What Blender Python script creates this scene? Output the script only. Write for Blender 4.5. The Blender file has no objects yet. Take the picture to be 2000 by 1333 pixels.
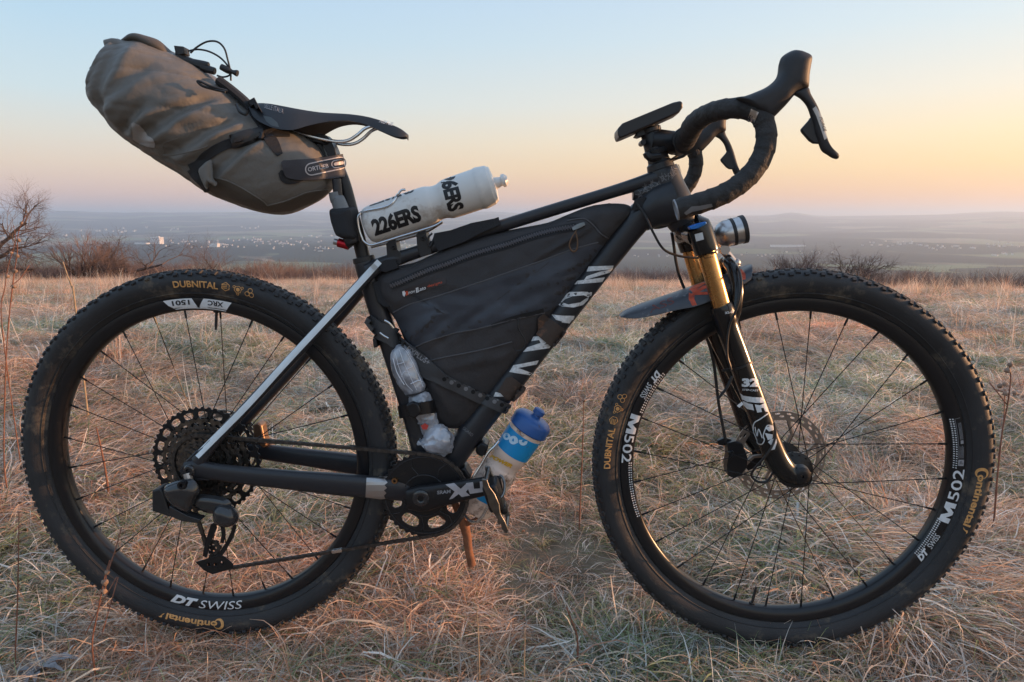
import bpy, bmesh, math, random
import numpy as np
from mathutils import Vector, Matrix, noise, geometry
from mathutils.bvhtree import BVHTree

random.seed(7)
RNG = np.random.default_rng(7)
rad = math.radians
scene = bpy.context.scene
COL = scene.collection

# ------------------------------------------------------------------ camera
FPX = 1329.93                       # focal length in photo pixels (2000 px wide)
CAM = Vector((0.035, -1.2471, 0.8366))
PITCH = 0.1803
cd = bpy.data.cameras.new('camera')
cam = bpy.data.objects.new('camera', cd); COL.objects.link(cam)
cd.sensor_width = 36.0; cd.lens = FPX / 2000 * 36.0
cd.clip_start = 0.05; cd.clip_end = 60000
cam.location = CAM
cam.rotation_euler = (math.pi / 2 - PITCH, 0, 0)
scene.camera = cam

# ------------------------------------------------------------------ sky, sun, exposure
SUN_AZ = rad(85)      # clockwise from straight ahead (+Y) towards +X
SUN_EL = rad(7.0)
world = bpy.data.worlds.new('World'); scene.world = world
world.use_nodes = True
wn, wl = world.node_tree.nodes, world.node_tree.links
wn.clear()
sky = wn.new('ShaderNodeTexSky'); sky.sky_type = 'NISHITA'
sky.sun_disc = False
sky.sun_elevation = SUN_EL; sky.sun_rotation = SUN_AZ
sky.altitude = 200; sky.air_density = 1.0; sky.dust_density = 1.6; sky.ozone_density = 1.0
bg = wn.new('ShaderNodeBackground'); bg.inputs['Strength'].default_value = 0.03
wl.new(sky.outputs[0], bg.inputs['Color'])
# clear evening sky: blue overhead, a mauve belt low down away from the sun, orange towards it
def lin(c): return tuple(((x / 255 + 0.055) / 1.055) ** 2.4 if x > 10 else x / 255 / 12.92 for x in c) + (1,)
wtc = wn.new('ShaderNodeTexCoord'); wsep = wn.new('ShaderNodeSeparateXYZ')
wl.new(wtc.outputs['Generated'], wsep.inputs[0])
def skyramp(els):
    r = wn.new('ShaderNodeValToRGB'); e = r.color_ramp.elements; r.color_ramp.interpolation = 'LINEAR'
    while len(e) < len(els): e.new(0.5)
    for q, (p, c) in zip(e, els): q.position = p; q.color = lin(c)
    wl.new(wsep.outputs['Z'], r.inputs[0]); return r.outputs[0]
ra = skyramp([(0.0, (218, 174, 168)), (0.03, (230, 188, 172)), (0.065, (230, 204, 182)), (0.10, (220, 212, 200)), (0.15, (200, 216, 222)), (0.23, (180, 209, 228)), (0.32, (166, 200, 232)), (0.6, (172, 200, 232)), (1.0, (168, 195, 228))])
rs = skyramp([(0.0, (252, 160, 92)), (0.03, (255, 186, 112)), (0.065, (255, 210, 138)), (0.10, (254, 222, 170)), (0.15, (242, 227, 204)), (0.23, (216, 226, 228)), (0.32, (198, 217, 234)), (0.6, (188, 208, 234)), (1.0, (168, 195, 228))])
wdot = wn.new('ShaderNodeVectorMath'); wdot.operation = 'DOT_PRODUCT'
wdot.inputs[1].default_value = (math.sin(SUN_AZ), math.cos(SUN_AZ), 0)
wl.new(wtc.outputs['Generated'], wdot.inputs[0])
wmr = wn.new('ShaderNodeMapRange'); wmr.inputs[1].default_value = -0.45; wmr.inputs[2].default_value = 0.80; wmr.clamp = True
wl.new(wdot.outputs['Value'], wmr.inputs[0])
wmx = wn.new('ShaderNodeMix'); wmx.data_type = 'RGBA'
wl.new(wmr.outputs[0], wmx.inputs[0]); wl.new(ra, wmx.inputs[6]); wl.new(rs, wmx.inputs[7])
bg2 = wn.new('ShaderNodeBackground'); bg2.inputs['Strength'].default_value = 0.72
wl.new(wmx.outputs[2], bg2.inputs['Color'])
wadd = wn.new('ShaderNodeAddShader'); wl.new(bg.outputs[0], wadd.inputs[0]); wl.new(bg2.outputs[0], wadd.inputs[1])
wo = wn.new('ShaderNodeOutputWorld'); wl.new(wadd.outputs[0], wo.inputs['Surface'])

sl = bpy.data.lights.new('sun', 'SUN'); sun = bpy.data.objects.new('sun', sl); COL.objects.link(sun)
sl.energy = 5.0; sl.angle = rad(0.6); sl.color = (1.0, 0.52, 0.25)
sdir = Vector((math.sin(SUN_AZ) * math.cos(SUN_EL), math.cos(SUN_AZ) * math.cos(SUN_EL), math.sin(SUN_EL)))
sun.rotation_euler = (-sdir).to_track_quat('-Z', 'Y').to_euler()
sun.location = sdir * 50

vs = scene.view_settings
vs.view_transform = 'Standard'; vs.look = 'None'; vs.gamma = 1.0; vs.use_curve_mapping = False
vs.exposure = 0.5
scene.cycles.use_denoising = True
scene.cycles.max_bounces = 6; scene.cycles.diffuse_bounces = 4; scene.cycles.glossy_bounces = 3; scene.cycles.volume_bounces = 4
scene.cycles.transparent_max_bounces = 12

# ------------------------------------------------------------------ frames of reference
# the bicycle stands in its own frame: x forward, y away from the viewer, z up
BIKE = Matrix.Rotation(-0.0441, 4, 'Z') @ Matrix.Rotation(-0.0129, 4, 'X')
BINV = BIKE.inverted()
WB = 1.1169; TR = 0.371
RC = Vector((-WB / 2, 0, TR)); FC = Vector((WB / 2, 0, TR + 0.0051))
CAML = BINV @ CAM
_r = Vector((1, 0, 0)); _f = Vector((0, math.cos(PITCH), -math.sin(PITCH))); _u = Vector((0, math.sin(PITCH), math.cos(PITCH)))

def rayw(px, py):
    return (_f + _r * ((px - 1000) / FPX) + _u * ((666.5 - py) / FPX))
def rayl(px, py):
    return BINV.to_3x3() @ rayw(px, py)
def P(px, py, Y=0.0):
    """the point of the bicycle's frame at depth Y that the photograph shows at (px, py)"""
    d = rayl(px, py); t = (Y - CAML.y) / d.y
    return CAML + d * t
def depth(p):
    return (BIKE @ p - CAM).dot(_f)
def m_of(px, p):
    return px * depth(p) / FPX
def at_ground(px, D, z=0.0):
    """world point at distance D from the camera in the photo's column px"""
    d = rayw(px, 424); d.z = 0; d = d / d.y
    q = CAM + d * D; q.z = z
    return q

# ------------------------------------------------------------------ materials
MATS = {}
def mat(name, col, rough=0.5, metal=0.0, bump=0.0, bscale=200.0, var=0.0, vscale=20.0, col2=None,
        coat=0.0, spec=0.5, trans=0.0, alpha=1.0, ior=1.45, rvar=0.0, sheen=0.0, dirt=None, dscale=30.0, damt=0.5, weave=0.0, wscale=900.0):
    if name in MATS: return MATS[name]
    m = bpy.data.materials.new(name); m.use_nodes = True
    nt = m.node_tree; N, L = nt.nodes, nt.links
    b = N['Principled BSDF']
    b.inputs['Roughness'].default_value = rough; b.inputs['Metallic'].default_value = metal
    b.inputs['Coat Weight'].default_value = coat; b.inputs['Specular IOR Level'].default_value = spec
    b.inputs['Transmission Weight'].default_value = trans; b.inputs['Alpha'].default_value = alpha
    b.inputs['IOR'].default_value = ior; b.inputs['Sheen Weight'].default_value = sheen
    c = (*col, 1)
    b.inputs['Base Color'].default_value = c
    tc = N.new('ShaderNodeTexCoord')
    out = None
    if var > 0 or col2 or dirt:
        rgb = N.new('ShaderNodeRGB'); rgb.outputs[0].default_value = c; out = rgb.outputs[0]
    if var > 0 or col2:
        nz = N.new('ShaderNodeTexNoise'); nz.inputs['Scale'].default_value = vscale; nz.inputs['Detail'].default_value = 6
        L.new(tc.outputs['Object'], nz.inputs['Vector'])
        mx = N.new('ShaderNodeMix'); mx.data_type = 'RGBA'
        c2 = col2 if col2 else tuple(max(0, x * (1 - var)) for x in col)
        mx.inputs[6].default_value = c; mx.inputs[7].default_value = (*c2, 1)
        cr = N.new('ShaderNodeValToRGB'); cr.color_ramp.elements[0].position = 0.35; cr.color_ramp.elements[1].position = 0.65
        L.new(nz.outputs['Fac'], cr.inputs[0]); L.new(cr.outputs[0], mx.inputs[0]); out = mx.outputs[2]
    if dirt:
        nd = N.new('ShaderNodeTexNoise'); nd.inputs['Scale'].default_value = dscale; nd.inputs['Detail'].default_value = 9; nd.inputs['Roughness'].default_value = 0.7
        L.new(tc.outputs['Object'], nd.inputs['Vector'])
        cr = N.new('ShaderNodeValToRGB'); cr.color_ramp.elements[0].position = 0.5 + 0.18 * (1 - damt); cr.color_ramp.elements[1].position = 0.62 + 0.2 * (1 - damt)
        L.new(nd.outputs['Fac'], cr.inputs[0])
        mx2 = N.new('ShaderNodeMix'); mx2.data_type = 'RGBA'; mx2.inputs[7].default_value = (*dirt, 1)
        L.new(out, mx2.inputs[6]); L.new(cr.outputs[0], mx2.inputs[0]); out = mx2.outputs[2]
        rr = N.new('ShaderNodeMapRange'); rr.inputs[3].default_value = rough; rr.inputs[4].default_value = 0.95
        L.new(cr.outputs[0], rr.inputs[0]); L.new(rr.outputs[0], b.inputs['Roughness'])
    elif rvar > 0:
        nr = N.new('ShaderNodeTexNoise'); nr.inputs['Scale'].default_value = vscale * 2; nr.inputs['Detail'].default_value = 6
        L.new(tc.outputs['Object'], nr.inputs['Vector'])
        rr = N.new('ShaderNodeMapRange'); rr.inputs[3].default_value = max(0, rough - rvar); rr.inputs[4].default_value = min(1, rough + rvar)
        L.new(nr.outputs['Fac'], rr.inputs[0]); L.new(rr.outputs[0], b.inputs['Roughness'])
    if out is not None: L.new(out, b.inputs['Base Color'])
    if bump > 0 or weave > 0:
        nb = N.new('ShaderNodeTexNoise'); nb.inputs['Scale'].default_value = bscale; nb.inputs['Detail'].default_value = 5
        L.new(tc.outputs['Object'], nb.inputs['Vector'])
        bp = N.new('ShaderNodeBump'); bp.inputs['Strength'].default_value = min(1.0, bump); bp.inputs['Distance'].default_value = 0.002
        L.new(nb.outputs['Fac'], bp.inputs['Height']); L.new(bp.outputs[0], b.inputs['Normal'])
        if weave > 0:
            wv = N.new('ShaderNodeTexWave'); wv.inputs['Scale'].default_value = wscale; wv.bands_direction = 'DIAGONAL'
            L.new(tc.outputs['Object'], wv.inputs['Vector'])
            b2 = N.new('ShaderNodeBump'); b2.inputs['Strength'].default_value = weave; b2.inputs['Distance'].default_value = 0.0006
            L.new(wv.outputs['Fac'], b2.inputs['Height']); L.new(bp.outputs[0], b2.inputs['Normal']); L.new(b2.outputs[0], b.inputs['Normal'])
    MATS[name] = m
    return m

# ------------------------------------------------------------------ scene bookkeeping
ORG = {}
def tag(o, label=None, cat=None, group=None, kind=None):
    if label: o['label'] = label
    if cat: o['category'] = cat
    if group: o['group'] = group
    if kind: o['kind'] = kind
    return o
def thing(name, label, cat, origin, group=None):
    """Empty at the base of a thing that is fixed in the bicycle's frame; origin in that frame"""
    o = bpy.data.objects.new(name, None); COL.objects.link(o)
    o.empty_display_size = 0.05
    o.matrix_world = BIKE @ Matrix.Translation(origin)
    ORG[o.name] = Vector(origin)
    return tag(o, label, cat, group)
def part_empty(name, parent, label=None, origin=None):
    o = bpy.data.objects.new(name, None); COL.objects.link(o); o.parent = parent
    o.empty_display_size = 0.05
    po = ORG[parent.name]
    og = Vector(origin) if origin is not None else po
    o.location = og - po
    ORG[o.name] = og
    if label: o['label'] = label
    return o
def org_of(o):
    while o is not None:
        if o.name in ORG: return ORG[o.name]
        o = o.parent
    return Vector((0, 0, 0))
def add(name, bm, m, parent, smooth=True, bevel=0.0, subsurf=0, label=None, free=True, angle=35):
    """link a bmesh given in the bicycle's frame as one mesh object under parent"""
    og = org_of(parent) if parent is not None else Vector((0, 0, 0))
    bmesh.ops.translate(bm, verts=bm.verts, vec=-og)
    me = bpy.data.meshes.new(name)
    if free: bmesh.ops.recalc_face_normals(bm, faces=bm.faces)
    bm.to_mesh(me); bm.free()
    if isinstance(m, (list, tuple)):
        for mm in m: me.materials.append(mm)
    else: me.materials.append(m)
    if smooth:
        me.polygons.foreach_set('use_smooth', [True] * len(me.polygons))
        try: me.set_sharp_from_angle(angle=rad(angle))
        except Exception: pass
    o = bpy.data.objects.new(name, me); COL.objects.link(o)
    if parent is not None: o.parent = parent
    if parent is not None and parent.type == 'MESH': pass
    if bevel > 0:
        md = o.modifiers.new('bevel', 'BEVEL'); md.width = bevel; md.segments = 2; md.limit_method = 'ANGLE'; md.angle_limit = rad(40)
        md.harden_normals = False
    if subsurf:
        md = o.modifiers.new('sub', 'SUBSURF'); md.levels = subsurf; md.render_levels = subsurf
    if label: o['label'] = label
    return o

# ------------------------------------------------------------------ shapes
def cr(pts, n):
    """Catmull-Rom through rows of numbers"""
    a = np.array([list(p) for p in pts], float)
    k = len(a)
    if k == 2:
        t = np.linspace(0, 1, n)[:, None]; return a[0] * (1 - t) + a[1] * t
    e = np.vstack([2 * a[0] - a[1], a, 2 * a[-1] - a[-2]])
    out = []
    for s in np.linspace(0, k - 1, n):
        i = min(int(s), k - 2); t = s - i
        p0, p1, p2, p3 = e[i], e[i + 1], e[i + 2], e[i + 3]
        out.append(0.5 * ((2 * p1) + (-p0 + p2) * t + (2 * p0 - 5 * p1 + 4 * p2 - p3) * t * t + (-p0 + 3 * p1 - 3 * p2 + p3) * t ** 3))
    return np.array(out)
def crc(pts, n):
    """closed Catmull-Rom"""
    a = np.array([list(p) for p in pts], float); k = len(a); out = []
    for s in np.linspace(0, k, n, endpoint=False):
        i = int(s); t = s - i
        p0, p1, p2, p3 = a[(i - 1) % k], a[i % k], a[(i + 1) % k], a[(i + 2) % k]
        out.append(0.5 * ((2 * p1) + (-p0 + p2) * t + (2 * p0 - 5 * p1 + 4 * p2 - p3) * t * t + (-p0 + 3 * p1 - 3 * p2 + p3) * t ** 3))
    return np.array(out)

def tube(bm, pts, radii, n=12, caps=True, up=None, power=2.0):
    """sweep; radii: number, list of numbers or list of (a, b): a across 'up', b along it"""
    pts = [Vector(p) for p in pts]; k = len(pts)
    if not hasattr(radii, '__len__'): radii = [radii] * k
    up = Vector(up) if up is not None else None
    tang = []
    for i in range(k):
        t = pts[min(i + 1, k - 1)] - pts[max(i - 1, 0)]
        tang.append(t.normalized() if t.length > 1e-9 else Vector((0, 0, 1)))
    u = up if up is not None else Vector((0, 1, 0))
    if abs(u.dot(tang[0])) > 0.95: u = Vector((0, 0, 1)) if abs(tang[0].z) < 0.9 else Vector((1, 0, 0))
    rings = []
    for i in range(k):
        if up is not None and abs(up.dot(tang[i])) < 0.97: u = up
        u = (u - tang[i] * u.dot(tang[i])).normalized()
        v = tang[i].cross(u).normalized()
        r = radii[i]; a, b = (r if hasattr(r, '__len__') else (r, r))
        ring = []
        for j in range(n):
            th = 2 * math.pi * j / n; c, s = math.cos(th), math.sin(th)
            if power != 2.0:
                c = math.copysign(abs(c) ** (2 / power), c); s = math.copysign(abs(s) ** (2 / power), s)
            ring.append(bm.verts.new(pts[i] + v * (a * c) + u * (b * s)))
        rings.append(ring)
    for i in range(k - 1):
        A, B = rings[i], rings[i + 1]
        for j in range(n):
            bm.faces.new((A[j], A[(j + 1) % n], B[(j + 1) % n], B[j]))
    if caps:
        bm.faces.new(rings[0][::-1]); bm.faces.new(rings[-1])
    return rings
def ptube(bm, rows, n=12, k=None, caps=True, up=None, power=2.0, flat=1.0, mirror=False):
    """rows of (px, py, Y, radius_px) as the photo shows them"""
    a = cr(rows, k or (len(rows) * 5)) if len(rows) > 2 or k else np.array([list(r) for r in rows], float)
    pts = [P(r[0], r[1], r[2]) for r in a]
    rr = [m_of(r[3], p) for r, p in zip(a, pts)]
    if mirror: pts = [Vector((p.x, -p.y, p.z)) for p in pts]
    if flat != 1.0 or up is not None: rr = [(x, x * flat) for x in rr]
    return tube(bm, pts, rr, n, caps, up, power)
def loft(bm, rings, close=True, caps=True):
    vs_ = [[bm.verts.new(p) for p in r] for r in rings]
    n = len(vs_[0])
    for i in range(len(vs_) - 1):
        for j in range(n if close else n - 1):
            bm.faces.new((vs_[i][j], vs_[i][(j + 1) % n], vs_[i + 1][(j + 1) % n], vs_[i + 1][j]))
    if caps and close:
        bm.faces.new(vs_[0][::-1]); bm.faces.new(vs_[-1])
    return vs_
def lathe(bm, prof, org, ax, n=32, ref=None, caps=False):
    """prof: rows of (t along axis, radius)"""
    org = Vector(org); ax = Vector(ax).normalized()
    u = Vector(ref) if ref is not None else (Vector((0, 1, 0)) if abs(ax.y) < 0.9 else Vector((1, 0, 0)))
    u = (u - ax * u.dot(ax)).normalized(); v = ax.cross(u)
    rings = []
    for t, r in prof:
        r = max(r, 1e-5)
        rings.append([org + ax * t + (u * math.cos(2 * math.pi * j / n) + v * math.sin(2 * math.pi * j / n)) * r for j in range(n)])
    return loft(bm, rings, True, caps)
def solid(bm, loops, mp, y0, y1):
    """extrude a 2-D outline with holes; mp(u, v, y) -> point"""
    loops = [[tuple(q[:2]) for q in l] for l in loops]
    flat = [q for l in loops for q in l]
    tri = geometry.tessellate_polygon([[Vector((q[0], q[1], 0)) for q in l] for l in loops])
    A = [bm.verts.new(mp(q[0], q[1], y0)) for q in flat]; B = [bm.verts.new(mp(q[0], q[1], y1)) for q in flat]
    for t in tri:
        try: bm.faces.new([A[i] for i in t])
        except ValueError: pass
        try: bm.faces.new([B[i] for i in reversed(t)])
        except ValueError: pass
    s = 0
    for l in loops:
        n = len(l)
        for i in range(n):
            j = (i + 1) % n
            try: bm.faces.new((A[s + i], A[s + j], B[s + j], B[s + i]))
            except ValueError: pass
        s += n
def plate(bm, outline, Y, th, smooth_n=0, mirror=False, holes=()):
    """outline in photo pixels at depth Y, given real thickness th"""
    o = crc(outline, smooth_n) if smooth_n else outline
    sg = -1 if mirror else 1
    def mp(u, v, y):
        p = P(u, v, Y); return Vector((p.x, sg * (p.y + y), p.z))
    solid(bm, [o] + [list(h) for h in holes], mp, -th / 2, th / 2)
def pillow(bm, outline, spine, Y, prof, rings=7, n=96, mirror=False, disp=None):
    """closed cushion: rows shrink from the outline to the spine, prof(s) gives half thickness"""
    o = crc(outline, n); sp = [np.array(q, float) for q in spine]
    def near(q):
        best = None
        for i in range(len(sp) - 1):
            a, b = sp[i], sp[i + 1]; t = np.clip(np.dot(q - a, b - a) / np.dot(b - a, b - a), 0, 1); c = a + (b - a) * t
            d = np.linalg.norm(q - c)
            if best is None or d < best[0]: best = (d, c)
        return best[1]
    tg = [near(q) for q in o]
    sg = -1 if mirror else 1
    def row(s, side):
        out = []
        for q, c in zip(o, tg):
            w = q * (1 - s) + c * s
            p = P(w[0], w[1], Y); h = prof(s, w) * side
            if disp: h += disp(w, s) * side
            out.append(Vector((p.x, sg * (p.y + h), p.z)))
        return out
    ss = [1 - (1 - i / rings) ** 1.0 for i in range(rings + 1)]
    ss[-1] = 0.985
    front = [row(s, -1) for s in ss]; back = [row(s, 1) for s in ss]
    allr = front[::-1] + back
    loft(bm, allr, True, True)
def bvh_of(bm):
    bmesh.ops.recalc_face_normals(bm, faces=bm.faces); bm.normal_update()
    return BVHTree.FromBMesh(bm)
def hit(px, py, bvh, off=0.0):
    d = rayl(px, py).normalized()
    loc, nrm, idx, dist = bvh.ray_cast(CAML, d, 10)
    if loc is None: return None
    if nrm.dot(d) > 0: nrm = -nrm
    return loc + nrm * off, nrm
def hits(bvhs, px, py, off=0.0, Yfall=0.0, strict=False):
    best = None
    d = rayl(px, py).normalized()
    for b in bvhs:
        loc, nrm, idx, dist = b.ray_cast(CAML, d, 10)
        if loc is not None and (best is None or dist < best[2]):
            if nrm.dot(d) > 0: nrm = -nrm
            best = (loc, nrm, dist)
    if strict and (best is None or best[1].normalized().dot(d) > -0.16): return None
    if best is None: return P(px, py, Yfall)
    return best[0] + best[1] * off

_tcache = {}
def text_tris(s, bold=0.0, shear=0.0, spacing=1.0, res=3):
    key = (s, bold, shear, spacing, res)
    if key in _tcache: return _tcache[key]
    c = bpy.data.curves.new('t', 'FONT'); c.body = s; c.size = 1.0; c.offset = bold; c.shear = shear
    c.space_character = spacing; c.resolution_u = res; c.fill_mode = 'FRONT'
    o = bpy.data.objects.new('t', c); COL.objects.link(o)
    dg = bpy.context.evaluated_depsgraph_get(); me = o.evaluated_get(dg).to_mesh()
    v = [tuple(q.co[:2]) for q in me.vertices]; f = [tuple(p.vertices) for p in me.polygons]
    o.evaluated_get(dg).to_mesh_clear(); bpy.data.objects.remove(o); bpy.data.curves.remove(c)
    a = np.array(v); 
    a[:, 0] -= a[:, 0].min(); y0 = a[:, 1].min()
    w = a[:, 0].max(); h = a[:, 1].max() - y0; a[:, 1] -= y0
    _tcache[key] = (a, f, w, h); return _tcache[key]
def text_bm(s, mp, w=None, h=1.0, bold=0.0, shear=0.0, spacing=1.0, cuts=0, cutv=0, bm=None):
    """letters laid over a surface: u runs 0..w along the word, v 0..h up; mp(u, v) -> point"""
    a, f, tw, th = text_tris(s, bold, shear, spacing)
    sx = (w / tw) if w else h / th; sy = h / th
    b = bmesh.new()
    vv = [b.verts.new((q[0] * sx, q[1] * sy, 0)) for q in a]
    for t in f:
        try: b.faces.new([vv[i] for i in t])
        except ValueError: pass
    W = tw * sx
    for i in range(1, cuts):
        bmesh.ops.bisect_plane(b, geom=b.verts[:] + b.edges[:] + b.faces[:], plane_co=(W * i / cuts, 0, 0), plane_no=(1, 0, 0))
    for i in range(1, cutv):
        bmesh.ops.bisect_plane(b, geom=b.verts[:] + b.edges[:] + b.faces[:], plane_co=(0, h * i / cutv, 0), plane_no=(0, 1, 0))
    gone = []
    for v in b.verts:
        q_ = mp(v.co.x, v.co.y)
        if q_ is None: gone.append(v)
        else: v.co = q_
    if gone: bmesh.ops.delete(b, geom=gone, context='VERTS')
    if bm is not None:
        me = bpy.data.meshes.new('x'); b.to_mesh(me); b.free(); bm.from_mesh(me); bpy.data.meshes.remove(me); return bm
    return b
def poly_bm(poly, mp, bm=None, cuts=None, holes=()):
    b = bmesh.new()
    loops = [[Vector((q[0], q[1], 0)) for q in l] for l in [poly] + list(holes)]
    flat = [q for l in loops for q in l]
    vv = [b.verts.new(q) for q in flat]
    for t in geometry.tessellate_polygon(loops):
        try: b.faces.new([vv[i] for i in t])
        except ValueError: pass
    if cuts:
        xs = [q.x for q in flat]; ys = [q.y for q in flat]
        for i in range(1, cuts[0]):
            bmesh.ops.bisect_plane(b, geom=b.verts[:] + b.edges[:] + b.faces[:], plane_co=(min(xs) + (max(xs) - min(xs)) * i / cuts[0], 0, 0), plane_no=(1, 0, 0))
        for i in range(1, cuts[1]):
            bmesh.ops.bisect_plane(b, geom=b.verts[:] + b.edges[:] + b.faces[:], plane_co=(0, min(ys) + (max(ys) - min(ys)) * i / cuts[1], 0), plane_no=(0, 1, 0))
    gone = []
    for v in b.verts:
        q_ = mp(v.co.x, v.co.y)
        if q_ is None: gone.append(v)
        else: v.co = q_
    if gone: bmesh.ops.delete(b, geom=gone, context='VERTS')
    if bm is not None:
        me = bpy.data.meshes.new('x'); b.to_mesh(me); b.free(); bm.from_mesh(me); bpy.data.meshes.remove(me); return bm
    return b
def pxmap(bvhs, x0, y0, ang=0.0, off=0.0005, Yfall=0.0, strict=False):
    """map word coordinates in photo pixels (u right, v up, turned by ang) onto the surface seen there"""
    c, s = math.cos(rad(ang)), math.sin(rad(ang))
    def mp(u, v):
        return hits(bvhs, x0 + u * c - v * s, y0 - u * s - v * c, off, Yfall, strict)
    return mp
def rawmap(bvhs, off=0.0005, Yfall=0.0):
    return lambda u, v: hits(bvhs, u, v, off, Yfall)
def ribbon(bm, rows, bvhs, th=0.0015, k=None, Yfall=0.0, lift=0.0004, across=4):
    """strap lying on a surface: rows of (px, py, width_px)"""
    a = cr(rows, k or len(rows) * 6)
    up_, dn_ = [], []
    n = len(a)
    for i in range(n):
        d = a[min(i + 1, n - 1)][:2] - a[max(i - 1, 0)][:2]; d = d / (np.linalg.norm(d) + 1e-9)
        nr = np.array([-d[1], d[0]])
        ru = []; rd = []
        for j in range(across + 1):
            q = a[i][:2] + nr * a[i][2] * (j / across - 0.5)
            h0 = hits(bvhs, q[0], q[1], lift, Yfall); h1 = hits(bvhs, q[0], q[1], lift + th, Yfall)
            rd.append(h0); ru.append(h1 if (h1 - h0).length > 1e-6 else h0 + Vector((0, -th, 0)))
        up_.append(ru); dn_.append(rd)
    rings = [u + d[::-1] for u, d in zip(up_, dn_)]
    loft(bm, rings, True, True)
def box(bm, c, sx, sy, sz, rot=None):
    r = bmesh.ops.create_cube(bm, size=1.0)
    M = Matrix.Translation(Vector(c)) @ (rot.to_4x4() if rot is not None else Matrix.Identity(4)) @ Matrix.Diagonal((sx, sy, sz, 1))
    bmesh.ops.transform(bm, matrix=M, verts=r['verts'])
# ================================================================== the land
def fbm(x, y, s, o=4, seed=0.0):
    return noise.fractal(Vector((x * s + seed, y * s - seed, seed * 1.7)), 1.0, 2.0, o)
def hgt(x, y):
    """height of the land at a world point"""
    r = math.hypot(x, y)
    z = 0.0
    near = min(1.0, max(0.0, (40 - r) / 30))
    if y > 2:
        a = min(y, 31) - 2
        z -= 2.45 * (a / 29) ** 1.3
        z -= 0.022 * max(0.0, min(x, 60)) * min(y, 31) / 31
        if y > 31:
            b = y - 31
            # the hillside falls to the valley, then the far country climbs again
            z -= 118 * (1 - math.exp(-b / 420))
            if r > 4200:
                t = min(1.0, (r - 4200) / 8500); t = t * t * (3 - 2 * t)
                az = math.atan2(x, y)
                top = 196 + 26 * noise.noise(Vector((az * 5.0, 2.2, 0))) + 16 * noise.noise(Vector((az * 14, 8.2, 0)))
                top += 52 * math.exp(-((az - 0.385) / 0.022) ** 2) - 66 * min(1, max(0, az * 6)) + 40 * min(1, max(0, (az - 0.42) * 5))
                z += t * top
            if r > 900:
                z += (18 * fbm(x, y, 1 / 1500, 4, 3.0)) * min(1, (r - 900) / 1500) + 9 * fbm(x, y, 1 / 500, 3, 5.0) * min(1, (r - 900) / 1500)
            z += 1.5 * fbm(x, y, 1 / 60, 3, 9.0) * min(1, b / 60)
    if r < 60:
        z += 0.030 * fbm(x, y, 0.9, 3, 1.0) * (0.4 + 0.6 * min(1, max(0, r - 0.6))) + 0.05 * fbm(x, y, 0.22, 2, 4.0) * min(1, r / 6)
    return z - 0.012
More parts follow.
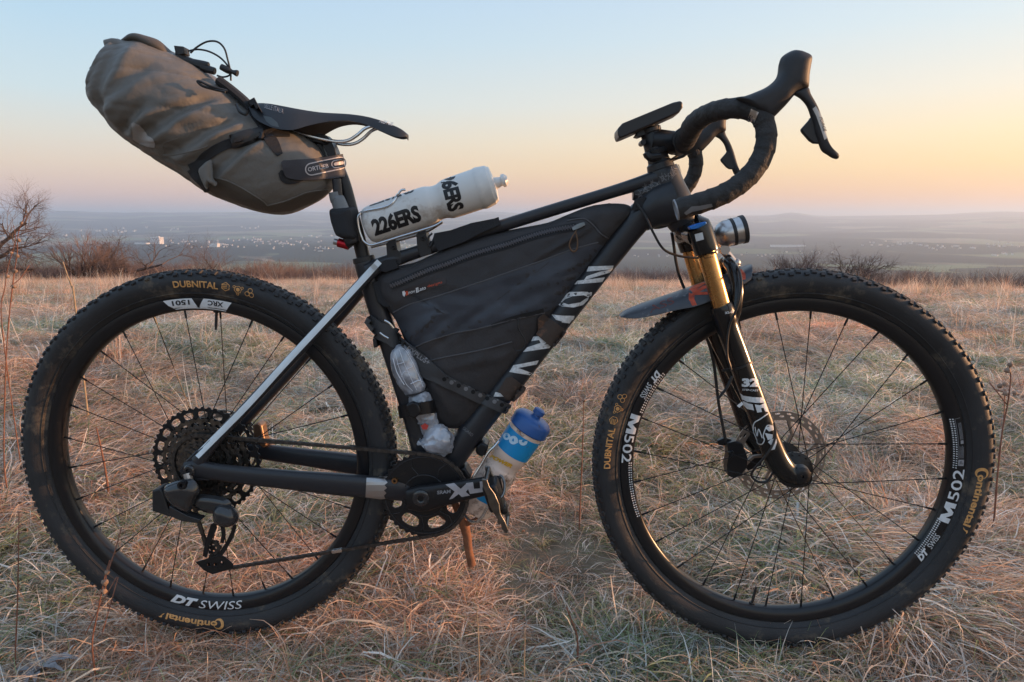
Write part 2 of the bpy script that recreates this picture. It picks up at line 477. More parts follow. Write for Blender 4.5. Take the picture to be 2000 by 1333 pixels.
def build_ground():
    radii = [0.0]
    r = 0.35
    while r < 40: radii.append(r); r *= 1.028
    while r < 26000: radii.append(r); r *= 1.052
    na = 480
    az = [2 * math.pi * i / na for i in range(na)]
    # finer where the view looks
    az = sorted(set([round(a, 5) for a in az] + [round(rad(-45) % (2 * math.pi) + i * rad(90) / 480, 5) % (2 * math.pi) for i in range(480)]))
    na = len(az)
    V = [(0, 0, hgt(0, 0))]; F = []
    for r in radii[1:]:
        for a in az:
            x, y = r * math.sin(a), r * math.cos(a)
            V.append((x, y, hgt(x, y)))
    for j in range(na): F.append((0, 1 + (j + 1) % na, 1 + j))
    for i in range(len(radii) - 2):
        b0 = 1 + i * na; b1 = b0 + na
        for j in range(na):
            k = (j + 1) % na
            F.append((b0 + j, b0 + k, b1 + k, b1 + j))
    me = bpy.data.meshes.new('ground'); me.from_pydata(V, [], F); me.validate()
    me.polygons.foreach_set('use_smooth', [True] * len(me.polygons))
    o = bpy.data.objects.new('ground', me); COL.objects.link(o); o['kind'] = 'structure'
    m = bpy.data.materials.new('land'); m.use_nodes = True; N, L = m.node_tree.nodes, m.node_tree.links
    b = N['Principled BSDF']; b.inputs['Roughness'].default_value = 1.0; b.inputs['Specular IOR Level'].default_value = 0.1
    geo = N.new('ShaderNodeNewGeometry')
    def nz(s, d=6, dist=0.0):
        n = N.new('ShaderNodeTexNoise'); n.inputs['Scale'].default_value = s; n.inputs['Detail'].default_value = d; n.inputs['Distortion'].default_value = dist
        L.new(geo.outputs['Position'], n.inputs['Vector']); return n.outputs['Fac']
    def ramp(f, els):
        r = N.new('ShaderNodeValToRGB'); e = r.color_ramp.elements
        while len(e) < len(els): e.new(0.5)
        for q, (p, c) in zip(e, els): q.position = p; q.color = (*c, 1)
        L.new(f, r.inputs[0]); return r.outputs[0]
    nearc = ramp(nz(6), [(0.3, (0.11, 0.08, 0.055)), (0.55, (0.20, 0.15, 0.105)), (0.75, (0.13, 0.13, 0.07))])
    # far country: patchwork of woods, meadows and ploughed fields
    vor = N.new('ShaderNodeTexVoronoi'); vor.inputs['Scale'].default_value = 0.0022
    wz = N.new('ShaderNodeTexNoise'); wz.inputs['Scale'].default_value = 0.003
    L.new(geo.outputs['Position'], wz.inputs['Vector'])
    av = N.new('ShaderNodeVectorMath'); av.operation = 'MULTIPLY_ADD'; av.inputs[1].default_value = (260, 260, 0)
    L.new(wz.outputs['Color'], av.inputs[0]); L.new(geo.outputs['Position'], av.inputs[2]); L.new(av.outputs[0], vor.inputs['Vector'])
    sep = N.new('ShaderNodeSeparateColor'); L.new(vor.outputs['Color'], sep.inputs[0])
    farc = ramp(sep.outputs[0], [(0.0, (0.035, 0.04, 0.03)), (0.30, (0.04, 0.045, 0.032)), (0.32, (0.16, 0.19, 0.10)), (0.56, (0.20, 0.21, 0.12)), (0.58, (0.26, 0.21, 0.15)), (0.82, (0.24, 0.20, 0.14)), (0.84, (0.035, 0.04, 0.03))])
    wood = ramp(nz(0.0011, 5), [(0.46, (0, 0, 0)), (0.52, (1, 1, 1))])
    mw = N.new('ShaderNodeMix'); mw.data_type = 'RGBA'; mw.inputs[7].default_value = (0.028, 0.03, 0.026, 1)
    L.new(wood, mw.inputs[0]); L.new(farc, mw.inputs[6])
    ln = N.new('ShaderNodeVectorMath'); ln.operation = 'LENGTH'; L.new(geo.outputs['Position'], ln.inputs[0])
    mr = N.new('ShaderNodeMapRange'); mr.inputs[1].default_value = 45; mr.inputs[2].default_value = 400
    L.new(ln.outputs['Value'], mr.inputs[0])
    mx = N.new('ShaderNodeMix'); mx.data_type = 'RGBA'; L.new(mr.outputs[0], mx.inputs[0]); L.new(nearc, mx.inputs[6]); L.new(mw.outputs[2], mx.inputs[7])
    L.new(mx.outputs[2], b.inputs['Base Color'])
    bp = N.new('ShaderNodeBump'); bp.inputs['Strength'].default_value = 0.8; bp.inputs['Distance'].default_value = 0.02
    L.new(nz(40), bp.inputs['Height']); L.new(bp.outputs[0], b.inputs['Normal'])
    me.materials.append(m)
    return o
ground = build_ground()

# haze: one closed box of even, thin air round the scene
def build_haze():
    top = max(v.co.z for v in ground.data.vertices); top = max(top, CAM.z) + 6; bot = min(v.co.z for v in ground.data.vertices) - 1
    bm = bmesh.new(); box(bm, (0, 0, (top + bot) / 2), 56000, 56000, top - bot)
    me = bpy.data.meshes.new('haze'); bm.to_mesh(me); bm.free()
    o = bpy.data.objects.new('haze', me); COL.objects.link(o); o['kind'] = 'stuff'
    m = bpy.data.materials.new('haze'); m.use_nodes = True; N, L = m.node_tree.nodes, m.node_tree.links
    N.remove(N['Principled BSDF'])
    v = N.new('ShaderNodeVolumePrincipled'); v.inputs['Density'].default_value = 1.7e-4; v.inputs['Color'].default_value = (0.70, 0.84, 1.0, 1)
    v.inputs['Anisotropy'].default_value = 0.35
    L.new(v.outputs[0], N['Material Output'].inputs['Volume']); me.materials.append(m)
    return o
haze = build_haze()
# ================================================================== materials of the bicycle
M_RUB = mat('tyre_rubber', (0.030, 0.030, 0.033), 0.6, bump=0.3, bscale=500, dirt=(0.13, 0.105, 0.08), dscale=18, damt=0.7, var=0.3, vscale=12)
M_RIM = mat('rim_black', (0.012, 0.012, 0.014), 0.28, bump=0.04, bscale=300, dirt=(0.09, 0.07, 0.05), dscale=60, damt=0.1)
M_BLK = mat('black_metal', (0.018, 0.018, 0.020), 0.38, metal=0.3, bump=0.08, bscale=300, dirt=(0.09, 0.065, 0.045), dscale=45, damt=0.3)
M_STEEL = mat('dark_steel', (0.24, 0.23, 0.22), 0.35, metal=1.0, bump=0.1, bscale=400, var=0.4, vscale=60)
M_CHAIN = mat('chain_steel', (0.13, 0.12, 0.115), 0.42, metal=0.85, var=0.4, vscale=120)
M_COG = mat('worn_sprocket_steel', (0.22, 0.21, 0.20), 0.3, metal=1.0, var=0.5, vscale=90)
M_SILV = mat('silver_metal', (0.62, 0.62, 0.63), 0.24, metal=1.0, bump=0.04, bscale=300, rvar=0.1, vscale=80)
M_DULL = mat('dull_alloy', (0.42, 0.41, 0.41), 0.42, metal=0.9, rvar=0.12, vscale=60)
M_FRAME = mat('frame_matt_black', (0.024, 0.025, 0.030), 0.36, bump=0.05, bscale=500, dirt=(0.10, 0.07, 0.05), dscale=14, damt=0.28, spec=0.5)
M_SILVERPAINT = mat('pale_blue_grey_paint', (0.74, 0.82, 0.88), 0.35, var=0.1, vscale=30)
M_WHITE = mat('white_print', (0.72, 0.74, 0.76), 0.45, var=0.12, vscale=120)
M_WHITEDIRTY = mat('scuffed_white_print', (0.74, 0.75, 0.76), 0.5, var=0.3, vscale=160)
M_GREY = mat('grey_print', (0.32, 0.32, 0.34), 0.45, var=0.3, vscale=150)
M_DIM = mat('dim_grey_print', (0.17, 0.17, 0.18), 0.45)
M_ORPRINT = mat('orange_print', (0.72, 0.37, 0.13), 0.55, var=0.25, vscale=200)
M_PLAST = mat('black_plastic', (0.020, 0.020, 0.022), 0.45, bump=0.1, bscale=500, dirt=(0.09, 0.07, 0.05), dscale=40, damt=0.15)
M_SHINY = mat('glossy_black_plastic', (0.028, 0.029, 0.032), 0.2, coat=0.5, dirt=(0.10, 0.08, 0.065), dscale=50, damt=0.15)
M_TAPE = mat('bar_tape', (0.036, 0.033, 0.033), 0.68, bump=1.0, bscale=180, var=0.5, vscale=60)
M_HOOD = mat('hood_rubber', (0.030, 0.030, 0.034), 0.55, bump=0.15, bscale=700, var=0.25, vscale=40)
M_GOLD = mat('golden_stanchion', (0.62, 0.36, 0.15), 0.27, metal=1.0, rvar=0.06, vscale=30)
M_FORK = mat('fork_gloss_black', (0.012, 0.012, 0.013), 0.22, coat=0.3, spec=0.4, bump=0.02, bscale=100, dirt=(0.09, 0.07, 0.05), dscale=45, damt=0.06)
M_BLUE = mat('blue_lever', (0.02, 0.16, 0.55), 0.3, metal=0.4)
M_ROTOR = mat('rotor_steel', (0.38, 0.33, 0.30), 0.35, metal=0.9, rvar=0.1)

# ================================================================== the bicycle
bike = thing('bicycle', 'black drop-bar mountain bicycle standing in dry grass loaded with bags and bottles', 'bicycle', (RC.x, 0, 0))

# tyre cross-section: (radius, half width)
TP = [(0.3150, 0.0118), (0.3195, 0.0150), (0.3240, 0.0190), (0.3300, 0.0230), (0.3380, 0.0268), (0.3460, 0.0284), (0.3540, 0.0276), (0.3600, 0.0240), (0.3640, 0.0180), (0.3668, 0.0100), (0.3678, 0.0)]
RP = [(0.3180, 0.0142), (0.3165, 0.0156), (0.3120, 0.0160), (0.3050, 0.0155), (0.2990, 0.0138), (0.2945, 0.0110), (0.2925, 0.0070), (0.2918, 0.0)]
def prof_y(prof, r):
    rr = [p[0] for p in prof]; yy = [p[1] for p in prof]
    if rr[0] > rr[-1]: rr, yy = rr[::-1], yy[::-1]
    return float(np.interp(r, rr, yy))
def revolve(bm, prof, C, n=220, sym=True):
    full = list(prof) + [(r, -y) for r, y in prof[-2::-1]] if sym else prof
    rings = []
    for i in range(n):
        a = 2 * math.pi * i / n; c, s = math.cos(a), math.sin(a)
        rings.append([C + Vector((r * c, y, r * s)) for r, y in full])
    V = [[bm.verts.new(p) for p in R] for R in rings]; k = len(full)
    for i in range(n):
        A, B = V[i], V[(i + 1) % n]
        for j in range(k - 1): bm.faces.new((A[j], A[j + 1], B[j + 1], B[j]))
        bm.faces.new((A[k - 1], A[0], B[0], B[k - 1]))
def polar(C, r, a, y): return C + Vector((r * math.cos(a), y, r * math.sin(a)))
def knob(bm, C, r0, a, y, la, wy, h, tilt, twist=0.0):
    """tread block standing off the casing: a along the wheel, y across"""
    e = Vector((math.cos(a), 0, math.sin(a))); t = Vector((-math.sin(a), 0, math.cos(a))); w = Vector((0, 1, 0))
    nrm = (e * math.cos(tilt) + w * math.sin(tilt)); ww = (w * math.cos(tilt) - e * math.sin(tilt))
    t2 = t * math.cos(twist) + ww * math.sin(twist); w2 = ww * math.cos(twist) - t * math.sin(twist)
    c = polar(C, r0, a, y) - nrm * 0.0008
    vs_ = []
    for k, (hh, sc) in enumerate(((0, 1.12), (h, 0.86))):
        for sx, sy in ((-1, -1), (1, -1), (1, 1), (-1, 1)):
            vs_.append(bm.verts.new(c + nrm * hh + t2 * (sx * la / 2 * sc) + w2 * (sy * wy / 2 * sc)))
    for f in ((4, 5, 6, 7), (0, 1, 5, 4), (1, 2, 6, 5), (2, 3, 7, 6), (3, 0, 4, 7)):
        bm.faces.new([vs_[i] for i in f])
def build_wheel(C, label, phase, front):
    w = part_empty('wheel', bike, label, origin=C)
    bm = bmesh.new(); revolve(bm, TP, C, 240)
    # thin moulded ring above the rim
    for sg in (-1, 1):
        rings = []
        for i in range(200):
            a = 2 * math.pi * i / 200
            rings.append([polar(C, 0.3262 + 0.0011 * math.cos(q), a, sg * (0.0212 + 0.0009 * math.sin(q))) for q in np.linspace(0, 2 * math.pi, 6, endpoint=False)])
        V = [[bm.verts.new(p) for p in R] for R in rings]
        for i in range(200):
            for j in range(6): bm.faces.new((V[i][j], V[i][(j + 1) % 6], V[(i + 1) % 200][(j + 1) % 6], V[(i + 1) % 200][j]))
    rr = random.Random(3)
    n = 164
    for i in range(n):
        a = 2 * math.pi * i / n
        for sg in (-1, 1):
            # centre, transition and side rows
            if i % 2 == (0 if sg > 0 else 1):
                knob(bm, C, 0.3674, a, sg * 0.0050, 0.0085, 0.0072, 0.0032, sg * 0.12, 0.15 * sg)
            if i % 2 == (1 if sg > 0 else 0):
                knob(bm, C, 0.3660, a, sg * 0.0122, 0.0080, 0.0060, 0.0036, sg * 0.35, -0.2 * sg)
            if i % 2 == 0: knob(bm, C, 0.3632, a, sg * 0.0190, 0.0088, 0.0066, 0.0046, sg * 0.68, 0.1)
            else: knob(bm, C, 0.3600, a, sg * 0.0232, 0.0076, 0.0064, 0.0050, sg * 0.88, -0.1)
    add('tyre', bm, M_RUB, w, free=False)
    bm = bmesh.new(); revolve(bm, RP, C, 220)
    add('rim', bm, M_RIM, w)
    # hub
    bm = bmesh.new()
    hp = [(-0.058, 0.004), (-0.058, 0.012), (-0.040, 0.013), (-0.033, 0.026), (-0.028, 0.026), (-0.024, 0.014), (0.0, 0.012), (0.024, 0.014), (0.028, 0.026), (0.033, 0.026), (0.04, 0.013), (0.058, 0.012), (0.058, 0.004)]
    if front: hp = [(a_, 0.034 if b_ == 0.026 else b_) for a_, b_ in hp]
    lathe(bm, hp, C, (0, 1, 0), 36, caps=True)
    if front:
        for k in range(14): tube(bm, [polar(C, 0.029, k * 0.449, -0.0335), polar(C, 0.029, k * 0.449, -0.0350)], 0.0022, 8)
    add('hub', bm, M_BLK, w)
    # spokes, two-cross laced
    ns = 28
    for i in range(ns):
        ph = phase + 2 * math.pi * i / ns
        side = -1 if i % 2 else 1
        lead = 1 if (i // 2) % 2 else -1
        ha = ph + lead * rad(68)
        h = polar(C, 0.030 if front else 0.0235, ha, side * 0.0305); rm = polar(C, 0.2925, ph, side * 0.003)
        d = (rm - h).normalized()
        bm = bmesh.new(); tube(bm, [h - d * 0.003, rm - d * 0.014], 0.00095, 6)
        tube(bm, [rm - d * 0.0145, rm + d * 0.003], 0.0021, 6)
        add('spoke', bm, M_BLK if True else M_STEEL, w)
    # valve
    va = rad(83.5) if not front else rad(260)
    bm = bmesh.new(); tube(bm, [polar(C, 0.293, va, 0), polar(C, 0.262, va, 0)], 0.0028, 10); tube(bm, [polar(C, 0.294, va, 0), polar(C, 0.2895, va, 0)], 0.0058, 10)
    tube(bm, [polar(C, 0.264, va, 0), polar(C, 0.256, va, 0)], 0.0022, 8)
    add('valve', bm, M_PLAST, w)
    return w
wheel_r = build_wheel(RC, 'rear wheel with wide knobbly tyre and large sprockets', rad(90 - 7.6), False)
wheel_f = build_wheel(FC, 'front wheel with wide knobbly tyre and brake rotor', rad(90 - 4.4), True)

def wang(C, px, py, Y=-0.02):
    p = P(px, py, Y) - C; return math.atan2(p.z, p.x)
def wrad(C, px, py, Y=-0.02):
    p = P(px, py, Y) - C; return math.hypot(p.x, p.z)
def wheel_text(name, s, C, prof, rbase, h, a0, a1, out, m, parent, bold=0.0, shear=0.0, spacing=1.0, off=0.0005):
    """word between the angles a0 (its first letter) and a1; out: letter tops point away from the hub"""
    if out and a1 > a0: a1 -= 2 * math.pi
    W = abs(a1 - a0) * rbase
    def mp(u, v):
        a = a0 + (a1 - a0) * (u / W)
        r = rbase + v if out else rbase - v
        return polar(C, r, a, -(prof_y(prof, r) + off))
    return add(name, text_bm(s, mp, W, h, bold, shear, spacing, cuts=max(2, int(W / 0.012)), cutv=3), m, parent, smooth=False, free=False)
def wheel_poly(name, pol, C, prof, r0, a0, sgn, m, parent, out=True, off=0.0005, cuts=None, holes=()):
    """polygon in metres: u along the rim from a0 (sgn: direction of growing angle), v radially"""
    def mp(u, v):
        r = r0 + v if out else r0 - v
        return polar(C, r, a0 + sgn * u / r0, -(prof_y(prof, r) + off))
    return add(name, poly_bm(pol, mp, cuts=cuts, holes=holes), m, parent, smooth=False, free=False)
def circle(cx, cy, r, n=20, a=0.0): return [(cx + r * math.cos(2 * math.pi * i / n + a), cy + r * math.sin(2 * math.pi * i / n + a)) for i in range(n)]
def tyre_icons(C, a0, parent):
    """hexagon, molecule and three rings after the tyre's name, read clockwise"""
    bm = bmesh.new(); r0 = 0.3385
    def mp(u, v):
        r = r0 + v; return polar(C, r, a0 - u / r0, -(prof_y(TP, r) + 0.0005))
    def ring(cx, cy, r, t, n=16, a=0.0): poly_bm(circle(cx, cy, r, n, a), mp, bm, holes=[circle(cx, cy, r - t, n, a)])
    ring(0.010, 0.007, 0.0085, 0.0014, 6, rad(30))
    for dy in (-0.003, 0.0, 0.003): poly_bm([(0.004, 0.006 + dy), (0.013, 0.007 + dy), (0.013, 0.0085 + dy), (0.004, 0.0075 + dy)], mp, bm)
    ring(0.033, 0.007, 0.0075, 0.0012, 6, 0.3); poly_bm(circle(0.033, 0.007, 0.0036, 12), mp, bm)
    for k in range(3): ring(0.033 + 0.0085 * math.cos(0.6 + k * 2.09), 0.007 + 0.0085 * math.sin(0.6 + k * 2.09), 0.0026, 0.001, 10)
    for k in range(3): ring(0.055 + 0.0048 * math.cos(1.57 + k * 2.09), 0.007 + 0.0048 * math.sin(1.57 + k * 2.09), 0.0046, 0.0011, 12)
    add('tyre_symbols', bm, M_ORPRINT, parent, smooth=False, free=False)
# --- printing on the rear wheel
wheel_text('lettering', 'DUBNITAL', RC, TP, 0.3375, 0.0125, wang(RC, 344, 565), wang(RC, 429, 566), True, M_ORPRINT, wheel_r, bold=0.025)
tyre_icons(RC, wang(RC, 433, 567), wheel_r)
def conti(C, pa, pb, parent):
    a0, a1 = wang(C, *pa), wang(C, *pb)
    if a1 > a0: a1 -= 2 * math.pi
    L = (a0 - a1)
    wheel_text('lettering', 'ontinental', C, TP, 0.3345, 0.0125, a0 - L * 0.10, a0 - L * 0.90, True, M_ORPRINT, parent, bold=0.03)
    bm = bmesh.new(); r0 = 0.3405
    def mp(u, v):
        r = r0 + v; return polar(C, r, a0 - u / r0, -(prof_y(TP, r) + 0.0006))
    big = circle(0.010, 0.0, 0.0105, 28); small = circle(0.0125, 0.0, 0.0072, 24)
    poly_bm(big, mp, bm, holes=[small]); add('tyre_emblem', bm, M_ORPRINT, parent, smooth=False, free=False); bm = bmesh.new()
    u0 = L * r0 * 0.93
    poly_bm([(u0, -0.004), (u0 + 0.004, -0.002), (u0 + 0.007, 0.004), (u0 + 0.010, 0.005), (u0 + 0.007, 0.0065), (u0 + 0.003, 0.005), (u0 + 0.0035, 0.001)], mp, bm)
    add('tyre_emblem', bm, M_ORPRINT, parent, smooth=False, free=False)
conti(RC, (440, 1212), (316, 1196), wheel_r)
# rim stickers read with their tops towards the hub
def rim_text(s, C, pa, pb, parent, m=None, bold=0.0, shear=0.0, h=0.014, rb=0.3125, spacing=1.0):
    a0, a1 = wang(C, *pa, -0.016), wang(C, *pb, -0.016)
    if a1 < a0: a1 += 2 * math.pi
    wheel_text('lettering', s, C, RP, rb, h, a0, a1, False, m or M_WHITE, parent, bold=bold, shear=shear, spacing=spacing)
rim_text('DT', RC, (333, 1172), (386, 1184), wheel_r, bold=0.06, shear=0.35, h=0.0172, rb=0.3150)
rim_text('SWISS', RC, (388, 1190), (475, 1186), wheel_r, bold=0.0, shear=0.25, h=0.0165, rb=0.3150)
def badge(pa, pb, word, wa, wb):
    a0, a1 = wang(RC, *pa, -0.016), wang(RC, *pb, -0.016)
    bm = bmesh.new()
    L = abs(a0 - a1) * 0.305
    def mp(u, v):
        r = 0.2965 + v; return polar(RC, r, a0 - u / 0.305, -(prof_y(RP, r) + 0.0004))
    pol = [(0, 0.0195), (L * 0.83, 0.0195), (L, 0.0), (L * 0.30, 0.0), (L * 0.12, 0.009)] if word == '1501' else [(L * 0.17, 0.0195), (L, 0.0195), (L * 0.84, 0.0), (0, 0.0)]
    poly_bm(pol, mp, bm, cuts=(10, 3)); add('rim_badge', bm, M_WHITE, wheel_r, smooth=False, free=False)
    b0, b1 = wang(RC, *wa, -0.016), wang(RC, *wb, -0.016)
    wheel_text('lettering', word, RC, RP, 0.3135, 0.0095, b0, b1, False, M_FRAME, wheel_r, bold=0.03, off=0.0009)
badge((318, 588), (386, 584), '1501', (370, 586), (336, 592))
badge((386, 584), (453, 589), 'XRC', (437, 590), (406, 586))
# --- printing on the front wheel
wheel_text('lettering', 'DUBNITAL', FC, TP, 0.3375, 0.0125, wang(FC, 1193, 913), wang(FC, 1204, 836), True, M_ORPRINT, wheel_f, bold=0.025)
tyre_icons(FC, wang(FC, 1206, 832), wheel_f)
conti(FC, (1908, 912), (1886, 1040), wheel_f)
rim_text('DT', FC, (1284, 724), (1268, 744), wheel_f, bold=0.06, shear=0.3, h=0.0125, rb=0.3150)
rim_text('SWISS', FC, (1264, 746), (1250, 776), wheel_f, shear=0.25, h=0.0115, rb=0.3150)
rim_text('502', FC, (1221, 848), (1213, 904), wheel_f, bold=0.01, h=0.0185, rb=0.3160)
rim_text('DT', FC, (1800, 1098), (1818, 1078), wheel_f, bold=0.06, shear=0.3, h=0.0125, rb=0.3150)
rim_text('SWISS', FC, (1822, 1075), (1840, 1048), wheel_f, shear=0.25, h=0.0115, rb=0.3150)
rim_text('502', FC, (1870, 980), (1888, 918), wheel_f, bold=0.01, h=0.0185, rb=0.3160)
def rim_m(C, pa, pb, parent, h=0.0185, rb=0.3160):
    a0, a1 = wang(C, *pa, -0.016), wang(C, *pb, -0.016)
    if a1 < a0: a1 += 2 * math.pi
    W = (a1 - a0) * rb; g = [(0, 0), (.24, 0), (.25, .52), (.44, 0), (.58, 0), (.76, .52), (.76, 0), (1, 0), (1, 1), (.70, 1), (.51, .48), (.31, 1), (0, 1)]
    def mp(u, v): return polar(C, rb - v, a0 + u / rb, -(prof_y(RP, rb - v) + 0.0005))
    add('lettering', poly_bm([(x * W, y * h) for x, y in g], mp, cuts=(4, 4)), M_WHITE, parent, smooth=False, free=False)
def ticks(C, pa, pb, n, parent, lab=None):
    a0, a1 = wang(C, *pa, -0.014), wang(C, *pb, -0.014)
    if a1 < a0: a1 += 2 * math.pi
    bm = bmesh.new()
    for i in range(n):
        a = a0 + (a1 - a0) * i / (n - 1); w = 0.0016 * (0.45 + 0.55 * i / n) if lab else 0.0014
        def mp(u, v): return polar(C, 0.2958 + v, a + u / 0.3, -(prof_y(RP, 0.2958 + v) + 0.0004))
        poly_bm([(-w / 2, 0), (w / 2 + 0.0008, 0), (w / 2, 0.0062), (-w / 2 - 0.0008, 0.0062)], mp, bm)
    add('rim_stripes', bm, M_WHITE, parent, smooth=False, free=False)
rim_m(FC, (1234, 808), (1222, 846), wheel_f)
rim_m(FC, (1848, 1022), (1868, 985), wheel_f)
ticks(FC, (1289, 726), (1237, 800), 18, wheel_f)
ticks(FC, (1225, 905), (1242, 1010), 24, wheel_f)
ticks(FC, (1800, 1090), (1850, 1020), 20, wheel_f, True)
ticks(FC, (1866, 914), (1858, 820), 22, wheel_f, True)
# small print block with the wheel size
def small_print():
    bm = bmesh.new(); a0 = wang(FC, 1880, 912); a1 = wang(FC, 1868, 820)
    L = (a1 - a0) * 0.311
    def mp(u, v):
        r = 0.3035 + v; return polar(FC, r, a0 + u / 0.311, -(prof_y(RP, r) + 0.0004))
    poly_bm([(0, 0), (0.012, 0), (0.012, 0.0095), (0, 0.0095)], mp, bm)
    for k in range(4):
        poly_bm([(0.015, 0.002 + k * 0.002), (L * 0.42 - 0.002 * (k % 2), 0.002 + k * 0.002), (L * 0.42 - 0.002 * (k % 2), 0.0026 + k * 0.002), (0.015, 0.0026 + k * 0.002)], mp, bm, cuts=(4, 1))
    poly_bm([(L * 0.46, 0.004), (L * 0.53, 0.004), (L * 0.53, 0.009), (L * 0.46, 0.009)], mp, bm)
    for k in range(3): poly_bm([(L * 0.55, 0.004 + k * 0.002), (L * 0.9, 0.004 + k * 0.002), (L * 0.9, 0.0047 + k * 0.002), (L * 0.55, 0.0047 + k * 0.002)], mp, bm, cuts=(4, 1))
    poly_bm([(0.014, 0), (L, 0), (L, 0.0006), (0.014, 0.0006)], mp, bm, cuts=(8, 1))
    poly_bm([(L - 0.0007, 0), (L, 0), (L, 0.0095), (L - 0.0007, 0.0095)], mp, bm)
    add('rim_small_print', bm, M_GREY, wheel_f, smooth=False, free=False)
    wheel_text('lettering', '29', FC, RP, 0.3105, 0.005, a0 + 0.003 / 0.311, a0 + 0.009 / 0.311, False, M_FRAME, wheel_f, off=0.0009)
small_print()

# ------------------------------------------------------------------ rear sprockets
def gear_loop(r, n, th, duty=0.5):
    out = []
    for i in range(n):
        a = 2 * math.pi * i / n; d = 2 * math.pi / n
        out += [(r * math.cos(a - d * 0.36), r * math.sin(a - d * 0.36)), ((r + th) * math.cos(a - d * 0.12), (r + th) * math.sin(a - d * 0.12)),
                ((r + th) * math.cos(a + d * 0.12), (r + th) * math.sin(a + d * 0.12)), (r * math.cos(a + d * 0.36), r * math.sin(a + d * 0.36))]
    return out
def slot(r0, r1, a0, a1, n=4, round_=0.25):
    am = (a0 + a1) / 2; rm = (r0 + r1) / 2; out = []
    for k in range(12):
        t = 2 * math.pi * k / 12; c, s = math.cos(t), math.sin(t)
        c = math.copysign(abs(c) ** 0.7, c); s = math.copysign(abs(s) ** 0.7, s)
        r = rm + (r1 - r0) / 2 * c; a = am + (a1 - a0) / 2 * s
        out.append((r * math.cos(a), r * math.sin(a)))
    return out[::-1]
def cassette():
    teeth = [52, 42, 36, 32, 28, 24, 21, 18, 16, 14, 12, 10]
    for i, t in enumerate(teeth):
        y = -0.0165 - i * 0.00345
        r = t * 0.0127 / (2 * math.pi) - 0.0012
        bm = bmesh.new(); loops = [gear_loop(r, t, 0.0034)]
        rin = (teeth[i + 1] * 0.00202 - 0.012) if i + 1 < len(teeth) else 0.010
        rin = max(0.011, rin if i < 8 else 0.011)
        nh = {0: 20, 1: 20, 2: 18, 3: 16, 4: 14, 5: 12, 6: 10, 7: 9}.get(i, 0)
        if nh:
            r1 = r - 0.0050; r0 = max(rin + 0.003, r1 - (0.013 if i == 0 else 0.0085))
            for k in range(nh):
                a = 2 * math.pi * k / nh + i * 0.2; w = 2 * math.pi / nh * 0.33
                loops.append(slot(r0, r1, a - w, a + w))
            if i == 0 or i == 1:
                q1 = r0 - 0.003; q0 = q1 - 0.008
                for k in range(nh):
                    a = 2 * math.pi * (k + 0.5) / nh + i * 0.2; w = 2 * math.pi / nh * 0.30
                    loops.append(slot(q0, q1, a - w, a + w))
                rin = q0 - 0.004
        loops.append([(rin * math.cos(2 * math.pi * k / 28), rin * math.sin(2 * math.pi * k / 28)) for k in range(28)][::-1])
        solid(bm, loops, lambda u, v, yy: RC + Vector((u, yy, v)), y - 0.0009, y + 0.0009)
        add('sprocket', bm, (M_BLK if i == 0 else M_COG if i % 2 else M_CHAIN), wheel_r, smooth=False)
    bm = bmesh.new(); lathe(bm, [(-0.060, 0.013), (-0.056, 0.0165), (-0.030, 0.0175), (-0.026, 0.03), (-0.0245, 0.03)], RC, (0, 1, 0), 30, caps=True)
    add('freehub', bm, M_BLK, wheel_r)
cassette()
def rotor(C, y, r, parent):
    bm = bmesh.new(); loops = [circle(0, 0, r, 60)]
    n = 24
    for k in range(n):
        a = 2 * math.pi * k / n; w = 0.06
        loops.append(slot(r * 0.86, r * 0.905, a - w, a + w)); loops.append(slot(r * 0.925, r * 0.965, a + 0.1 - w, a + 0.1 + w))
    loops.append(circle(0, 0, r * 0.80, 60)[::-1])
    solid(bm, loops, lambda u, v, yy: C + Vector((u, yy, v)), y - 0.0009, y + 0.0009)
    for k in range(6):
        a = 2 * math.pi * k / 6
        p0 = C + Vector((r * 0.82 * math.cos(a + 0.35), y, r * 0.82 * math.sin(a + 0.35))); p1 = C + Vector((0.022 * math.cos(a), y, 0.022 * math.sin(a)))
        pm = (p0 + p1) / 2 + Vector((0.01 * math.cos(a - 1.2), 0, 0.01 * math.sin(a - 1.2)))
        tube(bm, [p0, pm, p1], [(0.0038, 0.0008)] * 3, 6, up=(0, 1, 0))
    add('brake_rotor', bm, M_ROTOR, parent, smooth=False)
    bm = bmesh.new(); lathe(bm, [(-0.003, 0.018), (-0.003, 0.026), (0.003, 0.026), (0.003, 0.018)], C + Vector((0, y, 0)), (0, 1, 0), 24, caps=True)
    add('rotor_carrier', bm, M_BLK, parent)
rotor(FC, 0.050, 0.090, wheel_f)
rotor(RC, 0.062, 0.080, wheel_r)
# ================================================================== frame
def mir(fn):
    """build once for each side of the bicycle"""
    for m_ in (False, True): fn(m_)
frame = part_empty('frame', bike, 'matt black frame with a pale stripe along the stay')
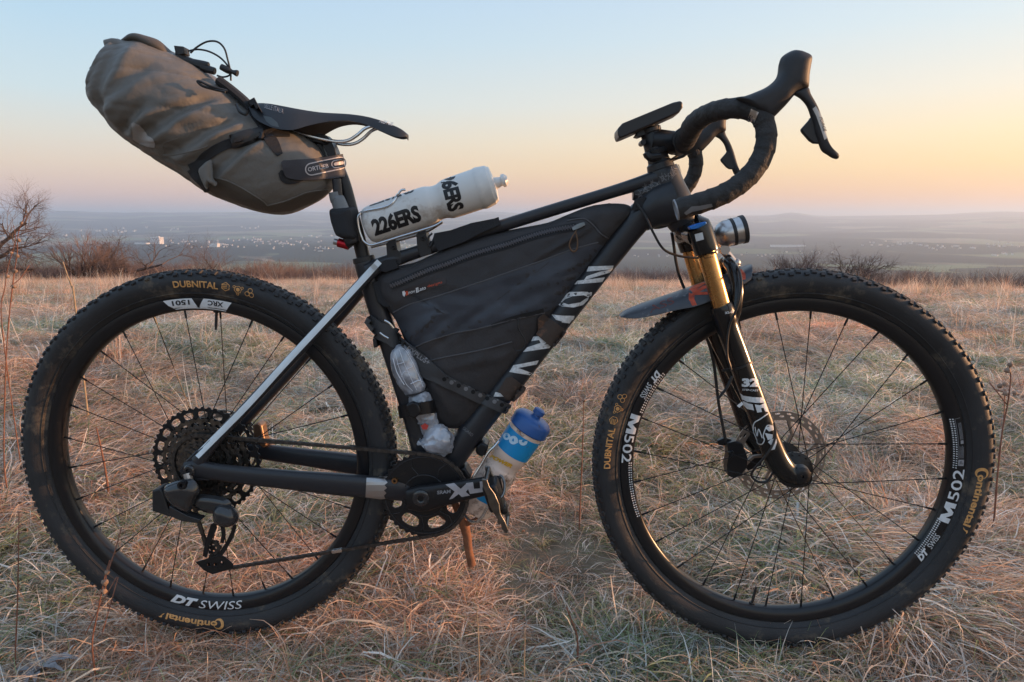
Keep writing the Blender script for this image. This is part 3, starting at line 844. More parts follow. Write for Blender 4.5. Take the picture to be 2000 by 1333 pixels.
# down tube, seat tube, top tube, head
bm = bmesh.new()
DT_ROWS = [(1316, 392, 0, 44), (1290, 402, 0, 42), (1258, 420, 0, 32), (1233, 443, 0, 27), (1122, 585, 0, 25), (1030, 703, 0, 25), (924, 840, 0, 25), (868, 915, 0, 28), (840, 952, 0, 33)]
ptube(bm, DT_ROWS, n=28, k=40, up=(0, 1, 0), flat=1.05, power=2.3)
BV_DT = bvh_of(bm); add('down_tube', bm, M_FRAME, frame)
bm = bmesh.new()
ptube(bm, [(1305, 343, 0, 20), (1255, 357, 0, 14), (1190, 377, 0, 12), (1085, 409, 0, 12), (975, 443, 0, 12), (860, 478, 0, 12), (770, 508, 0, 14), (722, 530, 0, 20)], n=20, k=34, up=(0, 1, 0), flat=1.35, power=2.8)
BV_TT = bvh_of(bm); add('top_tube', bm, M_FRAME, frame)
bm = bmesh.new()
ptube(bm, [(711, 507, 0, 20), (716, 524, 0, 21), (735, 590, 0, 20), (762, 672, 0, 20), (800, 790, 0, 20), (830, 885, 0, 24), (846, 948, 0, 30)], n=24, k=30, up=(0, 1, 0), flat=1.0, power=2.2)
BV_ST = bvh_of(bm); add('seat_tube', bm, M_FRAME, frame)
bm = bmesh.new()   # seat clamp collar
ptube(bm, [(709.5, 502, 0, 21.5), (712, 512, 0, 21.5)], n=24); add('seat_clamp', bm, M_PLAST, frame, bevel=0.001)
bm = bmesh.new()
ptube(bm, [(1293, 330, 0, 29), (1296, 340, 0, 31), (1305, 368, 0, 33), (1318, 398, 0, 35), (1330, 425, 0, 32), (1338, 441, 0, 28)], n=28, k=26, up=(0, 1, 0), flat=0.85)
ptube(bm, [(1236, 376, 0, 15), (1262, 376, 0, 24), (1290, 366, 0, 30), (1310, 372, 0, 30)], n=20, up=(0, 1, 0), flat=0.8)
ptube(bm, [(1238, 425, 0, 20), (1280, 414, 0, 34), (1322, 412, 0, 27)], n=20, up=(0, 1, 0), flat=0.6)
BV_HT = bvh_of(bm); add('head_tube', bm, M_FRAME, frame)
bm = bmesh.new(); BBp = P(830, 968, -0.05)
lathe(bm, [(-0.045, 0.024), (-0.044, 0.026), (0.044, 0.026), (0.045, 0.024)], (BBp.x, 0, BBp.z), (0, 1, 0), 32, caps=True); add('bottom_bracket', bm, M_FRAME, frame)
# stays
def stays(m_):
    bm = bmesh.new()
    ptube(bm, [(737, 522, -0.026, 11), (700, 560, -0.034, 10.5), (620, 647, -0.050, 10.5), (500, 776, -0.060, 10.5), (420, 862, -0.063, 11), (388, 902, -0.064, 15)], n=16, k=36, up=(0, 1, 0), flat=0.8, power=2.6, mirror=m_)
    if not m_: globals()['BV_SS'] = bvh_of(bm)
    add('seat_stay', bm, M_FRAME, frame)
    bm = bmesh.new()
    ptube(bm, [(366, 918, -0.066, 17), (385, 915, -0.066, 18), (420, 921, -0.066, 16), (480, 929, -0.064, 17.5), (560, 937, -0.061, 19), (660, 946, -0.055, 22), (740, 953, -0.048, 22), (800, 958, -0.040, 22)], n=16, k=36, up=(0, 1, 0), flat=0.6, power=2.8, mirror=m_)
    if not m_: globals()['BV_CS'] = bvh_of(bm)
    add('chain_stay', bm, M_FRAME, frame)
    bm = bmesh.new()   # web of the dropout with its curved inner corner
    plate(bm, [(372, 938), (352, 920), (362, 902), (386, 878), (402, 880), (393, 893), (392, 903), (400, 912), (420, 915), (440, 920), (430, 935)], -0.064, 0.012, mirror=m_)
    add('dropout', bm, M_FRAME, frame, bevel=0.002)
mir(stays)
bm = bmesh.new()
c = P(369, 920, -0.078); lathe(bm, [(0.0, 0.004), (-0.003, 0.005), (-0.003, 0.0085), (0.0, 0.011), (0.006, 0.012)], c, (0, 1, 0), 24)
add('axle_end', bm, M_SHINY, frame)
# pale stripe on the near stay, guard plate on the chain stay
bm = bmesh.new()
mp = rawmap([BV_SS], 0.0006, -0.062)
A = cr([(741, 511), (700, 556), (640, 621), (560, 707), (480, 795), (384, 892)], 30)
lo, hi = [], []
w_ = [5.5] * 30
for i, q in enumerate(A):
    d = A[min(i + 1, 29)] - A[max(i - 1, 0)]; d /= np.linalg.norm(d); nn = np.array([d[1], -d[0]])
    row = [bm.verts.new(hits([BV_SS], *(q + nn * s), 0.0006, -0.067)) for s in (6, 2, -2, -6)]
    if i: 
        for j in range(3): bm.faces.new((prev[j], prev[j + 1], row[j + 1], row[j]))
    prev = row
add('stay_stripe', bm, M_SILVERPAINT, frame, free=False)
bm = bmesh.new()
poly_bm([(716, 934), (738, 934), (742, 931), (757, 931), (752, 937), (757, 943), (751, 948), (756, 953), (750, 958), (755, 963), (750, 968), (753, 974), (744, 975), (714, 971)], rawmap([BV_CS], 0.0012, -0.06), bm, cuts=(4, 8))
add('chainstay_guard', bm, M_DULL, frame, smooth=False)
# frame lettering up the down tube
def dtmap(x0, y0):
    ang = 52.2
    return pxmap([BV_DT], x0, y0, ang, 0.0005)
# each letter stands across the tube; heights measured along the tube
def stripe_letter(polys, lab='lettering'):
    bm = bmesh.new()
    for p in polys: poly_bm(p, rawmap([BV_DT], 0.0006), bm, cuts=(5, 3))
    add(lab, bm, M_WHITEDIRTY, frame, smooth=False, free=False)
stripe_letter([[(1150, 521), (1198, 519), (1196, 526), (1146, 531)], [(1196, 526), (1190, 533), (1140, 548), (1146, 540), (1172, 531)], [(1128, 549), (1181, 542), (1176, 551), (1122, 556)]])     # N
stripe_letter([[(1112, 571), (1138, 570), (1156, 571), (1155, 577), (1148, 580), (1140, 577), (1118, 579), (1104, 585), (1098, 591), (1092, 592), (1100, 580)],
               [(1098, 591), (1110, 595), (1133, 591), (1143, 584), (1150, 580), (1148, 586), (1138, 596), (1120, 601), (1098, 599), (1091, 596), (1092, 590)]])  # O
stripe_letter([[(1078, 615), (1100, 617), (1122, 619), (1119, 625), (1104, 630), (1086, 625)], [(1100, 617), (1122, 617), (1112, 632), (1097, 630)]])    # Y
stripe_letter([[(1042, 658), (1064, 657), (1061, 663), (1038, 667)], [(1064, 657), (1073, 667), (1058, 676), (1030, 684), (1022, 688), (1030, 679), (1056, 670), (1052, 663)], [(1028, 682), (1078, 670), (1073, 680), (1022, 688)]])   # N
stripe_letter([[(1003, 714), (1052, 704), (1048, 712), (998, 722)], [(1002, 716), (1012, 719), (1040, 729), (1034, 733), (995, 727)]])   # A
stripe_letter([[(968, 766), (980, 769), (984, 775), (964, 775)]])   # C
# clear guard and worn strip at the bottom of the down tube
bm = bmesh.new()
lathe_rows = [(905, 866), (903, 868)]
text_bm('GUARD', pxmap([BV_DT], 903, 838, -40, 0.0006), 24, 6, bold=0.0, bm=bm)
add('lettering', bm, M_DIM, frame, smooth=False, free=False)
# crackle pattern at the head tube
bm = bmesh.new(); rr = random.Random(5)
cells = []
for k in range(34):
    t = k / 33; cx = 1246 + t * 74 + rr.uniform(-3, 3); cy = 378 - t * 42 + rr.uniform(-7, 7)
    cells.append((cx, cy))
for cx, cy in cells:
    a = rr.uniform(0, 6.28)
    for q in range(3):
        b_ = a + q * 2.09 + rr.uniform(-0.4, 0.4); L_ = rr.uniform(4, 7)
        x1, y1 = cx + L_ * math.cos(b_), cy + L_ * math.sin(b_); nx, ny = -math.sin(b_) * 0.45, math.cos(b_) * 0.45
        poly_bm([(cx + nx, cy + ny), (x1 + nx, y1 + ny), (x1 - nx, y1 - ny), (cx - nx, cy - ny)], rawmap([BV_TT, BV_HT], 0.0006), bm)
for q in ([(1311, 327), (1325, 322), (1330, 337), (1316, 342)],):
    for i in range(4):
        p0, p1 = q[i], q[(i + 1) % 4]; dx, dy = p1[0] - p0[0], p1[1] - p0[1]; L_ = math.hypot(dx, dy); nx, ny = -dy / L_ * 0.8, dx / L_ * 0.8
        poly_bm([(p0[0] + nx, p0[1] + ny), (p1[0] + nx, p1[1] + ny), (p1[0] - nx, p1[1] - ny), (p0[0] - nx, p0[1] - ny)], rawmap([BV_TT, BV_HT], 0.0008), bm)
add('crackle_print', bm, M_DIM, frame, smooth=False, free=False)

# ------------------------------------------------------------------ seat post, saddle
bm = bmesh.new(); ptube(bm, [(650, 305, 0, 13), (671, 358, 0, 13.4), (684, 405, 0, 13.4), (704, 480, 0, 13.4), (712, 512, 0, 13.4)], n=20)
BV_SP = bvh_of(bm); add('seatpost', bm, M_BLK, bike)
bm = bmesh.new()
plate(bm, [(600, 268), (607, 264), (616, 268), (628, 263), (640, 266), (650, 275), (658, 292), (666, 318), (650, 324), (642, 300), (634, 284), (622, 280), (604, 282), (597, 275)], 0.0, 0.030)
plate(bm, [(612, 280), (630, 282), (645, 318), (628, 322)], 0.0, 0.018)
for x, y in ((602, 273), (634, 276)):
    c = P(x, y, -0.018); lathe(bm, [(0, 0.0028), (-0.002, 0.003), (-0.002, 0.0058), (0.006, 0.0065)], c, (0, 1, 0), 16)
add('seat_clamp_head', bm, M_BLK, bike, bevel=0.002)
saddle = part_empty('saddle', bike, 'worn black saddle')
SD = [ # x, top y, lower edge y, half width
    (489, 203, 210, .044), (500, 199, 230, .062), (520, 199, 243, .069), (545, 203, 252, .070), (575, 209, 254, .066), (600, 214, 247, .054), (625, 218, 241, .042),
    (650, 220, 237, .032), (680, 222, 236, .025), (710, 226, 242, .021), (735, 232, 252, .020), (760, 241, 263, .020), (780, 250, 268, .018), (792, 259, 267, .012), (796, 263, 265, .006)]
sd = cr(SD, 44)
rings = []
for x, yt, yb, w in sd:
    top = P(x, yt, -0.8 * w); low = P(x, yb, -w); ztop = top.z; zlow = low.z; X = (top.x)
    ring = []
    n = 13
    for j in range(n):      # over the top
        s = -1 + 2 * j / (n - 1)
        drop = (abs(s) ** 2.6)
        z = ztop - (ztop - zlow) * (0.10 * s * s + 0.90 * max(0, (abs(s) - 0.72) / 0.28) ** 1.5)
        if abs(s) < 0.22 and 530 < x < 740: z -= 0.003 * (1 - abs(s) / 0.22)
        ring.append(Vector((X, w * math.copysign(abs(s) ** 0.9, s) * (1 - 0.0 * drop), z)))
    for j in range(n - 2, 0, -1):      # shell underneath
        s = -1 + 2 * j / (n - 1)
        z = ztop - (ztop - zlow) * (0.10 * s * s + 0.90 * max(0, (abs(s) - 0.72) / 0.28) ** 1.5) - 0.010 * (1 - abs(s) ** 4)
        ring.append(Vector((X, w * 0.93 * math.copysign(abs(s) ** 0.9, s), z)))
    rings.append(ring)
bm = bmesh.new(); loft(bm, rings, True, True); BV_SD = bvh_of(bm)
M_SAD = mat('saddle_cover', (0.024, 0.027, 0.034), 0.38, bump=0.12, bscale=900, rvar=0.1, vscale=25)
add('cover', bm, M_SAD, saddle)
bm = bmesh.new(); text_bm('NOVUS', pxmap([BV_SD], 740, 240, -14, 0.0006), 28, 7, bold=0.02, shear=0.3, bm=bm); add('lettering', bm, M_WHITE, saddle, smooth=False, free=False)
bm = bmesh.new(); text_bm('SELLE ITALIA', pxmap([BV_SD], 515, 211, -17, 0.0006), 40, 9, shear=-0.3, bm=bm); add('lettering', bm, M_GREY, saddle, smooth=False, free=False)
bm = bmesh.new(); pol = [(514, 226), (530, 230), (542, 240), (546, 250), (530, 246), (520, 238)]
poly_bm(pol, rawmap([BV_SD], 0.0007), bm, cuts=(3, 3)); add('side_panel', bm, mat('grey_panel', (0.075, 0.09, 0.10), 0.5), saddle, smooth=False, free=False)
for Y in (-0.022, 0.022):
    bm = bmesh.new()
    ptube(bm, [(560, 250, -0.022, 3.2), (590, 262, -0.022, 3.2), (640, 274, -0.022, 3.4), (664, 277, -0.022, 3.4), (682, 274, -0.022, 3.4), (698, 264, -0.022, 3.4), (711, 253, -0.020, 3.4), (722, 248, -0.017, 3.4), (736, 246, -0.013, 3.2)], n=10, k=40, mirror=(Y > 0))
    add('rail', bm, M_SILV, saddle)

# ------------------------------------------------------------------ cockpit
cock = part_empty('handlebar', bike, 'drop handlebar wrapped in black tape')
bm = bmesh.new(); ax0 = P(1291, 330, 0); ax1 = P(1268, 250, 0); axd = (ax1 - ax0); L = axd.length; axd.normalize()
lathe(bm, [(0, 0.0245), (0.010, 0.023), (0.013, 0.0195), (0.020, 0.0185), (0.026, 0.0185), (0.0265, 0.0225), (0.034, 0.0235), (0.036, 0.019), (L - 0.012, 0.018), (L - 0.010, 0.017), (L - 0.008, 0.0195), (L - 0.002, 0.0195), (L, 0.015), (L, 0.0)], ax0, axd, 28)
add('headset_spacers', bm, M_PLAST, bike)
stem = part_empty('stem', bike)
bm = bmesh.new(); ptube(bm, [(1272, 276, 0, 24), (1292, 278, 0, 24), (1320, 278, 0, 21), (1340, 277, 0, 21)], n=20, k=20)
lathe(bm, [(-0.023, 0.019), (-0.022, 0.024), (0.022, 0.024), (0.023, 0.019)], P(1336, 277, 0), (0, 1, 0), 24, caps=True)
add('stem_body', bm, M_BLK, stem)
bm = bmesh.new(); c = P(1254, 280, -0.012); lathe(bm, [(-0.014, 0.003), (-0.014, 0.0048), (0.014, 0.0048), (0.014, 0.003)], c, (0, 1, 0), 12, caps=True)
ptube(bm, [(1262, 300, -0.02, 6), (1270, 308, -0.02, 8), (1290, 306, -0.018, 7)], n=10, k=8)
add('stem_bolt', bm, M_BLK, stem)
# bar: one continuous path on each side
BAR = [(1338, 276, 0.0, 16), (1338, 276, -0.030, 19), (1345, 262, -0.075, 20), (1358, 240, -0.125, 20), (1385, 222, -0.170, 19), (1420, 213, -0.200, 19.5), (1455, 213, -0.215, 20), (1484, 226, -0.222, 20), (1496, 254, -0.226, 20), (1494, 290, -0.230, 20), (1478, 325, -0.234, 20), (1450, 356, -0.237, 20), (1412, 380, -0.239, 20), (1370, 396, -0.238, 20.5), (1322, 410, -0.236, 20.5)]
def bars(m_):
    bm = bmesh.new()
    a = cr(BAR, 150); pts = [P(r[0], r[1], r[2]) for r in a]; rr = [m_of(r[3], p) for r, p in zip(a, pts)]
    if m_: pts = [Vector((p.x, -p.y, p.z)) for p in pts]
    # overlapped wraps of the tape
    dist = 0; out = []
    for i, (p, r) in enumerate(zip(pts, rr)):
        if i: dist += (p - pts[i - 1]).length
        out.append(r * (1.0 + 0.075 * ((dist / 0.021) % 1.0) ** 2 - 0.02) if i > 10 else r)
    tube(bm, pts, out, 22, True)
    for v in bm.verts:
        if random.random() < 2: v.co += Vector((0, 0, 1)) * 0.0004 * noise.noise(v.co * 120)
    if not m_: globals()['BV_BAR'] = bvh_of(bm)
    add('bar_tape', bm, M_TAPE, cock)
    e = pts[-1]; d = (pts[-1] - pts[-2]).normalized()
    bm = bmesh.new(); lathe(bm, [(0.0, rr[-1] * 1.02), (0.0022, rr[-1] * 1.0), (0.0022, rr[-1] * 0.80), (0.0010, rr[-1] * 0.78), (0.001, 0)], e, d, 26)
    add('bar_end_plug', bm, [M_GREY], cock)
mir(bars)
# chrome-ish clip of the tape below the hood
bm = bmesh.new(); poly_bm([(1467, 213), (1482, 220), (1474, 240), (1460, 236)], rawmap([BV_BAR], 0.0008), bm, cuts=(5, 5)); add('tape_badge', bm, M_SILV, cock, free=False)
bm = bmesh.new(); text_bm('E', pxmap([BV_BAR], 1466, 236, 65, 0.0012), 10, 9, bold=0.03, bm=bm); add('lettering', bm, M_BLK, cock, smooth=False, free=False)
bm = bmesh.new(); poly_bm([(1336, 416), (1350, 404), (1368, 402), (1390, 398), (1392, 404), (1370, 410), (1352, 414), (1340, 420)], rawmap([BV_BAR], 0.0006), bm, cuts=(6, 4)); add('worn_print', bm, M_DIM, cock, free=False)
def shifters(m_):
    sh = part_empty('shifter', bike)
    bm = bmesh.new()
    HO = [(1437, 193), (1455, 188), (1474, 181), (1496, 171), (1512, 158), (1520, 143), (1522, 122), (1530, 109), (1552, 98), (1573, 103), (1585, 112), (1583, 130), (1580, 150), (1579, 172), (1566, 177), (1552, 186), (1540, 200), (1525, 216), (1505, 234), (1492, 229), (1470, 216)]
    pillow(bm, HO, [(1470, 203), (1525, 178), (1552, 130)], -0.222, lambda s, w: 0.0185 * (1 - (1 - s) ** 2.6) ** 0.5, rings=8, n=90, mirror=m_)
    if not m_: globals()['BV_HO'] = bvh_of(bm)
    add('hood', bm, M_HOOD, sh)
    bm = bmesh.new()
    LV = [(1548, 184), (1560, 176), (1578, 171), (1584, 184), (1594, 203), (1603, 225), (1610, 250), (1617, 277), (1624, 289), (1637, 301), (1638, 309), (1630, 311), (1615, 303), (1604, 295), (1598, 281), (1590, 262), (1586, 240), (1582, 226), (1576, 208), (1564, 194)]
    pillow(bm, LV, [(1565, 182), (1590, 215), (1605, 265), (1628, 303)], -0.226, lambda s, w: 0.0068 * (1 - (1 - s) ** 2.4) ** 0.5, rings=5, n=90, mirror=m_)
    if not m_: globals()['BV_LV'] = bvh_of(bm)
    add('brake_lever', bm, M_HOOD, sh)
    bm = bmesh.new(); plate(bm, [(1583, 229), (1579, 236), (1563, 254), (1566, 260), (1580, 276), (1588, 281), (1606, 282), (1598, 258), (1590, 232)], -0.224, 0.008, mirror=m_)
    add('shift_paddle', bm, M_PLAST, sh, bevel=0.002)
    if not m_:
        bm = bmesh.new(); poly_bm([(1587, 213), (1593, 208), (1601, 222), (1608, 245), (1615, 270), (1610, 274), (1600, 244), (1594, 227)], rawmap([BV_LV], 0.0007, -0.233), bm, cuts=(5, 8)); add('lever_trim', bm, M_DULL, sh, free=False)
        bm = bmesh.new(); text_bm('FORCE', pxmap([BV_LV], 1599, 230, -72, 0.0014, -0.234), 30, 7, shear=0.3, bm=bm); add('lettering', bm, M_FRAME, sh, smooth=False, free=False)
mir(shifters)
# brake hose and wires
def hose(rows, m=None, name='brake_hose', parent=None, k=None):
    bm = bmesh.new(); ptube(bm, rows, n=8, k=k or len(rows) * 8); add(name, bm, m or M_PLAST, parent or bike)
hose([(1244, 398, -0.032, 2.4), (1262, 425, -0.04, 2.4), (1276, 455, -0.045, 2.4), (1296, 487, -0.04, 2.4), (1325, 500, -0.03, 2.4), (1360, 504, -0.02, 2.4), (1400, 505, -0.01, 2.4)])
hose([(1312, 455, 0.03, 3), (1316, 480, 0.04, 3), (1322, 520, 0.045, 3), (1334, 558, 0.05, 3), (1372, 640, 0.055, 3), (1392, 700, 0.058, 3), (1404, 790, 0.06, 3), (1418, 865, 0.056, 3)])
hose([(1340, 268, -0.03, 2.6), (1340, 300, -0.02, 2.6), (1322, 310, -0.01, 2.6), (1300, 318, -0.02, 2.6)])
hose([(1360, 290, 0.05, 3), (1330, 302, 0.04, 3), (1306, 316, 0.02, 3)])

# ------------------------------------------------------------------ fork
fork = part_empty('fork', bike, 'suspension fork with golden stanchions and gloss black lowers')
bm = bmesh.new()   # steerer and crown
ptube(bm, [(1340, 436, 0, 30), (1346, 450, 0, 26)], n=24)
ptube(bm, [(1348, 452, 0, 21), (1352, 456, -0.030, 21), (1366, 459, -0.062, 25)], n=18, k=10); ptube(bm, [(1348, 452, 0, 21), (1352, 456, -0.030, 21), (1366, 459, -0.062, 25)], n=18, k=10, mirror=True)
add('crown', bm, M_FORK, fork)
def leg(m_):
    bm = bmesh.new(); ptube(bm, [(1362, 442, -0.065, 22), (1366, 446, -0.065, 24), (1380, 488, -0.065, 24), (1381.5, 492, -0.065, 22)], n=28, k=14, mirror=m_)
    if not m_: globals()['BV_CAP'] = bvh_of(bm)
    add('stanchion_cap', bm, M_FORK, fork)
    bm = bmesh.new(); ptube(bm, [(1376, 480, -0.065, 17.6), (1414, 616, -0.065, 17.6)], n=28, k=3, mirror=m_)
    if not m_: globals()['BV_STN'] = bvh_of(bm)
    add('stanchion', bm, M_GOLD, fork)
    bm = bmesh.new()
    ptube(bm, [(1407, 596, -0.065, 21.5), (1411, 606, -0.065, 23), (1416, 622, -0.065, 23), (1421, 640, -0.065, 21.5), (1438, 686, -0.065, 21.5), (1458, 742, -0.066, 21.5), (1484, 812, -0.067, 21.5), (1504, 866, -0.068, 22), (1519, 900, -0.068, 23), (1538, 922, -0.068, 22), (1560, 928, -0.068, 20), (1572, 929, -0.068, 14)], n=28, k=60, mirror=m_)
    if not m_: globals()['BV_LOW'] = bvh_of(bm)
    add('lower_leg', bm, M_FORK, fork)
    bm = bmesh.new(); plate(bm, [(1512, 898), (1526, 902), (1540, 912), (1556, 911), (1572, 914), (1582, 924), (1582, 938), (1572, 947), (1552, 950), (1530, 944), (1514, 926)], -0.072, 0.016, smooth_n=40, mirror=m_); add('fork_dropout', bm, M_FORK, fork, bevel=0.003)
    bm = bmesh.new()
    c = P(1566, 930, -0.084) if not m_ else Vector((P(1566, 930, -0.084).x, 0.084, P(1566, 930, -0.084).z))
    sg = 1 if not m_ else -1
    lathe(bm, [(-0.004 * sg, 0.003), (-0.004 * sg, 0.0075), (-0.003 * sg, 0.0115), (0.0 * sg, 0.0160), (0.012 * sg, 0.018)], c, (0, 1, 0), 24)
    add('axle_end', bm, M_BLK, fork)
mir(leg)
bm = bmesh.new()   # arch in front of the stanchions
rows = [(1428, 628, -0.062, 13), (1438, 596, -0.062, 12), (1440, 560, -0.054, 12), (1432, 528, -0.038, 12), (1424, 515, -0.018, 12), (1422, 511, 0.0, 12)]
ptube(bm, rows, n=14, k=26); ptube(bm, rows, n=14, k=26, mirror=True)
BV_ARCH = bvh_of(bm); add('arch', bm, M_FORK, fork)
bm = bmesh.new(); ptube(bm, [(1362, 438, -0.065, 11), (1363, 443, -0.065, 11)], n=20); plate(bm, [(1344, 443), (1346, 449), (1362, 447), (1378, 438), (1377, 433), (1360, 437)], -0.082, 0.016); add('lockout_lever', bm, M_BLUE, fork, bevel=0.0015)
bm = bmesh.new(); poly_bm([(1357, 458), (1372, 454), (1375, 468), (1360, 472)], rawmap([BV_CAP], 0.0006), bm, cuts=(4, 1)); add('white_sticker', bm, M_WHITE, fork, smooth=False, free=False)
bm = bmesh.new(); text_bm('FOX', pxmap([BV_STN], 1364, 505, 8, 0.0004), 12, 6, bold=0.03, bm=bm)
text_bm('FACTORY', pxmap([BV_STN], 1375, 501, 9, 0.0004), 20, 3, bm=bm); text_bm('SERIES', pxmap([BV_STN], 1376, 506, 9, 0.0004), 17, 3, bm=bm)
add('lettering', bm, M_BLK, fork, smooth=False, free=False)
def onleg(s, x, y, w, h, ang=-5, bold=0.0, shear=0.0, m=None):
    bm = bmesh.new(); text_bm(s, pxmap([BV_LOW], x, y, ang, 0.0006, -0.085), w, h, bold=bold, shear=shear, cuts=5, bm=bm); add('lettering', bm, m or M_WHITE, fork, smooth=False, free=False)
onleg('32', 1449, 756, 33, 17, 0, 0.06)
onleg('STEP-CAST', 1450, 763, 31, 3.6, -4, 0.02)
onleg('32-29', 1416, 614, 20, 4.5, 9, 0.03)
def onleg_poly(polys, name='emblem'):
    bm = bmesh.new()
    for p in polys: poly_bm(p, rawmap([BV_LOW], 0.0006, -0.085), bm, cuts=(6, 6))
    add(name, bm, M_WHITE, fork, smooth=False, free=False)
# fork letters run down the leg: F, O with the animal's tail, X
onleg_poly([[(1446, 768), (1452, 773), (1470, 776), (1491, 777), (1492, 787), (1476, 787), (1460, 785), (1450, 780)]])
onleg_poly([[(1451, 783), (1462, 788), (1470, 790), (1473, 802), (1460, 799), (1453, 792)], [(1474, 790), (1484, 792), (1494, 787), (1501, 805), (1494, 804), (1491, 797), (1486, 797), (1488, 805), (1479, 806)], [(1439, 793), (1449, 785), (1452, 790), (1444, 797)]])
bm = bmesh.new()
def stroke(bm, pts, w, bv, fall=-0.085):
    a = cr(pts, len(pts) * 4)
    for i in range(len(a) - 1):
        d = a[i + 1] - a[i]; L_ = np.linalg.norm(d) + 1e-6; nn = np.array([-d[1], d[0]]) / L_ * w / 2
        poly_bm([tuple(a[i] + nn), tuple(a[i + 1] + nn), tuple(a[i + 1] - nn), tuple(a[i] - nn)], rawmap([bv], 0.0006, fall), bm)
stroke(bm, [(1500, 808), (1486, 818), (1473, 827), (1472, 843), (1478, 858), (1480, 866), (1488, 868), (1493, 860), (1491, 850), (1498, 832), (1507, 832)], 2.2, BV_LOW)
stroke(bm, [(1475, 834), (1479, 852), (1482, 838), (1489, 856)], 1.8, BV_LOW)
add('emblem', bm, M_WHITE, fork, smooth=False, free=False)
onleg_poly([[(1494, 836), (1512, 830), (1512, 840), (1502, 843)], [(1494, 846), (1509, 849), (1509, 856), (1500, 860)], [(1500, 864), (1506, 857), (1516, 858), (1517, 864), (1513, 878), (1504, 880), (1506, 870)]])
# zip tie round the fork leg and loose tail
bm = bmesh.new(); ribbon(bm, [(1410, 724, 5), (1430, 722, 5), (1450, 717, 4), (1472, 706, 4)], [BV_LOW], th=0.0015, Yfall=-0.05)
ptube(bm, [(1430, 735, -0.088, 3), (1420, 757, -0.09, 3), (1402, 780, -0.09, 2.5)], n=6)
add('rubber_tie', bm, M_PLAST, fork)
hose([(1410, 512, -0.01, 2.6), (1424, 500, -0.01, 2.4), (1430, 510, -0.02, 2.4), (1444, 530, -0.06, 2.4), (1448, 560, -0.09, 2.4), (1440, 600, -0.095, 2.4), (1424, 640, -0.09, 2.4), (1420, 690, -0.088, 2.4), (1428, 722, -0.088, 2.4)], name='light_cable')
hose([(1512, 826, -0.09, 2.4), (1514, 855, -0.092, 2.4), (1500, 885, -0.092, 2.4), (1474, 915, -0.08, 2.4), (1468, 930, -0.07, 2.4), (1480, 941, -0.07, 2.4), (1498, 940, -0.07, 2.4), (1512, 920, -0.075, 2.4)], name='light_cable')
# brake calliper on the far leg
bm = bmesh.new()
plate(bm, [(1416, 862), (1432, 858), (1446, 862), (1456, 890), (1455, 908), (1445, 922), (1430, 930), (1418, 924), (1416, 905), (1420, 885)], 0.058, 0.030)
plate(bm, [(1400, 860), (1415, 854), (1428, 858), (1428, 864), (1412, 870), (1402, 868)], 0.060, 0.010)
plate(bm, [(1440, 850), (1470, 848), (1490, 880), (1486, 908), (1460, 918), (1450, 905), (1470, 890), (1462, 866)], 0.066, 0.010)
c = P(1428, 886, 0.040); lathe(bm, [(0, 0.003), (-0.002, 0.003), (-0.002, 0.0055), (0.004, 0.006)], c, (0, 1, 0), 14)
add('brake_calliper', bm, M_BLK, fork, bevel=0.003)
# headlight
lamp = part_empty('headlight', bike, 'round silver headlight with black rings')
c0 = P(1421, 456, 0.0); c1 = P(1457, 447, 0.0); ax = (c1 - c0).normalized(); R_ = m_of(26.5, c0)
bm = bmesh.new(); prof = [(-R_ * math.cos(t), R_ * math.sin(t)) for t in np.linspace(0, math.pi / 2, 12)] + [(R_ * 0.25, R_)]
lathe(bm, prof, c0, ax, 36); lathe(bm, [(R_ * 0.45, R_ * 1.0), (R_ * 1.0, R_ * 1.0)], c0, ax, 36); add('lamp_housing', bm, mat('brushed_lamp_metal', (0.55, 0.54, 0.54), 0.34, metal=1.0, rvar=0.1, vscale=60, dirt=(0.2, 0.17, 0.14), dscale=50, damt=0.3), lamp)
bm = bmesh.new(); lathe(bm, [(R_ * 0.22, R_), (R_ * 0.22, R_ * 1.02), (R_ * 0.47, R_ * 1.02), (R_ * 0.47, R_)], c0, ax, 36)
lathe(bm, [(R_ * 0.98, R_), (R_ * 0.98, R_ * 1.05), (R_ * 1.28, R_ * 1.05), (R_ * 1.28, R_ * 0.85)], c0, ax, 36); add('lamp_ring', bm, M_PLAST, lamp)
bm = bmesh.new(); lathe(bm, [(R_ * 1.2, R_ * 0.9), (R_ * 1.22, R_ * 0.5), (R_ * 1.22, 0)], c0, ax, 36); add('lens', bm, mat('lamp_glass', (0.8, 0.8, 0.8), 0.05, trans=0.8), lamp)
bm = bmesh.new(); ptube(bm, [(1412, 480, 0, 5), (1416, 492, 0, 8), (1428, 506, 0, 7.5), (1438, 520, 0, 8), (1440, 526, 0, 6)], n=12, k=16)
lathe(bm, [(-0.009, 0.005), (-0.009, 0.0085), (0.009, 0.0085), (0.009, 0.005)], P(1414, 488, 0), (0, 1, 0), 16, caps=True)
c = P(1438, 514, 0.0); r_ = m_of(9, c); bmesh.ops.create_icosphere(bm, subdivisions=2, radius=r_, matrix=Matrix.Translation(c))
plate(bm, [(1404, 474), (1410, 472), (1422, 478), (1418, 486), (1408, 488)], 0.0, 0.012)
add('lamp_bracket', bm, M_DULL, lamp)
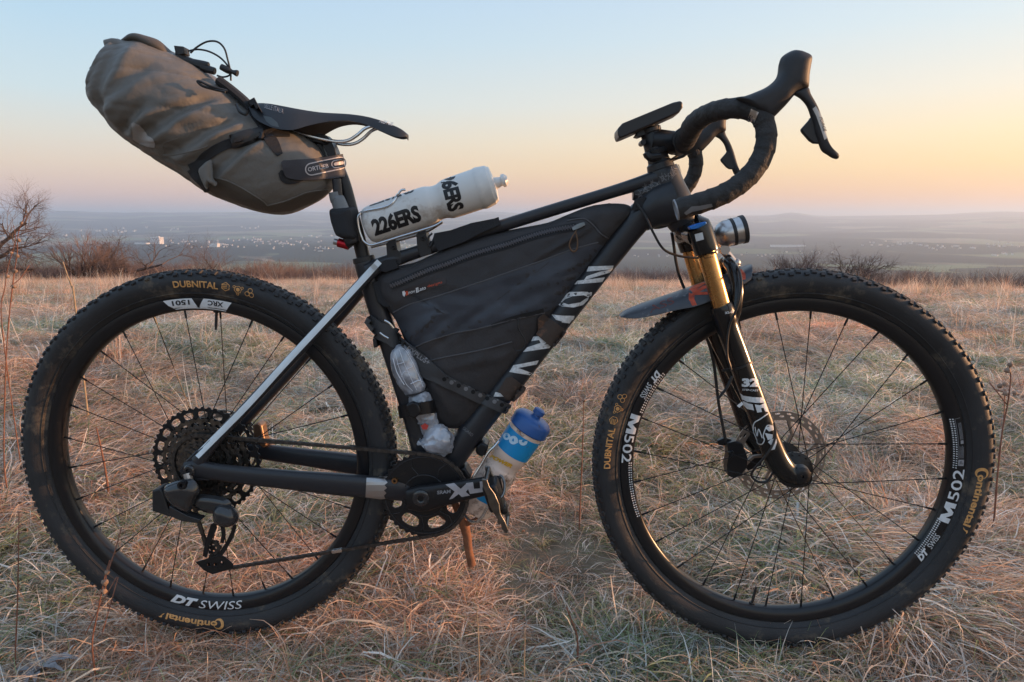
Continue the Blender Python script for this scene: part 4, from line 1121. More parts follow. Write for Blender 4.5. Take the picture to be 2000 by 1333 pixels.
# mudguard
mud = part_empty('mudguard', bike, 'short grey and black mudguard with a worn red emblem')
MG = [(1211, 616, 618, .012), (1222, 607, 620, .026), (1245, 597, 621, .036), (1280, 584, 615, .043), (1320, 571, 605, .047), (1360, 557, 597, .049), (1400, 543, 582, .050), (1440, 529, 562, .048), (1467, 516, 545, .040)]
mg = cr(MG, 34); grid = []
for x, yc, ye, w in mg:
    pc = P(x, yc, 0); pe = P(x, ye, -w); row = []
    for j in range(13):
        s = -1 + 2 * j / 12; row.append(Vector((pc.x * (1 - abs(s)) + pe.x * abs(s), w * math.sin(s * 1.45) / math.sin(1.45), pe.z + (pc.z - pe.z) * (1 - abs(s) ** 2.0))))
    grid.append(row)
bm = bmesh.new(); rings = [r + [p - Vector((0, 0, 0.0014)) for p in r[::-1]] for r in grid]; loft(bm, rings, True, True); BV_MG = bvh_of(bm)
M_MUD = mat('mudguard_plastic', (0.060, 0.066, 0.080), 0.35, dirt=(0.36, 0.36, 0.37), dscale=16, damt=0.9, bump=0.1, bscale=300)
add('fender_blade', bm, M_MUD, mud)
M_RED = mat('worn_red_print', (0.66, 0.10, 0.045), 0.5, var=0.4, vscale=90)
bm = bmesh.new(); mp = rawmap([BV_MG], 0.0007, -0.04)
poly_bm([(1346, 566), (1352, 560), (1372, 553), (1380, 553), (1366, 562), (1357, 572), (1356, 585), (1361, 596), (1352, 598), (1345, 585)], mp, bm, cuts=(4, 4))
poly_bm([(1355, 572), (1372, 560), (1381, 557), (1382, 562), (1366, 571), (1381, 571), (1383, 576), (1357, 577)], mp, bm, cuts=(4, 3))
poly_bm([(1436, 530), (1448, 526), (1456, 536), (1456, 546), (1446, 548), (1449, 538)], mp, bm, cuts=(3, 3))
add('emblem', bm, M_RED, mud, smooth=False, free=False)
bm = bmesh.new(); text_bm('ASS', pxmap([BV_MG], 1270, 612, 22, 0.0006, -0.04), 52, 13, cuts=4, bm=bm); add('lettering', bm, mat('faded_red_print', (0.20, 0.06, 0.05), 0.5, var=0.5, vscale=200), mud, smooth=False, free=False)
# ================================================================== drivetrain
crank = part_empty('crankset', bike, 'black crankset with pale lettering')
CC = Vector((BBp.x, -0.0500, BBp.z))
RCH = 40 * 0.0127 / (2 * math.pi)
bm = bmesh.new(); loops = [gear_loop(RCH - 0.0006, 40, 0.0034)]
for k in range(7):
    a = 2 * math.pi * (k + 0.5) / 7 + 0.15; w = 0.30
    if k in (0, 1, 2): continue
    loops.append(slot(RCH * 0.56, RCH * 0.84, a - w, a + w))
loops.append(circle(0, 0, 0.012, 24)[::-1])
solid(bm, loops, lambda u, v, y: CC + Vector((u, y, v)), -0.0016, 0.0016)
BV_CR = bvh_of(bm); add('chainring', bm, M_BLK, crank, smooth=False, bevel=0.0006)
bm = bmesh.new()   # raised ring and ribs of the chainring
for rr_, t_ in ((RCH * 0.93, 0.0012), (RCH * 0.50, 0.0014)):
    V_ = []
    for i in range(80):
        a = 2 * math.pi * i / 80; V_.append([bm.verts.new(CC + Vector(((rr_ + t_ * math.cos(q)) * math.cos(a), -0.0018 + t_ * math.sin(q), (rr_ + t_ * math.cos(q)) * math.sin(a)))) for q in np.linspace(0, 6.283, 6, endpoint=False)])
    for i in range(80):
        for j in range(6): bm.faces.new((V_[i][j], V_[i][(j + 1) % 6], V_[(i + 1) % 80][(j + 1) % 6], V_[(i + 1) % 80][j]))
for k in range(7):
    a = 2 * math.pi * k / 7 + 0.15
    tube(bm, [polar(CC, RCH * 0.52, a - 0.1, -0.002), polar(CC, RCH * 0.74, a + 0.03, -0.002), polar(CC, RCH * 0.91, a - 0.06, -0.002)], 0.0012, 6)
add('chainring_rib', bm, M_SHINY, crank)
bm = bmesh.new(); c = P(771, 939, -0.054); lathe(bm, [(0, 0.0025), (-0.003, 0.0028), (-0.003, 0.0055), (0.002, 0.0065)], c, (0, 1, 0), 16); add('chainring_bolt', bm, mat('brass_bolt', (0.42, 0.26, 0.14), 0.3, metal=1.0), crank)
ARM = [(796, 975, -0.074, 20), (822, 974, -0.074, 26), (850, 969, -0.075, 24), (890, 961, -0.077, 21.5), (930, 953, -0.080, 19.5), (962, 947, -0.083, 18), (980, 944, -0.083, 15)]
bm = bmesh.new(); ptube(bm, ARM, n=20, k=30, up=(0, 1, 0), flat=0.42, power=3.4)
BV_ARM = bvh_of(bm); add('crank_arm', bm, M_BLK, crank)
bm = bmesh.new()
c = P(822, 974, -0.086); lathe(bm, [(0.006, 0.0), (0.004, 0.0055), (-0.001, 0.0060), (-0.002, 0.0075), (-0.002, 0.0120), (0.0, 0.0155), (0.004, 0.016)], c, (0, 1, 0), 30); add('crank_bolt', bm, M_SHINY, crank)
bm = bmesh.new(); tube(bm, [Vector((CC.x, -0.074, CC.z)), Vector((CC.x, 0.078, CC.z))], 0.0145, 20); add('crank_axle', bm, M_BLK, crank)
pc0, pc1 = P(822, 974, -0.074), P(968, 946, -0.083)
fa = Vector((CC.x, 0.078, CC.z)); dirr = Vector((pc0.x - pc1.x, 0, pc0.z - pc1.z))
bm = bmesh.new(); tube(bm, [fa - dirr * 0.1, fa, fa + dirr * 0.5, fa + dirr, fa + dirr * 1.08], [(.016, .008), (.021, .009), (.017, .0075), (.014, .0075), (.010, .006)], 18, up=(0, 1, 0), power=3.2); add('crank_arm', bm, M_BLK, crank)
bm = bmesh.new(); text_bm('SRAM', pxmap([BV_ARM], 854, 966, 6, 0.0006), 27, 7, bold=0.03, shear=0.1, bm=bm); add('lettering', bm, M_GREY, crank, smooth=False, free=False)
M_PINK = mat('pale_grey_print', (0.44, 0.41, 0.42), 0.5, var=0.15, vscale=100)
bm = bmesh.new(); mp = rawmap([BV_ARM], 0.0006, -0.084)
poly_bm([(870, 947), (887, 944), (900, 955), (912, 944), (924, 943), (910, 961), (918, 968), (902, 971), (896, 965), (884, 974), (877, 976), (888, 960)], mp, bm, cuts=(8, 5))
poly_bm([(910, 944), (924, 942), (926, 955), (938, 954), (937, 941), (946, 940), (949, 960), (918, 965)], mp, bm, cuts=(6, 4))
poly_bm([(951, 940), (957, 939), (960, 958), (953, 952)], mp, bm, cuts=(1, 4))
add('lettering', bm, M_PINK, crank, smooth=False, free=False)
# pedals
def pedal(m_):
    pd = part_empty('pedal', bike, 'flat caged clip pedal')
    if not m_: X0 = P(968, 946, -0.083); sy = -1
    else: X0 = fa + dirr; sy = 1
    up = Vector((-0.30, 0, 0.95)).normalized(); fw = Vector((0.95, 0, 0.30)).normalized()
    def q(a, b, y): return X0 + fw * a * 0.8 + up * b + Vector((0, sy * y, 0))
    bm = bmesh.new(); tube(bm, [q(0, 0, -0.008), q(0, 0, 0.012), q(0, 0, 0.014), q(0, 0, 0.070)], [0.0078, 0.0078, 0.0055, 0.0075], 14); add('pedal_axle', bm, M_STEEL, pd)
    out = [(0.004, 0.040), (-0.006, 0.044), (-0.009, 0.030), (-0.007, 0.012), (-0.009, -0.006), (-0.004, -0.026), (0.002, -0.042), (0.000, -0.052), (0.006, -0.062), (0.013, -0.058), (0.012, -0.040), (0.008, -0.024), (0.012, -0.008), (0.010, 0.012), (0.004, 0.026)]
    for y0, y1 in ((0.014, 0.020), (0.074, 0.080)):
        bm = bmesh.new(); solid(bm, [out], lambda u, v, y: q(u, v, y), y0, y1); add('pedal_plate', bm, M_STEEL, pd, bevel=0.001)
    for a, b in ((0.0, 0.038), (0.0, -0.040), (0.007, -0.058)):
        bm = bmesh.new(); tube(bm, [q(a, b, 0.016), q(a, b, 0.078)], 0.0038, 8); add('pedal_bar', bm, M_STEEL, pd)
    bm = bmesh.new(); c = q(0, 0, 0.047); box(bm, c, 0.026, 0.046, 0.050, Matrix((fw, Vector((0, 1, 0)), up)).transposed())
    box(bm, q(0.012, -0.028, 0.047), 0.012, 0.030, 0.018, Matrix((fw, Vector((0, 1, 0)), up)).transposed())
    add('clip_body', bm, M_BLK, pd, bevel=0.005)
    bm = bmesh.new()
    tube(bm, [q(0.016, 0.010, 0.047) + Vector((math.cos(t) * 0.010, 0, math.sin(t) * 0.016)) + Vector((0, 0.012 * math.sin(t), 0)) for t in np.linspace(-1.6, 1.6, 12)], 0.0028, 8); add('clip_bow', bm, M_STEEL, pd)
mir(pedal)
# ------------------------------------------------------------------ chain: every link
chain = part_empty('chain', bike)
YC0, YC1 = -0.0335, -0.0500
PUL1, PUL2 = P(416, 1079, -0.040), P(420, 1098, -0.042)
TEETH_R = 28 * 0.00202
S0 = Vector((RC.x, 0, RC.z))
def tangent(c0, r0, c1, r1, side):
    """outer tangent of two circles in the x-z plane; side +1 upper, -1 lower"""
    d = Vector((c1.x - c0.x, 0, c1.z - c0.z)); L = d.length; th = math.atan2(d.z, d.x)
    b = math.acos(max(-1, min(1, (r0 - r1) / L)))
    a = th + side * b
    return a
path = []
a_up = tangent(S0, TEETH_R, CC, RCH, 1)
def arc(c, r, a0, a1, y0, y1, cw):
    if cw and a1 > a0: a1 -= 2 * math.pi
    if not cw and a1 < a0: a1 += 2 * math.pi
    n = max(3, int(abs(a1 - a0) * r / 0.003))
    return [Vector((c.x + r * math.cos(a0 + (a1 - a0) * i / n), y0 + (y1 - y0) * i / n, c.z + r * math.sin(a0 + (a1 - a0) * i / n))) for i in range(n + 1)]
P1c = Vector((PUL1.x, 0, PUL1.z + 0.002)); P2c = Vector((P(424, 1098, -0.042).x, 0, P(424, 1098, -0.042).z))
rp1, rp2 = 0.0135, 0.0165
P1c = Vector((P(415, 1070, -0.042).x, 0, P(415, 1070, -0.042).z))
a_lo = tangent(CC, RCH, P2c, rp2, 1)
# start at the sprocket top, run forward over the chainring, back under, round the two jockey wheels, up behind the sprocket
path += arc(CC, RCH, a_up, a_lo, YC1, YC1, True)
path += arc(P2c, rp2, a_lo, math.pi * 0.62, -0.042, -0.042, True)
path += arc(P1c, rp1, math.pi * -0.35, math.pi * 0.85, -0.042, -0.042, False)[0:]
path += arc(S0, TEETH_R, math.pi * 1.30, a_up, YC0, YC0, True)
path.append(path[0])
# resample at the pitch
dist = [0]
for i in range(1, len(path)): dist.append(dist[-1] + (path[i] - path[i - 1]).length)
nl = int(round(dist[-1] / 0.0127)); nl += nl % 2
pt = [dist[-1] * i / nl for i in range(nl)]
xs = [np.interp(pt, dist, [p[k] for p in path]) for k in range(3)]
PTS = [Vector((xs[0][i], xs[1][i], xs[2][i])) for i in range(nl)]
def link_mesh(outer):
    bm = bmesh.new(); hw = 0.0026 if outer else 0.0018; L = 0.0127
    o = []
    for k in range(14):
        t = 2 * math.pi * k / 14; c, s = math.cos(t), math.sin(t)
        r = 0.0042
        x = (L / 2 + r * abs(c)) * (1 if c > 0 else -1); z = r * s
        if abs(c) < 0.3: x = (0 if abs(c) < 0.05 else math.copysign(0.002, c)); z = 0.0029 * (1 if s > 0 else -1)
        o.append((x, z))
    for sg in (-1, 1):
        solid(bm, [o], lambda u, v, y: Vector((u, y, v)), sg * hw - 0.0005, sg * hw + 0.0005)
    if outer:
        for x in (-L / 2, L / 2): lathe(bm, [(-hw - 0.0008, 0.0), (-hw - 0.0008, 0.0018), (hw + 0.0008, 0.0018), (hw + 0.0008, 0.0)], (x, 0, 0), (0, 1, 0), 8)
    me = bpy.data.meshes.new('link'); bm.to_mesh(me); bm.free(); me.materials.append(M_CHAIN); return me
LM = (link_mesh(False), link_mesh(True))
og = ORG[chain.name]
ql = min(range(nl), key=lambda i: ((PTS[i] + PTS[(i + 1) % nl]) / 2 - P(657, 1079, -0.045)).length)
for i in range(nl):
    a, b = PTS[i], PTS[(i + 1) % nl]; d = (b - a).normalized()
    me = LM[i % 2]
    if i == ql: 
        me = LM[1].copy(); me.materials.clear(); me.materials.append(M_SILV)
    o = bpy.data.objects.new('link', me); COL.objects.link(o); o.parent = chain
    o.location = (a + b) / 2 - og
    o.rotation_euler = (0, -math.atan2(d.z, d.x), math.asin(max(-1, min(1, d.y))) * (1 if d.x > 0 else -1))
# ------------------------------------------------------------------ derailleur
der = part_empty('derailleur', bike, 'glossy black wireless rear derailleur')
bm = bmesh.new(); plate(bm, [(306, 952), (322, 948), (330, 960), (336, 985), (345, 1000), (340, 1004), (320, 996), (306, 992)], -0.070, 0.034); add('battery', bm, M_PLAST, der, bevel=0.003)
bm = bmesh.new()
pillow(bm, [(320, 955), (330, 945), (352, 938), (372, 935), (384, 944), (390, 960), (382, 975), (372, 1000), (360, 1000), (342, 990), (328, 975)], [(345, 960), (368, 965)], -0.083, lambda s, w: 0.016 * (1 - (1 - s) ** 2.5) ** 0.5, rings=5, n=50); add('knuckle', bm, M_SHINY, der)
bm = bmesh.new()
plate(bm, [(336, 985), (372, 1004), (398, 1012), (390, 1018), (360, 1014), (336, 1004)], -0.078, 0.02)
pillow(bm, [(370, 975), (390, 966), (425, 969), (446, 976), (452, 988), (440, 1000), (410, 1004), (385, 992)], [(395, 982), (430, 985)], -0.070, lambda s, w: 0.010 * (1 - (1 - s) ** 2.5) ** 0.5, rings=4, n=40)
add('linkage', bm, M_SHINY, der, bevel=0.002)
bm = bmesh.new()
pillow(bm, [(418, 996), (424, 985), (440, 984), (456, 992), (465, 1006), (464, 1020), (452, 1028), (436, 1028), (420, 1018)], [(436, 1006), (450, 1010)], -0.075, lambda s, w: 0.018 * (1 - (1 - s) ** 2.5) ** 0.5, rings=5, n=40); add('lower_knuckle', bm, M_SHINY, der)
bm = bmesh.new(); c = P(354, 949, -0.101); lathe(bm, [(0.002, 0.003), (-0.001, 0.004), (-0.001, 0.0075), (0.01, 0.0085)], c, (0, 1, 0), 20); add('mount_bolt', bm, M_BLK, der)
bm = bmesh.new(); ptube(bm, [(372, 948, -0.08, 7), (366, 925, -0.075, 9)], n=10); add('hanger', bm, M_DULL, der)
for yy in (-0.050, -0.034):
    bm = bmesh.new()
    plate(bm, [(412, 1024), (420, 1020), (424, 1030), (410, 1065), (404, 1090), (396, 1086), (400, 1062)], yy, 0.0018)
    plate(bm, [(430, 1024), (438, 1022), (441, 1045), (437, 1062), (430, 1060), (433, 1044)], yy - 0.001, 0.0018)
    plate(bm, [(456, 1022), (463, 1026), (456, 1050), (440, 1078), (428, 1094), (422, 1088), (440, 1062), (451, 1040)], yy - 0.002, 0.0018)
    plate(bm, [(382, 1098), (395, 1094), (430, 1084), (440, 1088), (456, 1102), (455, 1110), (446, 1112), (430, 1118), (415, 1122), (398, 1114)], yy - 0.003, 0.0018, holes=[[(418, 1100), (424, 1100), (424, 1105), (418, 1105)], [(432, 1096), (438, 1098), (436, 1104), (431, 1102)], [(405, 1100), (411, 1100), (411, 1106), (405, 1106)]])
    add('cage_plate', bm, M_BLK, der, smooth=False, bevel=0.0006)
for c_, t_, r_ in ((P1c, 12, 0.0115), (P2c, 14, 0.0145)):
    bm = bmesh.new(); cc = Vector((c_.x, -0.042, c_.z)); loops = [gear_loop(r_, t_, 0.003)]
    for k in range(5): loops.append(slot(r_ * 0.45, r_ * 0.78, 2 * math.pi * k / 5 - 0.35, 2 * math.pi * k / 5 + 0.35))
    solid(bm, loops, lambda u, v, y: cc + Vector((u, y, v)), -0.0012, 0.0012); add('jockey_wheel', bm, M_BLK, der, smooth=False)
# rear calliper behind the sprockets, the low sun's orange painted into its colour
bm = bmesh.new()
plate(bm, [(498, 828), (508, 822), (516, 828), (520, 850), (526, 868), (518, 872), (506, 860), (500, 846)], 0.062, 0.026)
plate(bm, [(508, 868), (530, 864), (552, 888), (548, 894), (520, 884)], 0.070, 0.014)
add('brake_calliper', bm, mat('sun_tinted_alloy', (0.28, 0.17, 0.11), 0.4, metal=0.8), bike, bevel=0.003)
# ================================================================== bags, bottles and small gear: things of their own
def nz3(p, s, seed=0.0): return noise.noise(Vector((p.x * s + seed, p.y * s, p.z * s)))
# ---- seat bag
sbo = P(640, 380, 0)
sbag = thing('seat_bag', 'large olive grey roll-top bag strapped behind the saddle', 'saddle bag', sbo)
M_BAG = mat('olive_grey_fabric', (0.158, 0.147, 0.134), 0.46, bump=0.6, bscale=85, var=0.10, vscale=9, weave=0.4, wscale=260, spec=0.45)
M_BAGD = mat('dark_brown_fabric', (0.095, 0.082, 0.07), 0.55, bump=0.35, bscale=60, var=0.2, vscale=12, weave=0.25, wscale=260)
M_WEB = mat('black_webbing', (0.022, 0.023, 0.027), 0.7, bump=0.3, bscale=900, weave=0.5, wscale=900)
ST = [  # top point, bottom point, half thickness
    (205, 86, 176, 140, .012), (226, 80, 174, 168, .045), (262, 76, 186, 205, .072), (300, 82, 206, 226, .088), (342, 104, 232, 260, .097), (392, 134, 272, 291, .101), (432, 163, 322, 322, .100),
    (468, 194, 372, 354, .096), (508, 222, 424, 386, .090), (552, 246, 474, 405, .083), (590, 262, 520, 418, .073), (618, 280, 560, 419, .062), (636, 306, 600, 404, .050), (645, 336, 628, 388, .038), (649, 356, 642, 374, .022)]
st = cr(ST, 240)
def ridge(x, w): return math.exp(-(x / w) ** 2)
def bagdisp(i, th, p):
    """folds: soft dents, pull creases running from the straps, seams"""
    s = i / 239; c, q = math.cos(th), math.sin(th)   # c: up along the section, q: towards the viewer side
    d = 0.0065 * nz3(p, 9, 3) + 0.0025 * nz3(p, 22, 9) + 0.0008 * nz3(p, 60, 5)
    # long diagonal pull folds in the middle
    for s0, a0, sl, dep, wd, a_lo, a_hi in ((0.44, 0.2, 0.20, 0.010, 0.018, -0.7, 0.9), (0.52, 0.1, 0.25, 0.009, 0.016, -0.8, 0.8), (0.36, -0.2, 0.10, 0.009, 0.015, -0.9, 0.1), (0.60, -0.1, 0.22, 0.006, 0.014, -0.6, 0.8), (0.20, 0.3, -0.16, 0.008, 0.03, -0.8, 0.8), (0.10, 0.0, -0.10, 0.010, 0.02, -0.6, 0.9), (0.29, 0.1, 0.14, 0.006, 0.02, -0.8, 0.7)):
        if a_lo < c < a_hi:
            e = s - (s0 + sl * (c - a0) * 0.3); fade = min(1, (c - a_lo) / 0.25, (a_hi - c) / 0.25)
            d += fade * (-dep * ridge(e, wd) + dep * 0.55 * ridge(e - wd * 1.7, wd * 0.9))
    # sharp crumples: valleys of a ridged noise, strongest in the middle and at the rolled end
    u_ = s * 9.0 - c * 1.7; w1 = Vector((u_ * 1.9, c * 0.9 + q * 1.3, q * 0.8 + 3.0)); n1 = 1 - abs(noise.noise(w1)) * 3.6
    w2 = Vector((u_ * 3.1 + c * 2.4, c * 1.9 - s * 3, q * 1.2 + 8.0)); n2 = 1 - abs(noise.noise(w2)) * 4.0
    amt = 0.22 + 0.78 * max(ridge(s - 0.42, 0.16), ridge(s - 0.06, 0.10))
    d -= amt * (0.0032 * max(0, n1) ** 3 + 0.0014 * max(0, n2) ** 3)
    # the cinching strap
    e = s - (0.575 + 0.10 * c); d -= 0.006 * ridge(e, 0.03)
    # crushed roll-top end
    if s < 0.22: d += (0.22 - s) / 0.22 * (0.012 * nz3(p, 18, 20) - 0.006 * abs(nz3(p, 32, 8)))
    return d
rings = []; NB = 150
for i, (xt, yt, xb, yb, hw) in enumerate(st):
    kk = max(0, 1 - i / 150); xt += 17 * kk; xb += 15 * kk; yt += 8 * kk; yb += 3 * kk
    pt_, pb = P(xt, yt, 0), P(xb, yb, 0); c = (pt_ + pb) / 2; h = (pt_ - pb) / 2
    ring = []
    for j in range(NB):
        th = 2 * math.pi * j / NB; ct, sn = math.cos(th), math.sin(th)
        e = 2 / 2.35
        a = math.copysign(abs(ct) ** e, ct); b = math.copysign(abs(sn) ** e, sn)
        dirv = (h.normalized() * ct * 1.0 + Vector((0, -1, 0)) * sn)
        p = c + h * a + Vector((0, -hw * b, 0))
        k = bagdisp(i, th, p)
        if abs(ct) > 0.93: k *= 0.45
        p = p + dirv * k
        ring.append(p)
    rings.append(ring)
bm = bmesh.new(); loft(bm, rings, True, True); BV_SB = bvh_of(bm)
add('bag_body', bm, M_BAG, sbag, angle=180)
# darker lower panel with a raised seam
def seam(bm, rows, bv, r=0.0011, Yf=0.0):
    a = cr(rows, len(rows) * 6); tube(bm, [hits(bv, q[0], q[1], r * 0.4, Yf) for q in a], r, 6)
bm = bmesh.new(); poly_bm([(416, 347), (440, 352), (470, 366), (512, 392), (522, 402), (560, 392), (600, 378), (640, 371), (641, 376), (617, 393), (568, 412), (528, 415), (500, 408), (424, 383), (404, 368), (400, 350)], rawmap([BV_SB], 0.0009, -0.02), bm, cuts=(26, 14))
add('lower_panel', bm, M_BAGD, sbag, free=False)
bm = bmesh.new(); seam(bm, [(416, 347), (440, 352), (470, 366), (512, 392), (522, 402)], [BV_SB]); seam(bm, [(522, 402), (560, 392), (600, 376), (640, 370)], [BV_SB])
seam(bm, [(320, 303), (340, 303), (370, 297), (406, 286)], [BV_SB]); seam(bm, [(321, 300), (320, 281), (346, 271)], [BV_SB], 0.0007)
add('seam', bm, M_BAG, sbag)
bm = bmesh.new(); poly_bm([(258, 242), (262, 240), (272, 244), (282, 254), (290, 266), (300, 272), (303, 280), (302, 288), (290, 287), (272, 280), (260, 272)], rawmap([BV_SB], 0.0012, -0.05), bm, cuts=(8, 8))
add('reflective_patch', bm, mat('reflective_grey', (0.34, 0.32, 0.31), 0.4, var=0.2, vscale=40), sbag, free=False)
# rolled closure on top
bm = bmesh.new()
ptube(bm, [(234, 84, -0.03, 3), (258, 80, -0.03, 8), (281, 81, -0.028, 10), (305, 90, -0.024, 11), (330, 104, -0.02, 8), (342, 112, -0.02, 3)], n=16, k=40, up=(0, 1, 0), flat=2.6)
for v in bm.verts: v.co += Vector((0, 0, 1)) * 0.006 * nz3(v.co, 30, 2) + Vector((1, 0, 0)) * 0.004 * nz3(v.co, 40, 8)
add('roll_closure', bm, M_BAGD, sbag, angle=180)
bm = bmesh.new()
pillow(bm, [(203, 81), (214, 77), (228, 75), (238, 80), (248, 88), (242, 100), (228, 110), (214, 104), (208, 94)], [(220, 88), (232, 92)], -0.045, lambda s, w: 0.012 * (1 - (1 - s) ** 2.5) ** 0.5, rings=4, n=36)
for v in bm.verts: v.co += Vector((1, 0, 1)) * 0.003 * nz3(v.co, 50, 2)
add('fabric_corner', bm, M_BAG, sbag, angle=180)
# cinch strap round the belly with its buckle
bm = bmesh.new(); ribbon(bm, [(373, 330, 20), (388, 322, 20), (402, 306, 20), (430, 288, 19), (462, 276, 18), (500, 266, 17), (530, 260, 17), (566, 262, 12)], [BV_SB], th=0.0022, Yfall=-0.05); BV_STR = bvh_of(bm)
ribbon(bm, [(374, 330, 16), (384, 345, 14), (396, 358, 12), (406, 374, 10)], [BV_SB], th=0.0018, Yfall=-0.05)
add('cinch_strap', bm, M_WEB, sbag)
bm = bmesh.new(); ribbon(bm, [(452, 277, 27), (470, 273, 30), (490, 268, 27), (500, 265, 22), (514, 262, 26)], [BV_SB, BV_STR], th=0.005, Yfall=-0.05, k=14); add('buckle', bm, M_PLAST, sbag, bevel=0.001)
bm = bmesh.new(); ribbon(bm, [(458, 276, 6), (466, 274, 8), (474, 272, 5)], [BV_SB, BV_STR], th=0.0082, Yfall=-0.05, k=8); ribbon(bm, [(496, 270, 3), (508, 264, 4), (516, 268, 3)], [BV_SB, BV_STR], th=0.0078, Yfall=-0.05, k=8); add('buckle_latch', bm, M_FRAME, sbag)
bm = bmesh.new(); ribbon(bm, [(523, 264, 22), (536, 285, 21), (547, 303, 12)], [BV_SB], th=0.0016, Yfall=-0.05); add('strap_end', bm, M_WEB, sbag)
# strap up over the saddle rear, flap pocket
bm = bmesh.new(); ribbon(bm, [(486, 198, 26), (500, 222, 24), (516, 246, 22), (528, 262, 20)], [BV_SB], th=0.003, Yfall=-0.07)
ptube(bm, [(428, 158, -0.030, 9), (452, 176, -0.030, 9), (478, 198, -0.03, 9), (492, 214, -0.03, 9)], n=8, up=(0, 1, 0), flat=1.6, k=12)
add('saddle_strap', bm, M_WEB, sbag)
bm = bmesh.new()
pillow(bm, [(388, 336), (398, 322), (412, 312), (415, 330), (416, 350), (424, 358), (420, 364), (410, 360), (404, 370), (396, 358)], [(402, 330), (408, 350)], -0.088, lambda s, w: 0.010 * (1 - (1 - s) ** 2.5) ** 0.5, rings=4, n=40)
add('fabric_tab', bm, M_BAG, sbag, angle=180)
# bungee hooks and cords on the top
bm = bmesh.new()
ptube(bm, [(346, 97, -0.02, 4), (352, 108, -0.02, 9), (362, 118, -0.02, 9), (378, 124, -0.02, 8), (400, 132, -0.02, 7), (418, 142, -0.02, 5)], n=10, k=20)
plate(bm, [(345, 92), (364, 94), (366, 108), (352, 110), (347, 102)], -0.02, 0.02)
ptube(bm, [(370, 120, -0.02, 6), (396, 126, -0.02, 7), (408, 128, -0.02, 6)], n=10); ptube(bm, [(394, 132, -0.02, 8), (420, 140, -0.02, 7)], n=10)
add('hook_rail', bm, M_PLAST, sbag, bevel=0.001)
for rows in ([(372, 104, -0.02, 1.9), (384, 93, -0.02, 1.9), (404, 82, -0.02, 1.9), (424, 82, -0.02, 1.9), (438, 95, -0.02, 1.9), (445, 118, -0.02, 1.9), (450, 140, -0.02, 1.9), (451, 158, -0.02, 1.9)],
             [(368, 100, -0.02, 1.8), (386, 97, -0.02, 1.8), (408, 101, -0.02, 1.8), (430, 113, -0.02, 1.8), (446, 131, -0.02, 1.8), (449, 146, -0.02, 1.8), (436, 151, -0.02, 1.8), (424, 148, -0.02, 1.8)],
             [(440, 180, -0.075, 2.4), (414, 174, -0.075, 2.6), (395, 168, -0.08, 2.6), (386, 160, -0.08, 2.6), (392, 160, -0.08, 2.6), (410, 168, -0.078, 2.4), (444, 178, -0.07, 2.2)],
             [(462, 205, -0.06, 3), (468, 218, -0.07, 3), (480, 224, -0.07, 3), (484, 216, -0.07, 3)]):
    hose(rows, name='bungee_cord', parent=sbag)
bm = bmesh.new(); ptube(bm, [(432, 131, -0.02, 6), (446, 138, -0.02, 6.5), (454, 141, -0.02, 4), (461, 143, -0.02, 6), (464, 144, -0.02, 6)], n=12); add('cord_stopper', bm, M_PLAST, sbag)
# post strap with its name plate
bm = bmesh.new()
bandpts = [(552, 330, -.046), (575, 332, -.044), (610, 331, -.038), (640, 328, -.030), (662, 325, -.020), (672, 323, -.002), (668, 326, .014), (648, 330, .028), (600, 334, .035)]
a = cr([(x, y, Y) for x, y, Y in bandpts], 50); ringsB = []
for k, (x, y, Y) in enumerate(a):
    hh = np.interp(x, [545, 556, 580, 670], [5, 17, 20, 22]); 
    row = []
    for dx, dy in ((-3, -hh), (-1, -hh / 2), (0, 0), (2, hh / 2), (4, hh)):
        q = P(x + dx, y + dy, Y)
        if Y < 0:
            h_ = hit(x + dx, y + dy, BV_SB)
            if h_ and h_[0].y < q.y + 0.004: q = P(x + dx, y + dy, h_[0].y - 0.0045)
        row.append(q)
    ringsB.append(row + [q + Vector((0, 0.0025 if Y < 0 else -0.0025, 0)) for q in row[::-1]])
loft(bm, ringsB, True, True); BV_OB = bvh_of(bm); add('post_strap', bm, mat('dark_slate_strap', (0.040, 0.040, 0.050), 0.55, bump=0.2, bscale=500), sbag)
bm = bmesh.new(); ribbon(bm, [(546, 336, 8), (558, 344, 27), (574, 346, 26), (590, 342, 20)], [BV_SB], th=0.0015, Yfall=-0.04); add('hook_and_loop_patch', bm, M_WEB, sbag)
mp = rawmap([BV_OB], 0.0006, -0.035)
M_LOGO = mat('pale_silver_print', (0.50, 0.47, 0.48), 0.4, var=0.1, vscale=60)
def capsule(x0, y0, x1, y1, r, n=10):
    a = math.atan2(y1 - y0, x1 - x0); out = []
    for k in range(n + 1):
        t = a + math.pi / 2 + math.pi * k / n; out.append((x0 + r * math.cos(t), y0 + r * math.sin(t)))
    for k in range(n + 1):
        t = a - math.pi / 2 + math.pi * k / n; out.append((x1 + r * math.cos(t), y1 + r * math.sin(t)))
    return out
bm = bmesh.new(); poly_bm(capsule(608, 331, 664, 319, 12.5), mp, bm, cuts=(12, 2), holes=[capsule(608, 331, 664, 319, 10.3)])
poly_bm(capsule(655, 321, 668, 318.5, 8), mp, bm, cuts=(6, 2), holes=[capsule(655, 321, 668, 318.5, 6.2)]); poly_bm(capsule(655, 321, 668, 318.5, 3), mp, bm, cuts=(6, 2))
text_bm('ORTLIEB', pxmap([BV_OB], 602, 336, 11, 0.0007, -0.035), 41, 8.5, bold=0.02, cuts=6, bm=bm)
add('name_plate', bm, M_LOGO, sbag, smooth=False, free=False)

